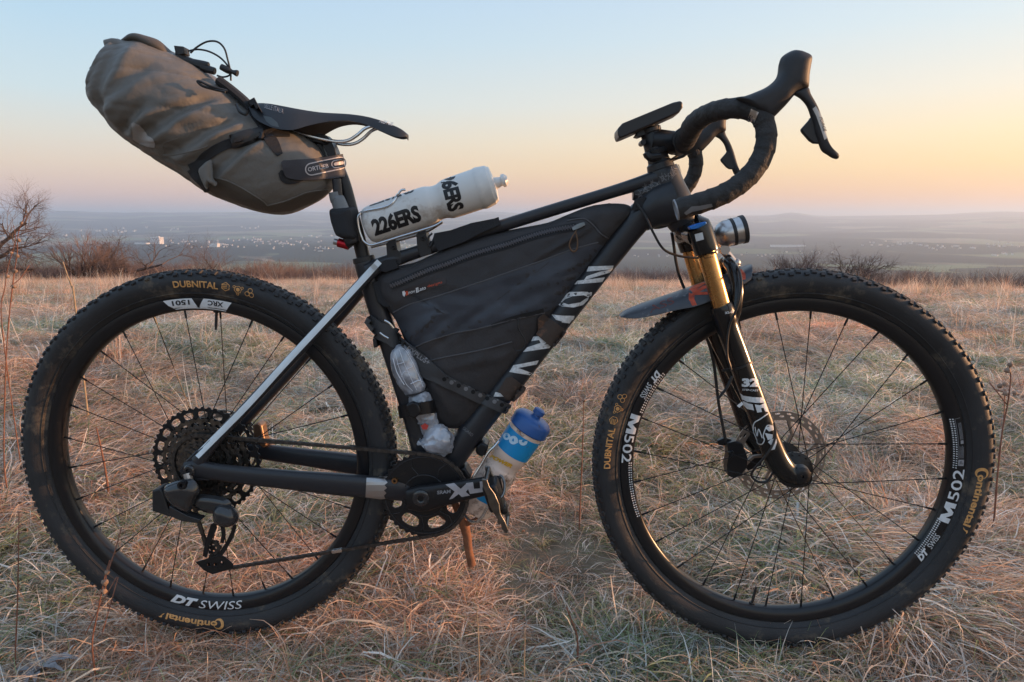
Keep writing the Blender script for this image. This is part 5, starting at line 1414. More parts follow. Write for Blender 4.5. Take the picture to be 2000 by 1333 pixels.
# ---- frame bag
fbo = P(860, 820, 0)
fbag = thing('frame_bag', 'black full-frame bag with a long zip filling the main triangle', 'frame bag', fbo)
M_FB = mat('black_cordura', (0.044, 0.041, 0.044), 0.68, bump=0.45, bscale=120, var=0.25, vscale=10, weave=0.3, wscale=700, dirt=(0.075, 0.062, 0.052), dscale=9, damt=0.30)
M_FB2 = mat('blue_black_sailcloth', (0.050, 0.058, 0.076), 0.48, bump=0.3, bscale=40, var=0.35, vscale=14, weave=0.15, wscale=500, dirt=(0.075, 0.065, 0.06), dscale=8, damt=0.25)
FO = [(733, 545), (742, 534), (775, 521), (812, 512), (850, 495), (900, 473), (960, 457), (1020, 445), (1070, 435), (1110, 419), (1150, 404), (1190, 398), (1224, 400), (1236, 412), (1222, 432), (1190, 470), (1152, 520), (1112, 573), (1060, 646), (1005, 716), (962, 775), (925, 822), (898, 836), (872, 836), (852, 822), (838, 790), (820, 740), (800, 690), (776, 630), (758, 604), (742, 580)]
def fbprof(s, w): return 0.034 * (1 - (1 - min(1, s * 1.25)) ** 2.6) ** 0.5
def fbdisp(w, s):
    x, y = w
    v = Vector((x / 100, y / 100, 0))
    d = 0.0035 * noise.noise(v * 1.6) + 0.0022 * noise.noise(v * 4.2)
    # tension folds fanning out from the lower right edge and the middle seam
    for (cx, cy, ang, wd, dp, L_) in ((1120, 520, -22, 7, .004, 70), (1100, 545, -14, 6, .004, 80), (1080, 575, -24, 7, .003, 80), (1060, 600, -10, 6, .003, 90), (870, 600, -40, 8, .0030, 80), (900, 620, -38, 8, .0030, 80), (950, 615, -35, 8, .0025, 80), (830, 640, -42, 8, .003, 60), (1090, 480, -30, 6, .003, 60), (930, 560, -20, 9, .002, 120), (860, 760, 60, 8, .003, 50), (940, 700, -12, 9, .003, 80)):
        a = rad(ang); dx, dy = x - cx, y - cy; al = dx * math.cos(a) + dy * math.sin(a); ac = -dx * math.sin(a) + dy * math.cos(a)
        d += dp * math.exp(-(al / L_) ** 2) * (math.exp(-(ac / wd) ** 2) - 0.6 * math.exp(-((ac - wd * 1.6) / wd) ** 2))
    # zip channel
    return d * min(1, s * 4)
bm = bmesh.new(); pillow(bm, FO, [(800, 565), (880, 610), (960, 590), (1060, 520), (1150, 450)], 0.0, fbprof, rings=34, n=260, disp=fbdisp)
BV_FB = bvh_of(bm); add('bag_body', bm, M_FB, fbag, angle=180)
# middle sailcloth panel
bm = bmesh.new(); poly_bm([(768, 612), (800, 596), (860, 578), (960, 545), (1060, 510), (1120, 488), (1165, 476), (1178, 480), (1136, 535), (1092, 594), (1062, 612), (1000, 624), (940, 640), (880, 652), (832, 668), (806, 680), (790, 655)], rawmap([BV_FB], 0.0008, -0.03), bm, cuts=(40, 22)); add('middle_panel', bm, M_FB2, fbag, free=False, angle=180)
bm = bmesh.new()
for rows in ([(768, 611), (800, 595), (860, 577), (960, 544), (1060, 509), (1120, 487), (1168, 474)], [(806, 681), (832, 669), (880, 653), (940, 641), (1000, 625), (1064, 611)], [(800, 716), (860, 700), (940, 684), (1000, 668)], [(1108, 432), (1140, 428), (1160, 442), (1172, 456), (1188, 466)]):
    seam(bm, rows, [BV_FB], 0.0014, -0.03)
add('seam', bm, mat('worn_piping', (0.085, 0.082, 0.088), 0.6), fbag)
# head-end flap and the velcro wraps over the top tube
bm = bmesh.new(); poly_bm([(1104, 424), (1130, 413), (1160, 403), (1190, 399), (1222, 402), (1232, 412), (1218, 430), (1187, 464), (1174, 452), (1156, 432), (1136, 426), (1112, 427)], rawmap([BV_FB], 0.0016, -0.02), bm, cuts=(14, 8)); add('corner_flap', bm, mat('brownish_black_cloth', (0.045, 0.041, 0.042), 0.75, bump=0.4, bscale=120, var=0.3, vscale=20), fbag, free=False)
def wrap(rows_top, rows_bot, Y=-0.021, name='hook_and_loop_wrap'):
    bm = bmesh.new(); poly = rows_top + rows_bot[::-1]; plate(bm, poly, Y, 0.003); plate(bm, poly, -Y, 0.003)
    add(name, bm, M_WEB, fbag, bevel=0.001)
wrap([(846, 470), (848, 456), (880, 450), (920, 436), (966, 427), (974, 424)], [(856, 492), (870, 487), (906, 474), (940, 456), (968, 444), (977, 440)])
wrap([(1240, 390), (1262, 384)], [(1232, 412), (1256, 410)], -0.026)
wrap([(741, 514), (752, 508), (772, 506)], [(742, 530), (756, 532), (778, 524)], -0.024)
wrap([(728, 552), (742, 548), (760, 552)], [(738, 590), (750, 600), (764, 600)], -0.024)
# zips
bm = bmesh.new(); ZP = [(764, 559), (790, 549), (821, 535), (848, 525), (875, 516), (929, 496), (983, 481), (1037, 463), (1091, 449), (1126, 443)]
ribbon(bm, [(x, y, 15) for x, y in ZP], [BV_FB], th=0.0008, Yfall=-0.03); BV_Z = bvh_of(bm)
add('zip_tape', bm, M_WEB, fbag)
za = cr(ZP, 800); dist = np.concatenate([[0], np.cumsum(np.linalg.norm(np.diff(za, axis=0), axis=1))])
bm = bmesh.new(); nt_ = int(dist[-1] / 2.6)
for k in range(nt_):
    d_ = dist[-1] * k / nt_; x = np.interp(d_, dist, za[:, 0]); y = np.interp(d_, dist, za[:, 1]); s_ = 4.0 if k % 2 else -4.0
    p = hits([BV_FB], x + 0.3 * s_, y + s_, 0.0026, -0.03); q = hits([BV_FB], x - 0.2 * s_, y - s_ * 0.5, 0.0030, -0.03)
    tube(bm, [p, q], 0.0011, 4)
o = add('zip_teeth', bm, mat('zip_black', (0.11, 0.105, 0.115), 0.3), fbag, smooth=False); o['kind'] = 'stuff'
bm = bmesh.new(); ribbon(bm, [(1118, 449, 6), (1130, 443, 8), (1142, 438, 5)], [BV_FB], th=0.004, k=8, Yfall=-0.03); add('zip_slider', bm, M_STEEL, fbag)
hose([(1126, 450, -0.042, 1.3), (1116, 466, -0.044, 1.3), (1112, 480, -0.044, 1.6), (1118, 491, -0.044, 2.0), (1126, 488, -0.044, 2.0), (1128, 472, -0.044, 1.4), (1124, 452, -0.043, 1.3)], name='zip_pull', parent=fbag, m=mat('brown_cord', (0.12, 0.065, 0.035), 0.6))
bm = bmesh.new(); ribbon(bm, [(960, 637, 8), (1000, 622, 8), (1040, 612, 8), (1062, 606, 8)], [BV_FB], th=0.0012, Yfall=-0.03); add('zip_tape', bm, M_WEB, fbag)
hose([(1014, 622, -0.042, 2.2), (1012, 640, -0.043, 2.2), (1018, 652, -0.043, 1.2), (1026, 668, -0.043, 1.2), (1022, 682, -0.043, 1.2), (1008, 685, -0.043, 1.2), (1002, 676, -0.043, 1.2)], name='zip_pull', parent=fbag)
# name label
bm = bmesh.new(); poly_bm([(787, 566), (866, 541), (870, 543), (872, 552), (869, 556), (792, 580), (786, 577)], rawmap([BV_FB], 0.0012, -0.03), bm, cuts=(8, 2)); add('name_label', bm, mat('label_black', (0.035, 0.028, 0.030), 0.5), fbag, smooth=False, free=False)
bm = bmesh.new(); text_bm('nov  Lato', pxmap([BV_FB], 798, 575, 16, 0.0018, -0.03), 36, 7, bold=0.01, shear=0.2, bm=bm); add('lettering', bm, M_WHITE, fbag, smooth=False, free=False)
bm = bmesh.new(); text_bm('E', pxmap([BV_FB], 813, 572, 16, 0.0018, -0.03), 7, 9, bold=0.04, shear=0.2, bm=bm); poly_bm([(786, 570), (790, 568), (793, 572), (790, 580), (787, 577)], rawmap([BV_FB], 0.0018, -0.03), bm); add('lettering', bm, M_WHITE, fbag, smooth=False, free=False)
bm = bmesh.new(); text_bm('designs', pxmap([BV_FB], 836, 563, 16, 0.0018, -0.03), 30, 6, bold=0.01, shear=0.1, bm=bm); poly_bm([(791, 570), (796, 568), (798, 575), (793, 578)], rawmap([BV_FB], 0.0018, -0.03), bm); add('lettering', bm, M_RED, fbag, smooth=False, free=False)
# muddy wraps round the down tube
for rows, m_ in (([(1049, 622), (1060, 612), (1100, 641), (1106, 650), (1084, 678), (1072, 674), (1050, 655)], M_WEB), ([(990, 738), (1000, 736), (1028, 758), (1024, 766), (1004, 786), (990, 780), (974, 764)], M_WEB)):
    bm = bmesh.new(); poly_bm(rows, rawmap([BV_DT, BV_FB], 0.0022, -0.03), bm, cuts=(8, 8)); bmesh.ops.solidify(bm, geom=bm.faces[:], thickness=0.0018); add('down_tube_wrap', bm, mat('muddy_webbing', (0.060, 0.042, 0.034), 0.8, bump=0.4, bscale=200, dirt=(0.20, 0.10, 0.06), dscale=30, damt=0.7), fbag, free=False)
# ---- rubber strap from the seat tube to the down tube
rst = thing('rubber_strap', 'black perforated rubber strap running diagonally across the frame bag', 'strap', P(980, 800, 0))
bm = bmesh.new(); RS = [(720, 622, 22), (740, 642, 28), (770, 662, 30), (800, 688, 32), (830, 714, 32), (862, 738, 26), (890, 752, 20), (930, 772, 20), (968, 788, 21), (990, 796, 20)]
ribbon(bm, RS, [BV_FB, BV_DT, BV_ST], th=0.0035, Yfall=-0.034, k=70, lift=0.0050); BV_RS = bvh_of(bm)
add('strap_band', bm, mat('strap_rubber', (0.052, 0.053, 0.057), 0.6, bump=0.2, bscale=300, dirt=(0.12, 0.10, 0.09), dscale=25, damt=0.25), rst)
bm = bmesh.new(); text_bm('FIXPLUS+', pxmap([BV_RS], 793, 684, -35, 0.0006, -0.04), 52, 10.5, bold=0.02, bm=bm, cuts=5); add('lettering', bm, M_GREY, rst, smooth=False, free=False)
for k in range(9):
    t = k / 8; x, y = 868 + t * 112, 741 + t * 50
    bm = bmesh.new(); poly_bm(circle(x, y, 4.2, 12), rawmap([BV_RS], 0.0006, -0.04), bm); poly_bm([(x + 4, y - 5), (x + 9, y - 3), (x + 8, y - 1), (x + 4, y - 3)], rawmap([BV_RS], 0.0006, -0.04), bm)
    add('hole_ring', bm, M_DIM if k % 2 else mat('hole_dark', (0.008, 0.008, 0.009), 0.8), rst, smooth=False, free=False)
for rows in ([(751, 626, -0.046, 2.6), (760, 631, -0.046, 2.6), (769, 641, -0.044, 2.6)], [(742, 650, -0.046, 2.3), (750, 656, -0.046, 2.3), (759, 661, -0.046, 2.3)]):
    hose(rows, name='strap_buckle', parent=rst, m=M_SILV)
bm = bmesh.new(); plate(bm, [(731, 659), (737, 658), (741, 676), (733, 678)], -0.012, 0.03); add('strap_keeper', bm, M_PLAST, rst, bevel=0.002)

# ---- bottles
def bottle_frame(pb, pt_, Y=0.0):
    a, b = P(pb[0], pb[1], Y), P(pt_[0], pt_[1], Y); return a, (b - a).normalized(), (b - a).length
wb0, wax, wL = bottle_frame((716, 443), (972, 357))
wbt = thing('water_bottle', 'white sports bottle with black lettering lying on the top tube', 'bottle', wb0)
k_ = wL / 270.0
M_WB = mat('milky_white_plastic', (0.66, 0.65, 0.63), 0.38, bump=0.12, bscale=40, dirt=(0.40, 0.34, 0.29), dscale=11, damt=0.55, spec=0.5)
WP = [(0, 0), (0, 26), (3, 32), (10, 35.5), (24, 37), (60, 37.5), (110, 38), (132, 37), (142, 34.0), (150, 33), (158, 34.0), (168, 37.5), (185, 38.5), (232, 39)]
bm = bmesh.new(); wp = cr(WP[1:], 60); lathe(bm, [(0, 0)] + [(q[0] * k_, q[1] * k_) for q in wp] + [(232 * k_, 30 * k_)], wb0, wax, 64); BV_WB = bvh_of(bm)
add('bottle_body', bm, M_WB, wbt)
bm = bmesh.new(); lathe(bm, [(q[0] * k_, q[1] * k_) for q in [(231, 34), (231, 39.5), (236, 40.5), (240, 40), (256, 37.5), (257, 36), (262, 33), (264, 20), (265, 10)]], wb0, wax, 64); 
lathe(bm, [(q[0] * k_, q[1] * k_) for q in [(262, 12), (272, 10), (274, 9), (278, 9), (279, 12.5), (285, 12.5), (287, 10), (290, 7), (290, 0)]], wb0, wax, 32)
add('lid', bm, mat('white_lid', (0.70, 0.69, 0.67), 0.35, var=0.1, vscale=40), wbt)
M_INK = mat('black_ink', (0.012, 0.012, 0.014), 0.45, dirt=(0.30, 0.28, 0.26), dscale=120, damt=0.15)
def on_bottle(word, x, y, ang, w, h, bold=0.05, cuts=6):
    bm = bmesh.new(); text_bm(word, pxmap([BV_WB], x, y, ang, 0.0005, -0.03, True), w, h, bold=bold, spacing=0.96, cuts=cuts * 2, cutv=12, bm=bm); add('lettering', bm, M_INK, wbt, smooth=False, free=False)
on_bottle('226ERS', 733, 462, 18.3, 97, 34, 0.05, 10)
on_bottle('26ERS', 857, 344, -75, 74, 33, 0.05, 8)
on_bottle('226ERS', 722, 404, 18.3, 92, 14, 0.035, 12)
# wire cage of the white bottle
cage = thing('bottle_cage', 'silver wire bottle cage on two black clamps on the top tube', 'bottle cage', P(800, 490, 0))
def onwb(rows, r=0.0021, name='wire', par=None, bv=None, Yf=-0.035, m=None):
    a = cr(rows, len(rows) * 8); bm = bmesh.new(); tube(bm, [hits(bv or [BV_WB], q[0], q[1], r, Yf) for q in a], r, 8); add(name, bm, m or M_SILV, par or cage)
onwb([(709, 470), (702, 450), (699, 428), (704, 418), (720, 413), (745, 408), (762, 402), (772, 392), (778, 380), (784, 372), (792, 371)])
onwb([(709, 470), (716, 476), (726, 479), (745, 474), (780, 463), (820, 451), (848, 442), (864, 433)])
bm = bmesh.new(); ptube(bm, [(726, 482, 0.0, 3.5), (780, 468, 0.0, 4), (830, 453, 0.0, 4), (864, 434, 0.0, 3)], n=10, k=16, up=(0, 1, 0), flat=3); add('cage_spine', bm, M_DULL, cage)
def clampb(x, y):
    bm = bmesh.new(); plate(bm, [(x - 10, y - 16), (x - 4, y - 22), (x + 8, y - 24), (x + 12, y - 4), (x + 18, y + 2), (x + 20, y + 22), (x - 2, y + 28), (x - 8, y + 10)], 0.0, 0.034)
    c = P(x, y - 8, -0.019); lathe(bm, [(0, 0.002), (-0.002, 0.002), (-0.002, 0.004), (0.003, 0.0045)], c, (0, 1, 0), 12)
    add('tube_clamp', bm, M_PLAST, cage, bevel=0.002)
clampb(768, 492); clampb(826, 474)
bm = bmesh.new(); ptube(bm, [(844, 456, -0.018, 2), (836, 466, -0.02, 2), (838, 482, -0.02, 2), (846, 470, -0.018, 2), (850, 458, -0.016, 2)], n=8); ptube(bm, [(772, 512, -0.018, 1.6), (782, 524, -0.02, 1.6), (800, 522, -0.02, 1.6), (830, 508, -0.018, 1.6)], n=6); add('cable_tie', bm, M_PLAST, cage)
# blue and clear bottle under the down tube
bb0, bax, bL = bottle_frame((925, 996), (1040, 824))
bbt = thing('water_bottle', 'muddy clear bottle with blue band and blue lid hanging under the down tube', 'bottle', bb0)
kb = bL / 207.0
M_CLR = mat('cloudy_clear_plastic', (0.74, 0.56, 0.46), 0.30, bump=0.1, bscale=60, dirt=(0.17, 0.085, 0.05), dscale=26, damt=0.9, trans=0.0)
BP = [(0, 0), (0, 24), (3, 30), (10, 33), (60, 33.5), (96, 33), (106, 29.5), (115, 29), (125, 31.5), (136, 32.8), (190, 34)]
bm = bmesh.new(); bp_ = cr(BP[1:], 50); lathe(bm, [(0, 0)] + [(q[0] * kb, q[1] * kb) for q in bp_], bb0, bax, 56); BV_BB = bvh_of(bm)
add('bottle_body', bm, M_CLR, bbt)
M_CYAN = mat('cyan_print', (0.008, 0.26, 0.56), 0.42, dirt=(0.10, 0.07, 0.06), dscale=50, damt=0.42)
bm = bmesh.new(); lathe(bm, [(q[0] * kb, q[1] * kb) for q in [(138, 32), (138.2, 33.4), (160, 33.9), (181, 34.4), (181.2, 33)]], bb0, bax, 56); BV_BL = bvh_of(bm); add('blue_band', bm, M_CYAN, bbt)
bm = bmesh.new(); poly_bm([(922, 966), (936, 978), (956, 988), (968, 990), (974, 982), (982, 968), (955, 962)], rawmap([BV_BB], 0.0006, -0.03), bm, cuts=(8, 5)); add('blue_print', bm, M_CYAN, bbt, free=False)
bm = bmesh.new(); lathe(bm, [(q[0] * kb, q[1] * kb) for q in [(189, 30), (189, 36), (191, 37.5), (208, 37.5), (211, 36), (216, 31), (219, 20), (220, 12), (220, 0)]], bb0, bax, 48)
add('lid', bm, mat('blue_lid', (0.028, 0.10, 0.31), 0.35, dirt=(0.09, 0.06, 0.05), dscale=40, damt=0.3), bbt)
bm = bmesh.new(); lathe(bm, [(q[0] * kb, q[1] * kb) for q in [(218, 9), (224, 8), (225, 11), (233, 11), (235, 8), (235, 0)]], bb0, bax, 24); add('spout', bm, mat('blue_spout', (0.035, 0.10, 0.30), 0.4, dirt=(0.30, 0.24, 0.2), dscale=60, damt=0.6), bbt)
bm = bmesh.new(); mp = rawmap([BV_BL], 0.0006, -0.03)
for (cx, cy) in ((990, 853), (1003, 860), (1022, 862)):
    poly_bm(circle(cx, cy, 8.5 if cx > 1000 else 7, 20), mp, bm, holes=[circle(cx, cy, 2.6, 12)])
poly_bm([(1004, 853), (1012, 859), (1022, 855), (1022, 869), (1012, 865), (1004, 868)], mp, bm)
add('emblem', bm, mat('pale_blue_print', (0.50, 0.66, 0.78), 0.4), bbt, smooth=False, free=False)
bm = bmesh.new(); text_bm('POWER', pxmap([BV_BB], 955, 894, -26, 0.0006, -0.03), 48, 8, bold=0.06, shear=0.3, cuts=6, bm=bm); add('lettering', bm, mat('yellow_print', (0.75, 0.40, 0.03), 0.4), bbt, smooth=False, free=False)
cage2 = thing('bottle_cage', 'silver wire bottle cage under the down tube with a bent hoop at its foot', 'bottle cage', P(905, 900, 0))
def wirept(rows, r, par, m=None):
    bm = bmesh.new(); ptube(bm, [(x, y, Y, r) for x, y, Y in rows], n=8, k=len(rows) * 7); add('wire', bm, m or M_SILV, par)
wirept([(974, 862, -.036), (966, 872, -.042), (954, 884, -.042), (940, 908, -.042), (922, 936, -.042), (912, 950, -.036)], 2.9, cage2)
wirept([(960, 966, -.042), (952, 990, -.042), (940, 1012, -.040), (930, 1020, -.036), (918, 1018, -.030), (906, 1004, -.02), (900, 996, 0)], 2.9, cage2)
wirept([(976, 862, .036), (960, 880, .036), (920, 940, .036), (900, 996, .02)], 2.9, cage2)
bm = bmesh.new(); plate(bm, [(932, 866), (944, 858), (956, 866), (950, 884), (938, 886), (930, 878)], 0, 0.04); add('clamp', bm, M_BLK, cage2, bevel=0.004); bm = bmesh.new(); plate(bm, [(896, 912), (910, 906), (922, 926), (916, 944), (900, 938)], 0, 0.04); add('clamp', bm, M_BLK, cage2, bevel=0.004)
# ---- parcel in clear plastic on the seat tube
par0 = P(850, 885, -0.03)
parc = thing('wrapped_tool_case', 'lumpy case wrapped in crinkled clear plastic bag strapped to the seat tube', 'wrapped case', par0)
M_FILM = mat('crinkled_clear_film', (0.46, 0.49, 0.56), 0.08, bump=1.0, bscale=75, var=0.6, vscale=30, coat=1.0, spec=0.9)
def lump(rows, seed, amp, name, Y=-0.028, n=40, m=None):
    a = cr(rows, 46); rings = []
    for i, (x, y, r, fl) in enumerate(a):
        c = P(x, y, Y); d = a[min(i + 1, 45)][:2] - a[max(i - 1, 0)][:2]; d /= np.linalg.norm(d) + 1e-9
        pr = P(x - d[1] * 10, y + d[0] * 10, Y) - c; pr.y = 0; pr.normalize(); rm = m_of(max(r, 0.5), c); ring = []
        for j in range(n):
            t = 2 * math.pi * j / n
            v = pr * math.cos(t) + Vector((0, -1, 0)) * math.sin(t) * fl
            p = c + v * rm
            e = abs(nz3(p, 42, seed)) * 1.3 - 0.3 + 0.7 * abs(nz3(p, 90, seed + 4)) + 0.4 * nz3(p, 160, seed)
            ring.append(p - v * (amp * e) * min(1, rm / 0.01))
        rings.append(ring)
    bm = bmesh.new(); loft(bm, rings, True, True); b = bvh_of(bm); add(name, bm, m or M_FILM, parc, angle=28); return b
BV_W1 = lump([(776, 674, 3, .6), (779, 680, 15, .75), (784, 696, 23, .75), (793, 725, 27, .75), (805, 750, 25, .75), (816, 764, 20, .8), (820, 770, 9, .7)], 1, 0.0021, 'wrapped_bottle')
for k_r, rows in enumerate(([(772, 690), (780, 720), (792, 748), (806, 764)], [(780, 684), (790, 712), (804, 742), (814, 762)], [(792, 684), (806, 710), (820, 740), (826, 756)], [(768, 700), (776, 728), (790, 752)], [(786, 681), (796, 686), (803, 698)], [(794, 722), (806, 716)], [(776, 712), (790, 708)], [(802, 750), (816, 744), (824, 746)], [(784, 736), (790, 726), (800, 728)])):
    onwb(rows, 0.0004 + 0.00013 * (k_r % 4), 'film_fold_highlight', parc, [BV_W1], -0.05, mat('film_highlight', (0.74, 0.77, 0.84), 0.1, coat=1.0))  # thin ribs along the film's folds, highlights painted in as their pale colour
lump([(800, 775, 5, .7), (806, 778, 16, .8), (818, 786, 27, .8), (826, 798, 22, .8), (832, 812, 20, .8), (836, 826, 20, .8), (832, 838, 12, .8), (838, 846, 8, .7)], 5, 0.0042, 'wrapped_neck')
lump([(836, 832, 6, .7), (846, 846, 28, .8), (852, 862, 36, .8), (848, 876, 30, .8), (842, 886, 16, .8), (838, 890, 5, .7)], 9, 0.0062, 'wrapped_base')
bm = bmesh.new(); plate(bm, [(822, 832), (830, 827), (837, 832), (834, 839), (826, 839)], -0.052, 0.003); add('red_print', bm, mat('red_label', (0.5, 0.06, 0.05), 0.4), parc)
bm = bmesh.new()
ringsS = []
for k in range(28):
    t = 2 * math.pi * k / 28; cx, cy = 811 + 36 * math.cos(t), 800 - 6 * math.cos(t); Y = -0.022 - 0.036 * math.sin(t)
    ringsS.append([P(cx + 1, cy - 12, Y), P(cx + 5, cy + 12, Y), P(cx + 5, cy + 12, Y + 0.003), P(cx + 1, cy - 12, Y + 0.003)])
V_ = [[bm.verts.new(p) for p in r] for r in ringsS]
for i in range(28):
    for j in range(4): bm.faces.new((V_[i][j], V_[i][(j + 1) % 4], V_[(i + 1) % 28][(j + 1) % 4], V_[(i + 1) % 28][j]))
add('holding_strap', bm, M_BLK, parc)
bm = bmesh.new(); plate(bm, [(794, 790), (806, 784), (820, 790), (824, 806), (812, 816), (798, 812)], -0.062, 0.012); add('strap_buckle', bm, M_BLK, parc, bevel=0.003)
bm = bmesh.new(); ribbon(bm, [(794, 773, 3), (815, 770, 3), (836, 760, 3)], [], th=0.001, Yfall=-0.055); add('elastic_band', bm, M_WEB, parc)
# ---- pump on the seat post
pump = thing('mini_pump', 'slim grey and black hand pump strapped to the seat post', 'pump', P(690, 500, -0.02))
bm = bmesh.new(); ptube(bm, [(657, 350, -0.022, 9), (662, 392, -0.022, 9), (670, 410, -0.022, 9)], n=16); add('pump_shaft', bm, M_FRAME, pump)
bm = bmesh.new(); ptube(bm, [(654, 376, -0.022, 12), (657, 390, -0.022, 12.5), (660, 391, -0.022, 14), (668, 412, -0.022, 15)], n=20, k=12); add('pump_collar', bm, mat('grey_collar', (0.16, 0.17, 0.18), 0.4), pump)
bm = bmesh.new(); pillow(bm, [(648, 412), (660, 406), (690, 404), (698, 410), (700, 440), (706, 466), (696, 472), (668, 466), (657, 455)], [(670, 425), (684, 450)], -0.012, lambda s, w: 0.036 * (1 - (1 - s) ** 4) ** 0.5, rings=5, n=50); add('holding_strap', bm, M_WEB, pump)
bm = bmesh.new(); ptube(bm, [(682, 450, -0.026, 16), (688, 474, -0.026, 15), (690, 478, -0.026, 11)], n=18, k=9); add('pump_head', bm, M_PLAST, pump)
bm = bmesh.new(); c0_, c1_ = P(660, 474, -0.026), P(682, 480, -0.026); ax_ = (c1_ - c0_).normalized(); L_ = (c1_ - c0_).length
lathe(bm, [(0, 0.003), (0, 0.0072), (0.001, 0.0082), (L_, 0.0082), (L_, 0.0)], c0_, ax_, 20); add('valve_head', bm, mat('red_anodised', (0.45, 0.02, 0.03), 0.3, metal=0.8), pump)
bm = bmesh.new(); lathe(bm, [(-0.007, 0.0), (-0.007, 0.0055), (0, 0.0055)], c0_, ax_, 16); add('valve_tip', bm, M_DULL, pump)
# ---- cycle computer
comp = thing('cycle_computer', 'slim black cycle computer tilted on a mount over the stem', 'cycle computer', P(1262, 255, 0))
bm = bmesh.new()
plate(bm, [(1203, 266), (1203, 256), (1212, 246), (1309, 206), (1323, 203), (1327, 207), (1327, 216), (1320, 226), (1298, 236), (1215, 272), (1206, 275)], 0.0, 0.060); BV_CO = bvh_of(bm)
add('computer_body', bm, mat('computer_shell', (0.022, 0.022, 0.025), 0.4), comp, bevel=0.004)
bm = bmesh.new(); lathe(bm, [(0, 0.011), (0.006, 0.013), (0.010, 0.013), (0.011, 0.010)], P(1268, 252, 0), P(1262, 238, 0) - P(1268, 252, 0), 20); plate(bm, [(1238, 268), (1246, 256), (1285, 246), (1286, 256), (1262, 264), (1246, 270)], 0, 0.03); add('computer_mount', bm, M_PLAST, comp, bevel=0.001)
bm = bmesh.new(); ptube(bm, [(1206, 262, -0.0, 3.0), (1208, 270, 0, 3.0)], n=8); add('charge_port', bm, M_DULL, comp)
# ---- forked stick that props the bicycle
prop = thing('forked_stick', 'short reddish brown forked stick stuck upright in the grass under the bottom bracket', 'stick', P(916, 1095, 0.02))
M_STICK = mat('reddish_bark', (0.28, 0.12, 0.065), 0.75, bump=0.5, bscale=90, var=0.45, vscale=50)
bm = bmesh.new(); ptube(bm, [(921, 1104, 0.02, 8), (915, 1070, 0.015, 8), (911, 1040, 0.01, 9), (904, 1020, 0.005, 9), (895, 998, 0.0, 7.5), (886, 980, -0.005, 7)], n=14, k=30)
ptube(bm, [(906, 1026, 0.006, 7), (922, 1018, 0.0, 4), (936, 1008, -0.005, 2.5)], n=8, k=10)
for v in bm.verts: v.co += Vector((1, 0, 0)) * 0.0015 * nz3(v.co, 60, 2)
add('stick_body', bm, M_STICK, prop)
bm = bmesh.new(); ptube(bm, [(904, 1016, 0.005, 6), (884, 1012, 0.02, 6), (866, 1008, 0.03, 6.5), (857, 990, 0.03, 6), (852, 972, 0.03, 5)], n=10, k=14); add('branch', bm, M_STICK, prop)
# ================================================================== grass
def grass_mat():
    m = bpy.data.materials.new('dry_grass'); m.use_nodes = True; N, L = m.node_tree.nodes, m.node_tree.links
    b = N['Principled BSDF']; b.inputs['Roughness'].default_value = 0.6; b.inputs['Specular IOR Level'].default_value = 0.25
    at = N.new('ShaderNodeAttribute'); at.attribute_name = 'tint'
    oi = N.new('ShaderNodeObjectInfo'); hs = N.new('ShaderNodeHueSaturation')
    mr = N.new('ShaderNodeMapRange'); mr.inputs[3].default_value = 0.72; mr.inputs[4].default_value = 1.25
    L.new(oi.outputs['Random'], mr.inputs[0]); L.new(mr.outputs[0], hs.inputs['Value']); L.new(at.outputs['Color'], hs.inputs['Color'])
    pa = N.new('ShaderNodeAttribute'); pa.attribute_type = 'INSTANCER'; pa.attribute_name = 'patch'
    mp_ = N.new('ShaderNodeMix'); mp_.data_type = 'RGBA'; mp_.blend_type = 'MULTIPLY'; mp_.inputs[0].default_value = 1.0
    L.new(hs.outputs[0], mp_.inputs[6]); L.new(pa.outputs['Color'], mp_.inputs[7]); hs = mp_
    col_ = mp_.outputs[2]
    L.new(col_, b.inputs['Base Color'])
    tr = N.new('ShaderNodeBsdfTranslucent'); L.new(col_, tr.inputs['Color'])
    mx = N.new('ShaderNodeMixShader'); mx.inputs[0].default_value = 0.48
    L.new(b.outputs[0], mx.inputs[1]); L.new(tr.outputs[0], mx.inputs[2]); L.new(mx.outputs[0], N['Material Output'].inputs['Surface'])
    return m
M_GRASS = grass_mat()
STRAW = [(0.66, 0.48, 0.33), (0.56, 0.40, 0.28), (0.74, 0.58, 0.43), (0.46, 0.31, 0.21), (0.60, 0.48, 0.37), (0.36, 0.26, 0.19)]
GREYS = [(0.60, 0.54, 0.46), (0.48, 0.43, 0.37), (0.38, 0.33, 0.29), (0.70, 0.64, 0.56)]
GREEN = [(0.20, 0.23, 0.10), (0.26, 0.29, 0.14), (0.15, 0.18, 0.08), (0.33, 0.35, 0.20)]
RUST = [(0.46, 0.24, 0.14), (0.38, 0.20, 0.13), (0.56, 0.33, 0.20)]
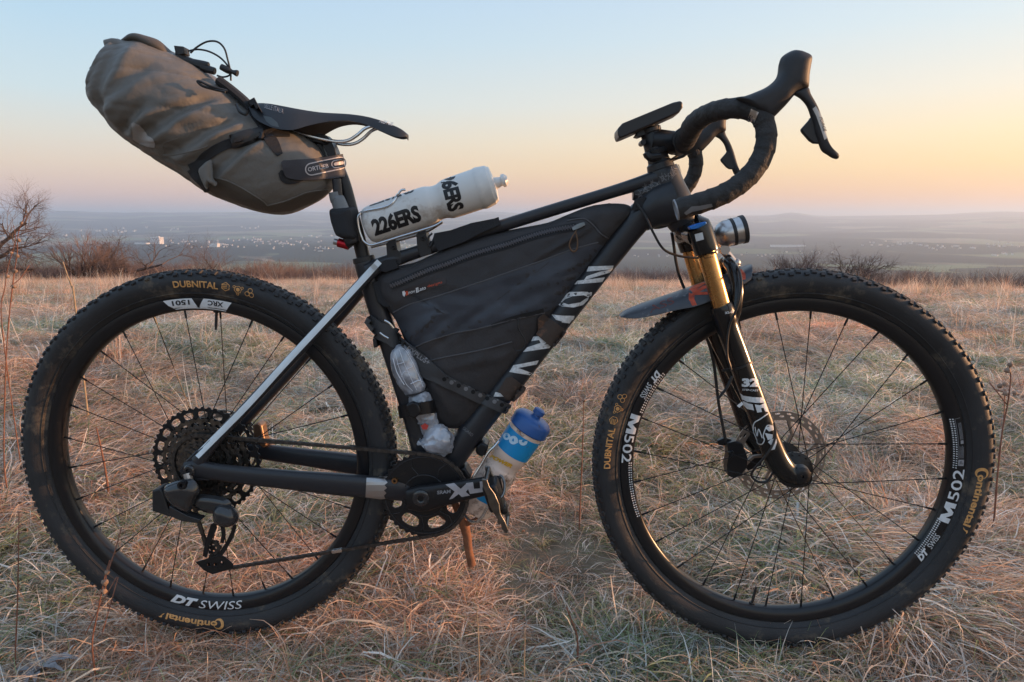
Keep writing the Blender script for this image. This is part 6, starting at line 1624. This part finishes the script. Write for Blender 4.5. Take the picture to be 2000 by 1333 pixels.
def blades(rs, n, spread, lmin, lmax, e0, e1, sag, wid, pal, wts, seg=5, comb=None, zlo=-0.01):
    V, F, Cc = [], [], []
    for _ in range(n):
        r = spread * math.sqrt(rs.random()); a = rs.uniform(0, 6.283); bx, by = r * math.cos(a), r * math.sin(a)
        az = rs.uniform(0, 6.283) if comb is None or rs.random() < 0.22 else comb + rs.gauss(0, 0.42)
        el = rs.uniform(e0, e1); Ln = rs.uniform(lmin, lmax); w = wid * rs.uniform(0.55, 1.35)
        k = rs.uniform(0.4, 1.3) * sag; turn = rs.gauss(0, 0.5); roll = rs.uniform(-1, 1)
        p = Vector((bx, by, zlo)); i0 = len(V); ds = Ln / seg
        fam = rs.choices(range(4), wts)[0]; c = rs.choice((STRAW, GREYS, GREEN, RUST)[fam]); br = rs.uniform(0.8, 1.15)
        for i in range(seg + 1):
            t = i / seg
            e = el - k * t * t - k * 0.4 * t; z_ = az + turn * t
            d = Vector((math.cos(e) * math.cos(z_), math.cos(e) * math.sin(z_), math.sin(e)))
            if p.z < 0.004 and i > 1: d.z = max(d.z, rs.uniform(0, 0.15))
            s = Vector((-math.sin(z_), math.cos(z_), 0)) * math.cos(roll) + Vector((0, 0, 1)) * math.sin(roll)
            ww = w * (1 - 0.85 * t ** 1.6) / 2
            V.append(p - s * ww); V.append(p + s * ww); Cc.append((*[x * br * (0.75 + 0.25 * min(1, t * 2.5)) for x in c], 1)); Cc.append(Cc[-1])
            p = p + d * ds
        for i in range(seg): F.append((i0 + 2 * i, i0 + 2 * i + 1, i0 + 2 * i + 3, i0 + 2 * i + 2))
    return V, F, Cc
TUFTS = bpy.data.collections.new('tuft_sources')
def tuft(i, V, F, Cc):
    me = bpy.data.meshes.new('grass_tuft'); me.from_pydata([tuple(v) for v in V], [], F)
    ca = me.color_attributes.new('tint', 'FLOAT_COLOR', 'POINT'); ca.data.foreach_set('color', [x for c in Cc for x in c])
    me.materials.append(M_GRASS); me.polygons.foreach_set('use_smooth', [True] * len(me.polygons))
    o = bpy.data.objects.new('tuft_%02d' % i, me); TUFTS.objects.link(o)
rs = random.Random(11)
kinds = []
for i in range(20):
    if i < 6:    a = blades(rs, 95, 0.065, 0.07, 0.23, 0.0, 0.75, 1.5, 0.0030, None, (5, 4, 0.8, 1.0), comb=0.0)          # matted, grey and straw
    elif i < 9:  a = blades(rs, 85, 0.06, 0.05, 0.15, 0.1, 1.0, 1.5, 0.0031, None, (1.2, 2.2, 4, 0.2), comb=rs.uniform(0, 6))              # green undergrowth
    elif i < 12: a = blades(rs, 65, 0.07, 0.08, 0.22, 0.0, 0.8, 2.0, 0.0027, None, (4, 1.5, 0.3, 2.6))                                  # rusty curls
    elif i < 16: a = blades(rs, 60, 0.06, 0.14, 0.34, 0.9, 1.5, 0.6, 0.0028, None, (6, 1, 0.2, 2.0))                                    # upright straw
    elif i < 18: a = blades(rs, 14, 0.08, 0.16, 0.42, 1.0, 1.55, 0.35, 0.0026, None, (4, 2, 0, 2))                                      # single stalks
    else:        a = blades(rs, 46, 0.09, 0.10, 0.27, 0.0, 0.7, 2.4, 0.0042, None, (3, 5, 0.3, 0.4))                                    # long pale loops
    tuft(i, *a)
for i in (20, 21): tuft(i, *blades(rs, 9, 0.06, 0.025, 0.05, 0.1, 1.2, 2.6, 0.011, None, (1, 1.2, 0, 4), seg=4, zlo=0.02))
def build_grass():
    r = np.random.default_rng(21)
    pts, rot, scl, idx, pat = [], [], [], [], []
    def put(x, y, i, s, tilt=0.12):
        mound = 0.075 * max(0, noise.noise(Vector((x * 1.7, y * 2.0, 3.3)))) * min(1, max(0, (abs(y - 0.05) - 0.35) / 0.8)) if i < 16 else 0
        flow = 5.5 * noise.noise(Vector((x * 1.1, y * 1.3, 6.6))) + 2.0 * noise.noise(Vector((x * 3.5, y * 3.5, 1.6)))
        pts.append((x, y, hgt(x, y) - 0.004 + mound * 0.8)); rot.append((r.normal(0, tilt), r.normal(0, tilt), r.uniform(0, 6.283) if i >= 6 else flow + r.normal(0, 0.35)))
        g1 = noise.noise(Vector((x * 0.55, y * 0.55, 11.0))) + 0.6 * noise.noise(Vector((x * 1.9, y * 2.1, 4.0))); g2 = noise.noise(Vector((x * 0.8, y * 0.7, 21.0))) + 0.5 * noise.noise(Vector((x * 4, y * 4, 14.0)))
        b_ = 1.0 + 0.35 * g2 + r.normal(0, 0.07); w_ = 0.22 * g1
        pat.append((max(.3, 1.38 * b_ * (0.98 + w_)), max(.3, 1.38 * b_ * (1.0 + 0.05 * w_)), max(.25, 1.38 * b_ * (1.06 - 0.45 * w_)))); scl.append(s); idx.append(i)
    def kind(x, y, far):
        a = noise.noise(Vector((x * 0.9, y * 1.1, 0.3))) + 0.5 * noise.noise(Vector((x * 2.7, y * 2.7, 5.1))); b = noise.noise(Vector((x * 0.6, y * 0.8, 9.3))) + 0.4 * noise.noise(Vector((x * 2.1, y * 2.3, 2.1)))
        u = r.random()
        if far > 1 and u < 0.7: return int(r.integers(12, 16))
        if far > 0.2 and b > 0.45 and u < 0.35: return int(r.integers(12, 16))
        if a > 0.12 and u < 0.72: return int(r.integers(6, 9))
        if b > 0.08 and u < 0.72: return int(r.integers(9, 12))
        if u > 0.985 and y > 1.3: return int(r.integers(16, 18))
        if 0.965 < u < 0.98 and noise.noise(Vector((x * 1.3, y * 1.3, 31))) > 0.1: return int(r.integers(20, 22))
        if u > 0.86: return int(r.integers(18, 20))
        if u > 0.78: return int(r.integers(6, 9))
        if u > 0.70: return int(r.integers(9, 12))
        return int(r.integers(0, 6))
    # near: dense mat
    def zone(y0, y1, dens, half, s0, s1, farness):
        n = int((y1 - y0) * dens * (half(y0) + half(y1)))
        for _ in range(n):
            y = r.uniform(y0, y1); h = half(y); x = r.uniform(-h, h)
            f = farness(y)
            k = kind(x, y, f)
            cl = 1.0 + 0.45 * noise.noise(Vector((x * 3.1, y * 3.1, 7.7))) + 0.3 * noise.noise(Vector((x * 1.2, y * 1.5, 1.7)))
            if cl < 0.78 and r.random() < 0.5: continue
            put(x, y, k, cl * r.uniform(s0, s1) * (1.0 if k < 12 or k > 15 or y > 6 else 0.7))
    hf = lambda y: 0.95 * (y + 1.4) + 0.25
    zone(-0.55, 0.9, 620, lambda y: 1.75 if y < 0.4 else hf(y), 0.62, 1.0, lambda y: 0)
    zone(0.9, 2.6, 330, hf, 0.75, 1.15, lambda y: 0)
    zone(2.6, 6.0, 170, hf, 0.85, 1.3, lambda y: 0.1)
    zone(6.0, 13.0, 62, hf, 1.0, 1.6, lambda y: 0.35)
    zone(13.0, 24.0, 28, hf, 1.2, 1.7, lambda y: 0.6)
    zone(24.0, 32.5, 30, hf, 1.0, 1.5, lambda y: 1.6)
    for cx in (-0.47, -0.56, -0.66, 0.5, 0.6, 0.7):      # bent stems round the tyres' feet
        for _ in range(16): put(cx + r.normal(0, 0.07), r.uniform(-0.09, 0.06), int(r.choice([0, 1, 3, 9, 18])), r.uniform(0.45, 0.75))
    me = bpy.data.meshes.new('grass'); me.from_pydata(pts, [], [])
    for nm, ty, dat in (('rot', 'FLOAT_VECTOR', np.array(rot, 'f').ravel()), ('scl', 'FLOAT', np.array(scl, 'f')), ('idx', 'INT', np.array(idx, 'i')), ('patch', 'FLOAT_VECTOR', np.array(pat, 'f').ravel())):
        a = me.attributes.new(nm, ty, 'POINT'); a.data.foreach_set('vector' if ty == 'FLOAT_VECTOR' else 'value', dat)
    o = bpy.data.objects.new('dry_grass', me); COL.objects.link(o); o['kind'] = 'stuff'
    g = bpy.data.node_groups.new('scatter', 'GeometryNodeTree')
    g.interface.new_socket('Geometry', in_out='INPUT', socket_type='NodeSocketGeometry'); g.interface.new_socket('Geometry', in_out='OUTPUT', socket_type='NodeSocketGeometry')
    N, L = g.nodes, g.links
    gi, go = N.new('NodeGroupInput'), N.new('NodeGroupOutput')
    ci = N.new('GeometryNodeCollectionInfo'); ci.inputs['Collection'].default_value = TUFTS; ci.inputs['Separate Children'].default_value = True; ci.inputs['Reset Children'].default_value = True
    ip = N.new('GeometryNodeInstanceOnPoints'); ip.inputs['Pick Instance'].default_value = True
    def na(nm, ty):
        n = N.new('GeometryNodeInputNamedAttribute'); n.data_type = ty; n.inputs['Name'].default_value = nm; return n.outputs['Attribute']
    L.new(gi.outputs[0], ip.inputs['Points']); L.new(ci.outputs[0], ip.inputs['Instance'])
    L.new(na('idx', 'INT'), ip.inputs['Instance Index']); L.new(na('scl', 'FLOAT'), ip.inputs['Scale'])
    L.new(na('rot', 'FLOAT_VECTOR'), ip.inputs['Rotation'])
    L.new(ip.outputs[0], go.inputs[0])
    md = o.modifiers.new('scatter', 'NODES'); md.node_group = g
    return len(pts)
print('tufts', build_grass())

# ================================================================== bare trees and scrub beyond the meadow
M_BARK = mat('grey_brown_bark', (0.085, 0.062, 0.052), 0.9, var=0.35, vscale=6)
M_TWIG = mat('reddish_twigs', (0.20, 0.14, 0.125), 0.9, var=0.3, vscale=3)
M_TWIG2 = mat('brown_twigs', (0.15, 0.112, 0.102), 0.9, var=0.3, vscale=3)
def grow(rs, base, d0, L0, r0, depth, thick, thin, spread=0.6, kids=(3, 5), droop=0.0, up=0.25, seg=4, maxd=5):
    """limb with children; collects rings of thin tubes"""
    pts = [base.copy()]; d = d0.normalized(); p = base.copy()
    for i in range(seg):
        d = (d + Vector((rs.gauss(0, 0.16), rs.gauss(0, 0.16), rs.gauss(0, 0.10) + up * 0.12 - droop * 0.1))).normalized()
        p = p + d * (L0 / seg); pts.append(p.copy())
    (thick if depth <= 1 else thin).append((pts, r0, r0 * 0.45, 6 if depth <= 1 else 3))
    if depth >= maxd: return
    for k in range(rs.randint(*kids)):
        t = rs.uniform(0.3, 1.0); i = min(seg - 1, int(t * seg)); q = pts[i].lerp(pts[i + 1], t * seg - i)
        dd = (pts[i + 1] - pts[i]).normalized()
        ax = Vector((rs.gauss(0, 1), rs.gauss(0, 1), rs.gauss(0, 0.7))); ax = (ax - dd * ax.dot(dd)).normalized()
        nd = (dd * math.cos(spread) + ax * math.sin(spread) * rs.uniform(0.7, 1.3) + Vector((0, 0, up * 0.4))).normalized()
        grow(rs, q, nd, L0 * rs.uniform(0.55, 0.8), r0 * (1 - 0.5 * t) * 0.62, depth + 1, thick, thin, spread, kids, droop, up, max(2, seg - 1), maxd)
def limb_mesh(name, limbs):
    V, F = [], []
    for pts, r0, r1, n in limbs:
        k = len(pts); b0 = len(V)
        for i, p in enumerate(pts):
            t = (pts[min(i + 1, k - 1)] - pts[max(i - 1, 0)]).normalized(); u = t.orthogonal().normalized(); v = t.cross(u); r = r0 + (r1 - r0) * i / (k - 1)
            for j in range(n):
                a = 2 * math.pi * j / n; V.append(p + u * (r * math.cos(a)) + v * (r * math.sin(a)))
        for i in range(k - 1):
            for j in range(n): F.append((b0 + i * n + j, b0 + i * n + (j + 1) % n, b0 + (i + 1) * n + (j + 1) % n, b0 + (i + 1) * n + j))
    me = bpy.data.meshes.new(name); me.from_pydata([tuple(v) for v in V], [], F); return me
def woody(seed, kind):
    rs = random.Random(seed); th, tn = [], []
    if kind == 'oak':     # leaning old crown reaching to the side
        grow(rs, Vector((0, 0, 0)), Vector((0.15, 0, 1)), 1.3, 0.14, 0, th, tn, 0.85, (4, 6), 0.2, 0.12, 5, 5)
        for a in (0.2, 0.5, -0.3): grow(rs, Vector((0.1, 0, 0.9 + a)), Vector((1, rs.uniform(-.5, .5), 0.35 + a)), 1.5, 0.075, 1, th, tn, 0.75, (4, 6), 0.1, 0.15, 5, 5)
    elif kind == 'round':
        for k in range(7):
            a = rs.uniform(0, 6.28); grow(rs, Vector((0, 0, 0)), Vector((0.6 * math.cos(a), 0.6 * math.sin(a), 1)), 0.8, 0.05, 1, th, tn, 0.5, (3, 5), 0, 0.3, 4, 5)
    elif kind == 'gnarl':
        grow(rs, Vector((0, 0, 0)), Vector((0.1, 0, 1)), 0.7, 0.07, 0, th, tn, 0.95, (4, 6), 0.2, 0.1, 4, 5)
        for s in (-1, 1): grow(rs, Vector((0, 0, 0.45)), Vector((s, 0.2, 0.35)), 0.8, 0.04, 1, th, tn, 0.8, (4, 6), 0.1, 0.15, 4, 5)
    elif kind == 'sapling':
        grow(rs, Vector((0, 0, 0)), Vector((0, 0, 1)), 1.2, 0.03, 0, th, tn, 0.6, (5, 7), 0, 0.3, 5, 4)
    else:                 # thicket
        for k in range(16):
            a = rs.uniform(0, 6.28); q = Vector((rs.uniform(-.8, .8), rs.uniform(-.6, .6), 0)); grow(rs, q, Vector((0.5 * math.cos(a), 0.5 * math.sin(a), 1)), 0.5, 0.014, 2, th, tn, 0.55, (4, 5), 0, 0.25, 3, 5)
    K_ = {'oak': 1.0, 'round': 1.15, 'gnarl': 1.25, 'sapling': 1.5}.get(kind, 1.25)
    return limb_mesh('trunk', th) if th else None, limb_mesh('twigs', [(p_, a_ * K_, b_ * K_, n_) for p_, a_, b_, n_ in tn])
GB = BVHTree.FromObject(ground, bpy.context.evaluated_depsgraph_get())
def ground_at(px, py):
    d = rayw(px, py).normalized(); loc, n, i, dist = GB.ray_cast(CAM, d, 60000)
    return loc
def z_of(py, D): return CAM.z - (py - 424) * D / FPX
def plant(name, label, cat, px, D, ptop, kind, seed, twig, group=None, flip=False, wide=1.0):
    q = at_ground(px, D); z = hgt(q.x, q.y)
    tm, wm = woody(seed, kind)
    top = float(np.percentile([v.co.z for v in wm.vertices], 99)); s = (z_of(ptop, D) - z) / top
    r = bpy.data.objects.new(name, None); COL.objects.link(r); r.location = (q.x, q.y, z - 0.03); r.scale = (s * wide * (-1 if flip else 1), s, s); tag(r, label, cat, group)
    if tm:
        tm.materials.append(M_BARK); o = bpy.data.objects.new('trunk', tm); COL.objects.link(o); o.parent = r
    wm.materials.append(twig); o = bpy.data.objects.new('crown', wm); COL.objects.link(o); o.parent = r
    return r
plant('bare_tree', 'old bare tree with twisted branches at the left edge beyond the meadow', 'tree', -18, 31, 372, 'oak', 5, M_TWIG2, wide=1.0)
plant('bare_bush', 'round leafless bush with fanned branches nearest the old tree', 'bush', 150, 33, 451, 'round', 8, M_TWIG, wide=1.05)
plant('bare_bush', 'gnarled leafless bush standing in front of the white tower block', 'bush', 241, 34, 459, 'gnarl', 12, M_TWIG2)
plant('bare_sapling', 'thin bare sapling standing alone right of the white tower block', 'tree', 401, 35, 459, 'sapling', 9, M_TWIG, wide=1.3)
plant('bare_bush', 'reddish bare bush just above the top of the front tyre', 'bush', 1568, 34, 484, 'round', 31, M_TWIG)
plant('bare_bush', 'grey brown bush with long side twigs right of the reddish one', 'bush', 1672, 33.5, 487, 'gnarl', 33, M_TWIG2, wide=1.1)
def scrub():
    r = random.Random(77); src = [woody(s, 'thicket')[1] for s in (1, 2, 3, 4)] + [woody(6, 'round')[1]]
    arr = []
    for m in src:
        v = np.empty(len(m.vertices) * 3); m.vertices.foreach_get('co', v); f = np.array([p.vertices[:] for p in m.polygons]); arr.append((v.reshape(-1, 3), f))
    V, F, n = [], [], 0
    for k in range(240):
        D = r.uniform(33.5, 48); px = r.uniform(-120, 2120)
        q = at_ground(px, D); z = hgt(q.x, q.y)
        v, f = arr[r.randrange(5)]; s = z_of(r.uniform(490, 518) if px < 760 else r.uniform(508, 534), D) - z; a = r.uniform(0, 6.28)
        top = v[:, 2].max()
        R_ = np.array([[math.cos(a), -math.sin(a), 0], [math.sin(a), math.cos(a), 0], [0, 0, 1.0]])
        w = (v @ R_.T) * (s / top) * np.array([1.2, 1.2, 1.0]) + np.array([q.x, q.y, z]); V.append(w); F.append(f + n); n += len(v)
    me = bpy.data.meshes.new('scrub'); me.from_pydata(np.vstack(V).tolist(), [], np.vstack(F).tolist()); me.materials.append(M_TWIG)
    o = bpy.data.objects.new('scrub', me); COL.objects.link(o); o['kind'] = 'stuff'
    print('scrub faces', len(me.polygons))
scrub()

# ================================================================== town in the valley
M_WALL = mat('pale_render', (0.62, 0.60, 0.57), 0.8); M_ROOFT = mat('roof_tiles', (0.20, 0.11, 0.09), 0.9)
def town():
    r = random.Random(5); V, F, MI = [], [], []
    def house(q, w, d, h, a, roof):
        b0 = len(V); c, s = math.cos(a), math.sin(a)
        def t(x, y, z): return (q.x + x * c - y * s, q.y + x * s + y * c, q.z + z)
        for x, y, z in ((-w, -d, -3), (w, -d, -3), (w, d, -3), (-w, d, -3), (-w, -d, h), (w, -d, h), (w, d, h), (-w, d, h), (-w, 0, h + roof), (w, 0, h + roof)): V.append(t(x, y, z))
        for f in ((0, 1, 5, 4), (1, 2, 6, 5), (2, 3, 7, 6), (3, 0, 4, 7)): F.append(tuple(b0 + i for i in f)); MI.append(0)
        F.append((b0 + 4, b0 + 7, b0 + 8)); MI.append(0); F.append((b0 + 5, b0 + 9, b0 + 6)); MI.append(0)
        F.append((b0 + 4, b0 + 8, b0 + 9, b0 + 5)); MI.append(1); F.append((b0 + 7, b0 + 6, b0 + 9, b0 + 8)); MI.append(1)
    clusters = [(30, 470, 40, 7, 30), (110, 462, 60, 6, 26), (200, 452, 50, 4, 26), (240, 455, 40, 3, 18), (330, 448, 40, 3, 18), (360, 474, 60, 6, 50), (440, 480, 60, 6, 60), (500, 470, 50, 6, 60), (560, 476, 60, 7, 80), (620, 486, 60, 5, 60), (640, 462, 50, 6, 40), (480, 446, 40, 3, 16),
                (1490, 500, 40, 4, 30), (1600, 495, 50, 3, 22), (1760, 478, 90, 6, 60), (1850, 484, 80, 6, 50), (1950, 480, 50, 5, 40), (1960, 498, 40, 3, 24), (1300, 500, 60, 4, 22), (820, 480, 80, 6, 60)]
    for cx, cy, sx, sy, n in clusters:
        for _ in range(int(n * 0.33)):
            q = ground_at(cx + r.gauss(0, sx * 0.5), cy + r.gauss(0, sy * 0.5))
            if q is None or q.length < 700: continue
            k = q.length / 4000
            w = r.uniform(2.6, 5.2) * k; big = r.random() < 0.08
            house(q, w * (2.6 if big else 1), w * 0.75, r.uniform(4.5, 8) * k, r.uniform(-0.5, 0.5), 0.3 if big else r.uniform(2, 3.4) * k)
    me = bpy.data.meshes.new('distant_town'); me.from_pydata(V, [], F); me.materials.append(M_WALL); me.materials.append(M_ROOFT); me.polygons.foreach_set('material_index', MI)
    o = bpy.data.objects.new('distant_town', me); COL.objects.link(o); o['kind'] = 'stuff'
town()
def block(name, label, cat, px0, px1, py0, py1, parts):
    q = ground_at((px0 + px1) / 2, py1); D = (q - CAM).dot(_f); w = (px1 - px0) * D / FPX; h = (py1 - py0) * D / FPX
    r = bpy.data.objects.new(name, None); COL.objects.link(r); r.location = q; r.rotation_euler = (0, 0, -0.2); tag(r, label, cat)
    for nm, x, y, z, sx, sy, sz, m in parts:
        bm = bmesh.new(); box(bm, (x * w, y * w, z * h), sx * w, sy * w, sz * h); me = bpy.data.meshes.new(nm); bm.to_mesh(me); bm.free(); me.materials.append(m)
        o = bpy.data.objects.new(nm, me); COL.objects.link(o); o.parent = r
M_WB2 = mat('white_concrete', (0.74, 0.72, 0.69), 0.7); M_WINB = mat('window_band', (0.20, 0.22, 0.26), 0.3)
block('tower_block', 'broad white tower block, tallest building in the valley town', 'building', 295, 320, 464, 477,
      [('wall', 0, 0, 0.5, 0.8, 0.5, 1.0, M_WB2), ('wing', -0.42, 0.1, 0.42, 0.16, 0.4, 0.86, M_WB2), ('roof_house', 0.1, 0, 1.06, 0.25, 0.2, 0.12, M_WB2)] + [('window_band', 0, -0.2535, z, 0.76, 0.006, 0.05, M_WINB) for z in (0.2, 0.4, 0.6, 0.8)])
block('long_hall', 'long low white hall left of the tower block', 'building', 265, 291, 474, 477.5, [('wall', 0, 0, 0.4, 1, 0.4, 0.9, M_WB2), ('roof', 0, 0, 0.92, 1.02, 0.42, 0.1, M_WINB)])
block('factory_hall', 'long white factory hall in the valley above the front tyre', 'building', 1507, 1570, 479, 482.5, [('wall', 0, 0, 0.4, 1, 0.3, 0.9, M_WB2), ('roof', 0, 0, 0.92, 1.01, 0.31, 0.1, M_WINB)])
block('pale_hall', 'pale boxy hall low in the valley near the sapling', 'building', 410, 428, 476, 483, [('wall', 0, 0, 0.5, 1, 0.5, 1, M_WB2), ('roof', 0, 0, 1.03, 1.02, 0.52, 0.06, M_WINB)])

# ================================================================== single dry weeds
M_STALK = mat('rust_brown_stalk', (0.26, 0.115, 0.075), 0.8, var=0.4, vscale=60)
M_STALK2 = mat('straw_stalk', (0.42, 0.31, 0.20), 0.8, var=0.3, vscale=60)
M_HEAD = mat('dry_seed_head', (0.34, 0.23, 0.17), 0.9, var=0.4, vscale=90, bump=0.6, bscale=200)
def weed(label, rows, D, r_px, m, heads=(), side=(), cat='weed', name='dry_weed', g=None):
    """stalk through photo points at world distance D, its foot in the ground"""
    def W(px, py):
        d = rayw(px, py); return CAM + d * (D / d.y)
    pts = [W(*q) for q in rows]; foot = pts[0].copy(); foot.z = hgt(foot.x, foot.y) - 0.01
    if foot.z < pts[0].z: pts = [foot] + pts
    rt = tag(bpy.data.objects.new(name, None), label, cat, g); COL.objects.link(rt); rt.location = foot
    k = D / FPX
    def emit(nm, bm, mm):
        bmesh.ops.translate(bm, verts=bm.verts, vec=-foot); me = bpy.data.meshes.new(nm); bm.to_mesh(me); bm.free(); me.materials.append(mm)
        me.polygons.foreach_set('use_smooth', [True] * len(me.polygons)); o = bpy.data.objects.new(nm, me); COL.objects.link(o); o.parent = rt
    a = cr([tuple(p) for p in pts], 5 * len(pts)); bm = bmesh.new(); n = len(a); tube(bm, [Vector(q) for q in a], [r_px * k * (1 - 0.6 * i / n) * (1.25 if i % 5 == 4 else 1) for i in range(n)], 6); emit('stalk', bm, m)
    for s_ in side:
        p = [W(*q) for q in s_]; p = [v + Vector((0, 0.02 * i, 0)) for i, v in enumerate(p)]; bm = bmesh.new(); tube(bm, [Vector(q) for q in cr([tuple(v) for v in p], 8)], r_px * k * 0.55, 5); emit('twig', bm, m)
    for x, y, r in heads:
        bm = bmesh.new(); bmesh.ops.create_icosphere(bm, subdivisions=2, radius=r * k, matrix=Matrix.Translation(W(x, y)))
        for v in bm.verts: v.co += (v.co - W(x, y)) * 0.5 * noise.noise(v.co * 300)
        emit('seed_head', bm, M_HEAD)
weed('tall rust stalk with small buds at the far left, tree behind it', [(8, 900), (12, 700), (24, 560), (33, 500), (36, 455), (50, 420)], 1.9, 1.5, M_STALK, [(36, 470, 4), (33, 500, 4), (30, 530, 4), (42, 436, 3), (27, 560, 4)], [[(20, 560), (30, 545), (38, 520)], [(22, 590), (15, 560), (12, 500)]])
weed('forked rust stalk leaning right of the far left one', [(4, 640), (10, 560), (16, 520), (30, 470), (26, 440)], 2.1, 1.2, M_STALK, [(14, 540, 4), (22, 494, 3)])
weed('pale straw stalk crossing left of the rear tyre top', [(146, 590), (140, 560), (131, 536), (123, 512)], 2.6, 2.2, M_STALK2)
weed('rust stalk with a knotted bundle at the lower left edge of the rear tyre', [(180, 1262), (190, 1200), (204, 1130), (214, 1095)], 1.12, 2.3, M_STALK, [(205, 1138, 7), (209, 1118, 5), (203, 1155, 6)], [[(200, 1236), (204, 1190), (206, 1150)], [(166, 1240), (186, 1190), (203, 1150)], [(206, 1150), (196, 1130), (199, 1100)], [(210, 1120), (214, 1080), (212, 1050)]])
weed('thin dark stalk left of the rear wheel, low grass round it', [(30, 1290), (34, 1180), (36, 1090), (37, 1000)], 1.15, 2.0, M_STALK)
weed('upright rust blade seen through the rear wheel left of the sprockets', [(214, 980), (206, 920), (196, 870), (188, 835)], 1.9, 3.0, M_STALK)
weed('tall branched weed with round seed heads right of the front wheel', [(1942, 1010), (1948, 930), (1958, 840), (1968, 790), (1974, 740), (1972, 716)], 1.75, 2.3, M_STALK, [(1973, 713, 5), (1968, 724, 6), (1953, 754, 5), (1962, 751, 4), (1964, 769, 5), (1982, 768, 4)], [[(1966, 790), (1958, 770), (1953, 755)], [(1960, 830), (1972, 800), (1984, 770)], [(1972, 770), (1965, 768), (1962, 768)]])
weed('thin lone stalk standing between the crank and the front wheel', [(1131, 1045), (1134, 960), (1138, 870), (1140, 785)], 1.75, 1.7, M_STALK, [(1141, 783, 3)])
weed('straw coloured stub in the foreground below the crank', [(936, 1300), (934, 1240), (931, 1182)], 1.10, 1.8, M_STALK2)
weed('short pale stub in the foreground midway between the forked stick and front tyre', [(1024, 1290), (1025, 1260), (1025, 1228)], 1.10, 1.5, M_STALK2)
weed('bent rust stem lying across the grass below the front tyre', [(1128, 1250), (1118, 1216), (1106, 1186), (1126, 1240)], 1.15, 2.2, M_STALK)
# wilted grey leaves in the near corner
def wilted():
    D = 1.14; k = D / FPX
    def W(px, py):
        d = rayw(px, py); return CAM + d * (D / d.y)
    f = W(75, 1320); f.z = hgt(f.x, f.y)
    rt = tag(bpy.data.objects.new('wilted_plant', None), 'wilted grey thistle rosette in the bottom left corner', 'plant'); COL.objects.link(rt); rt.location = f
    m = mat('wilted_leaf', (0.30, 0.29, 0.30), 0.8, var=0.4, vscale=50, bump=0.5, bscale=150); r = random.Random(4)
    for i in range(13):
        a = 6.283 * i / 13 + r.uniform(-.2, .2); L_ = r.uniform(0.045, 0.085); w = r.uniform(0.006, 0.012); bm = bmesh.new(); prev = None; el = r.uniform(0.3, 1.1)
        p = Vector((0, 0, 0.012)); az = a
        for s in range(9):
            t = s / 8; e = el - 1.9 * t; d = Vector((math.cos(e) * math.cos(az), math.cos(e) * math.sin(az), math.sin(e))); az += r.gauss(0, 0.12)
            sd = Vector((-math.sin(az), math.cos(az), 0)); ww = w * math.sin(math.pi * min(1, 0.12 + t * 0.88)) * (1.3 if s % 2 else 0.75); curl = 0.35 * ww
            row = [bm.verts.new(p - sd * ww + Vector((0, 0, curl))), bm.verts.new(p), bm.verts.new(p + sd * ww + Vector((0, 0, curl)))]
            if prev:
                for j in range(2): bm.faces.new((prev[j], prev[j + 1], row[j + 1], row[j]))
            prev = row; p = p + d * (L_ / 8)
        me = bpy.data.meshes.new('leaf'); bm.to_mesh(me); bm.free(); me.materials.append(m); me.polygons.foreach_set('use_smooth', [True] * len(me.polygons)); o = bpy.data.objects.new('leaf', me); COL.objects.link(o); o.parent = rt
wilted()
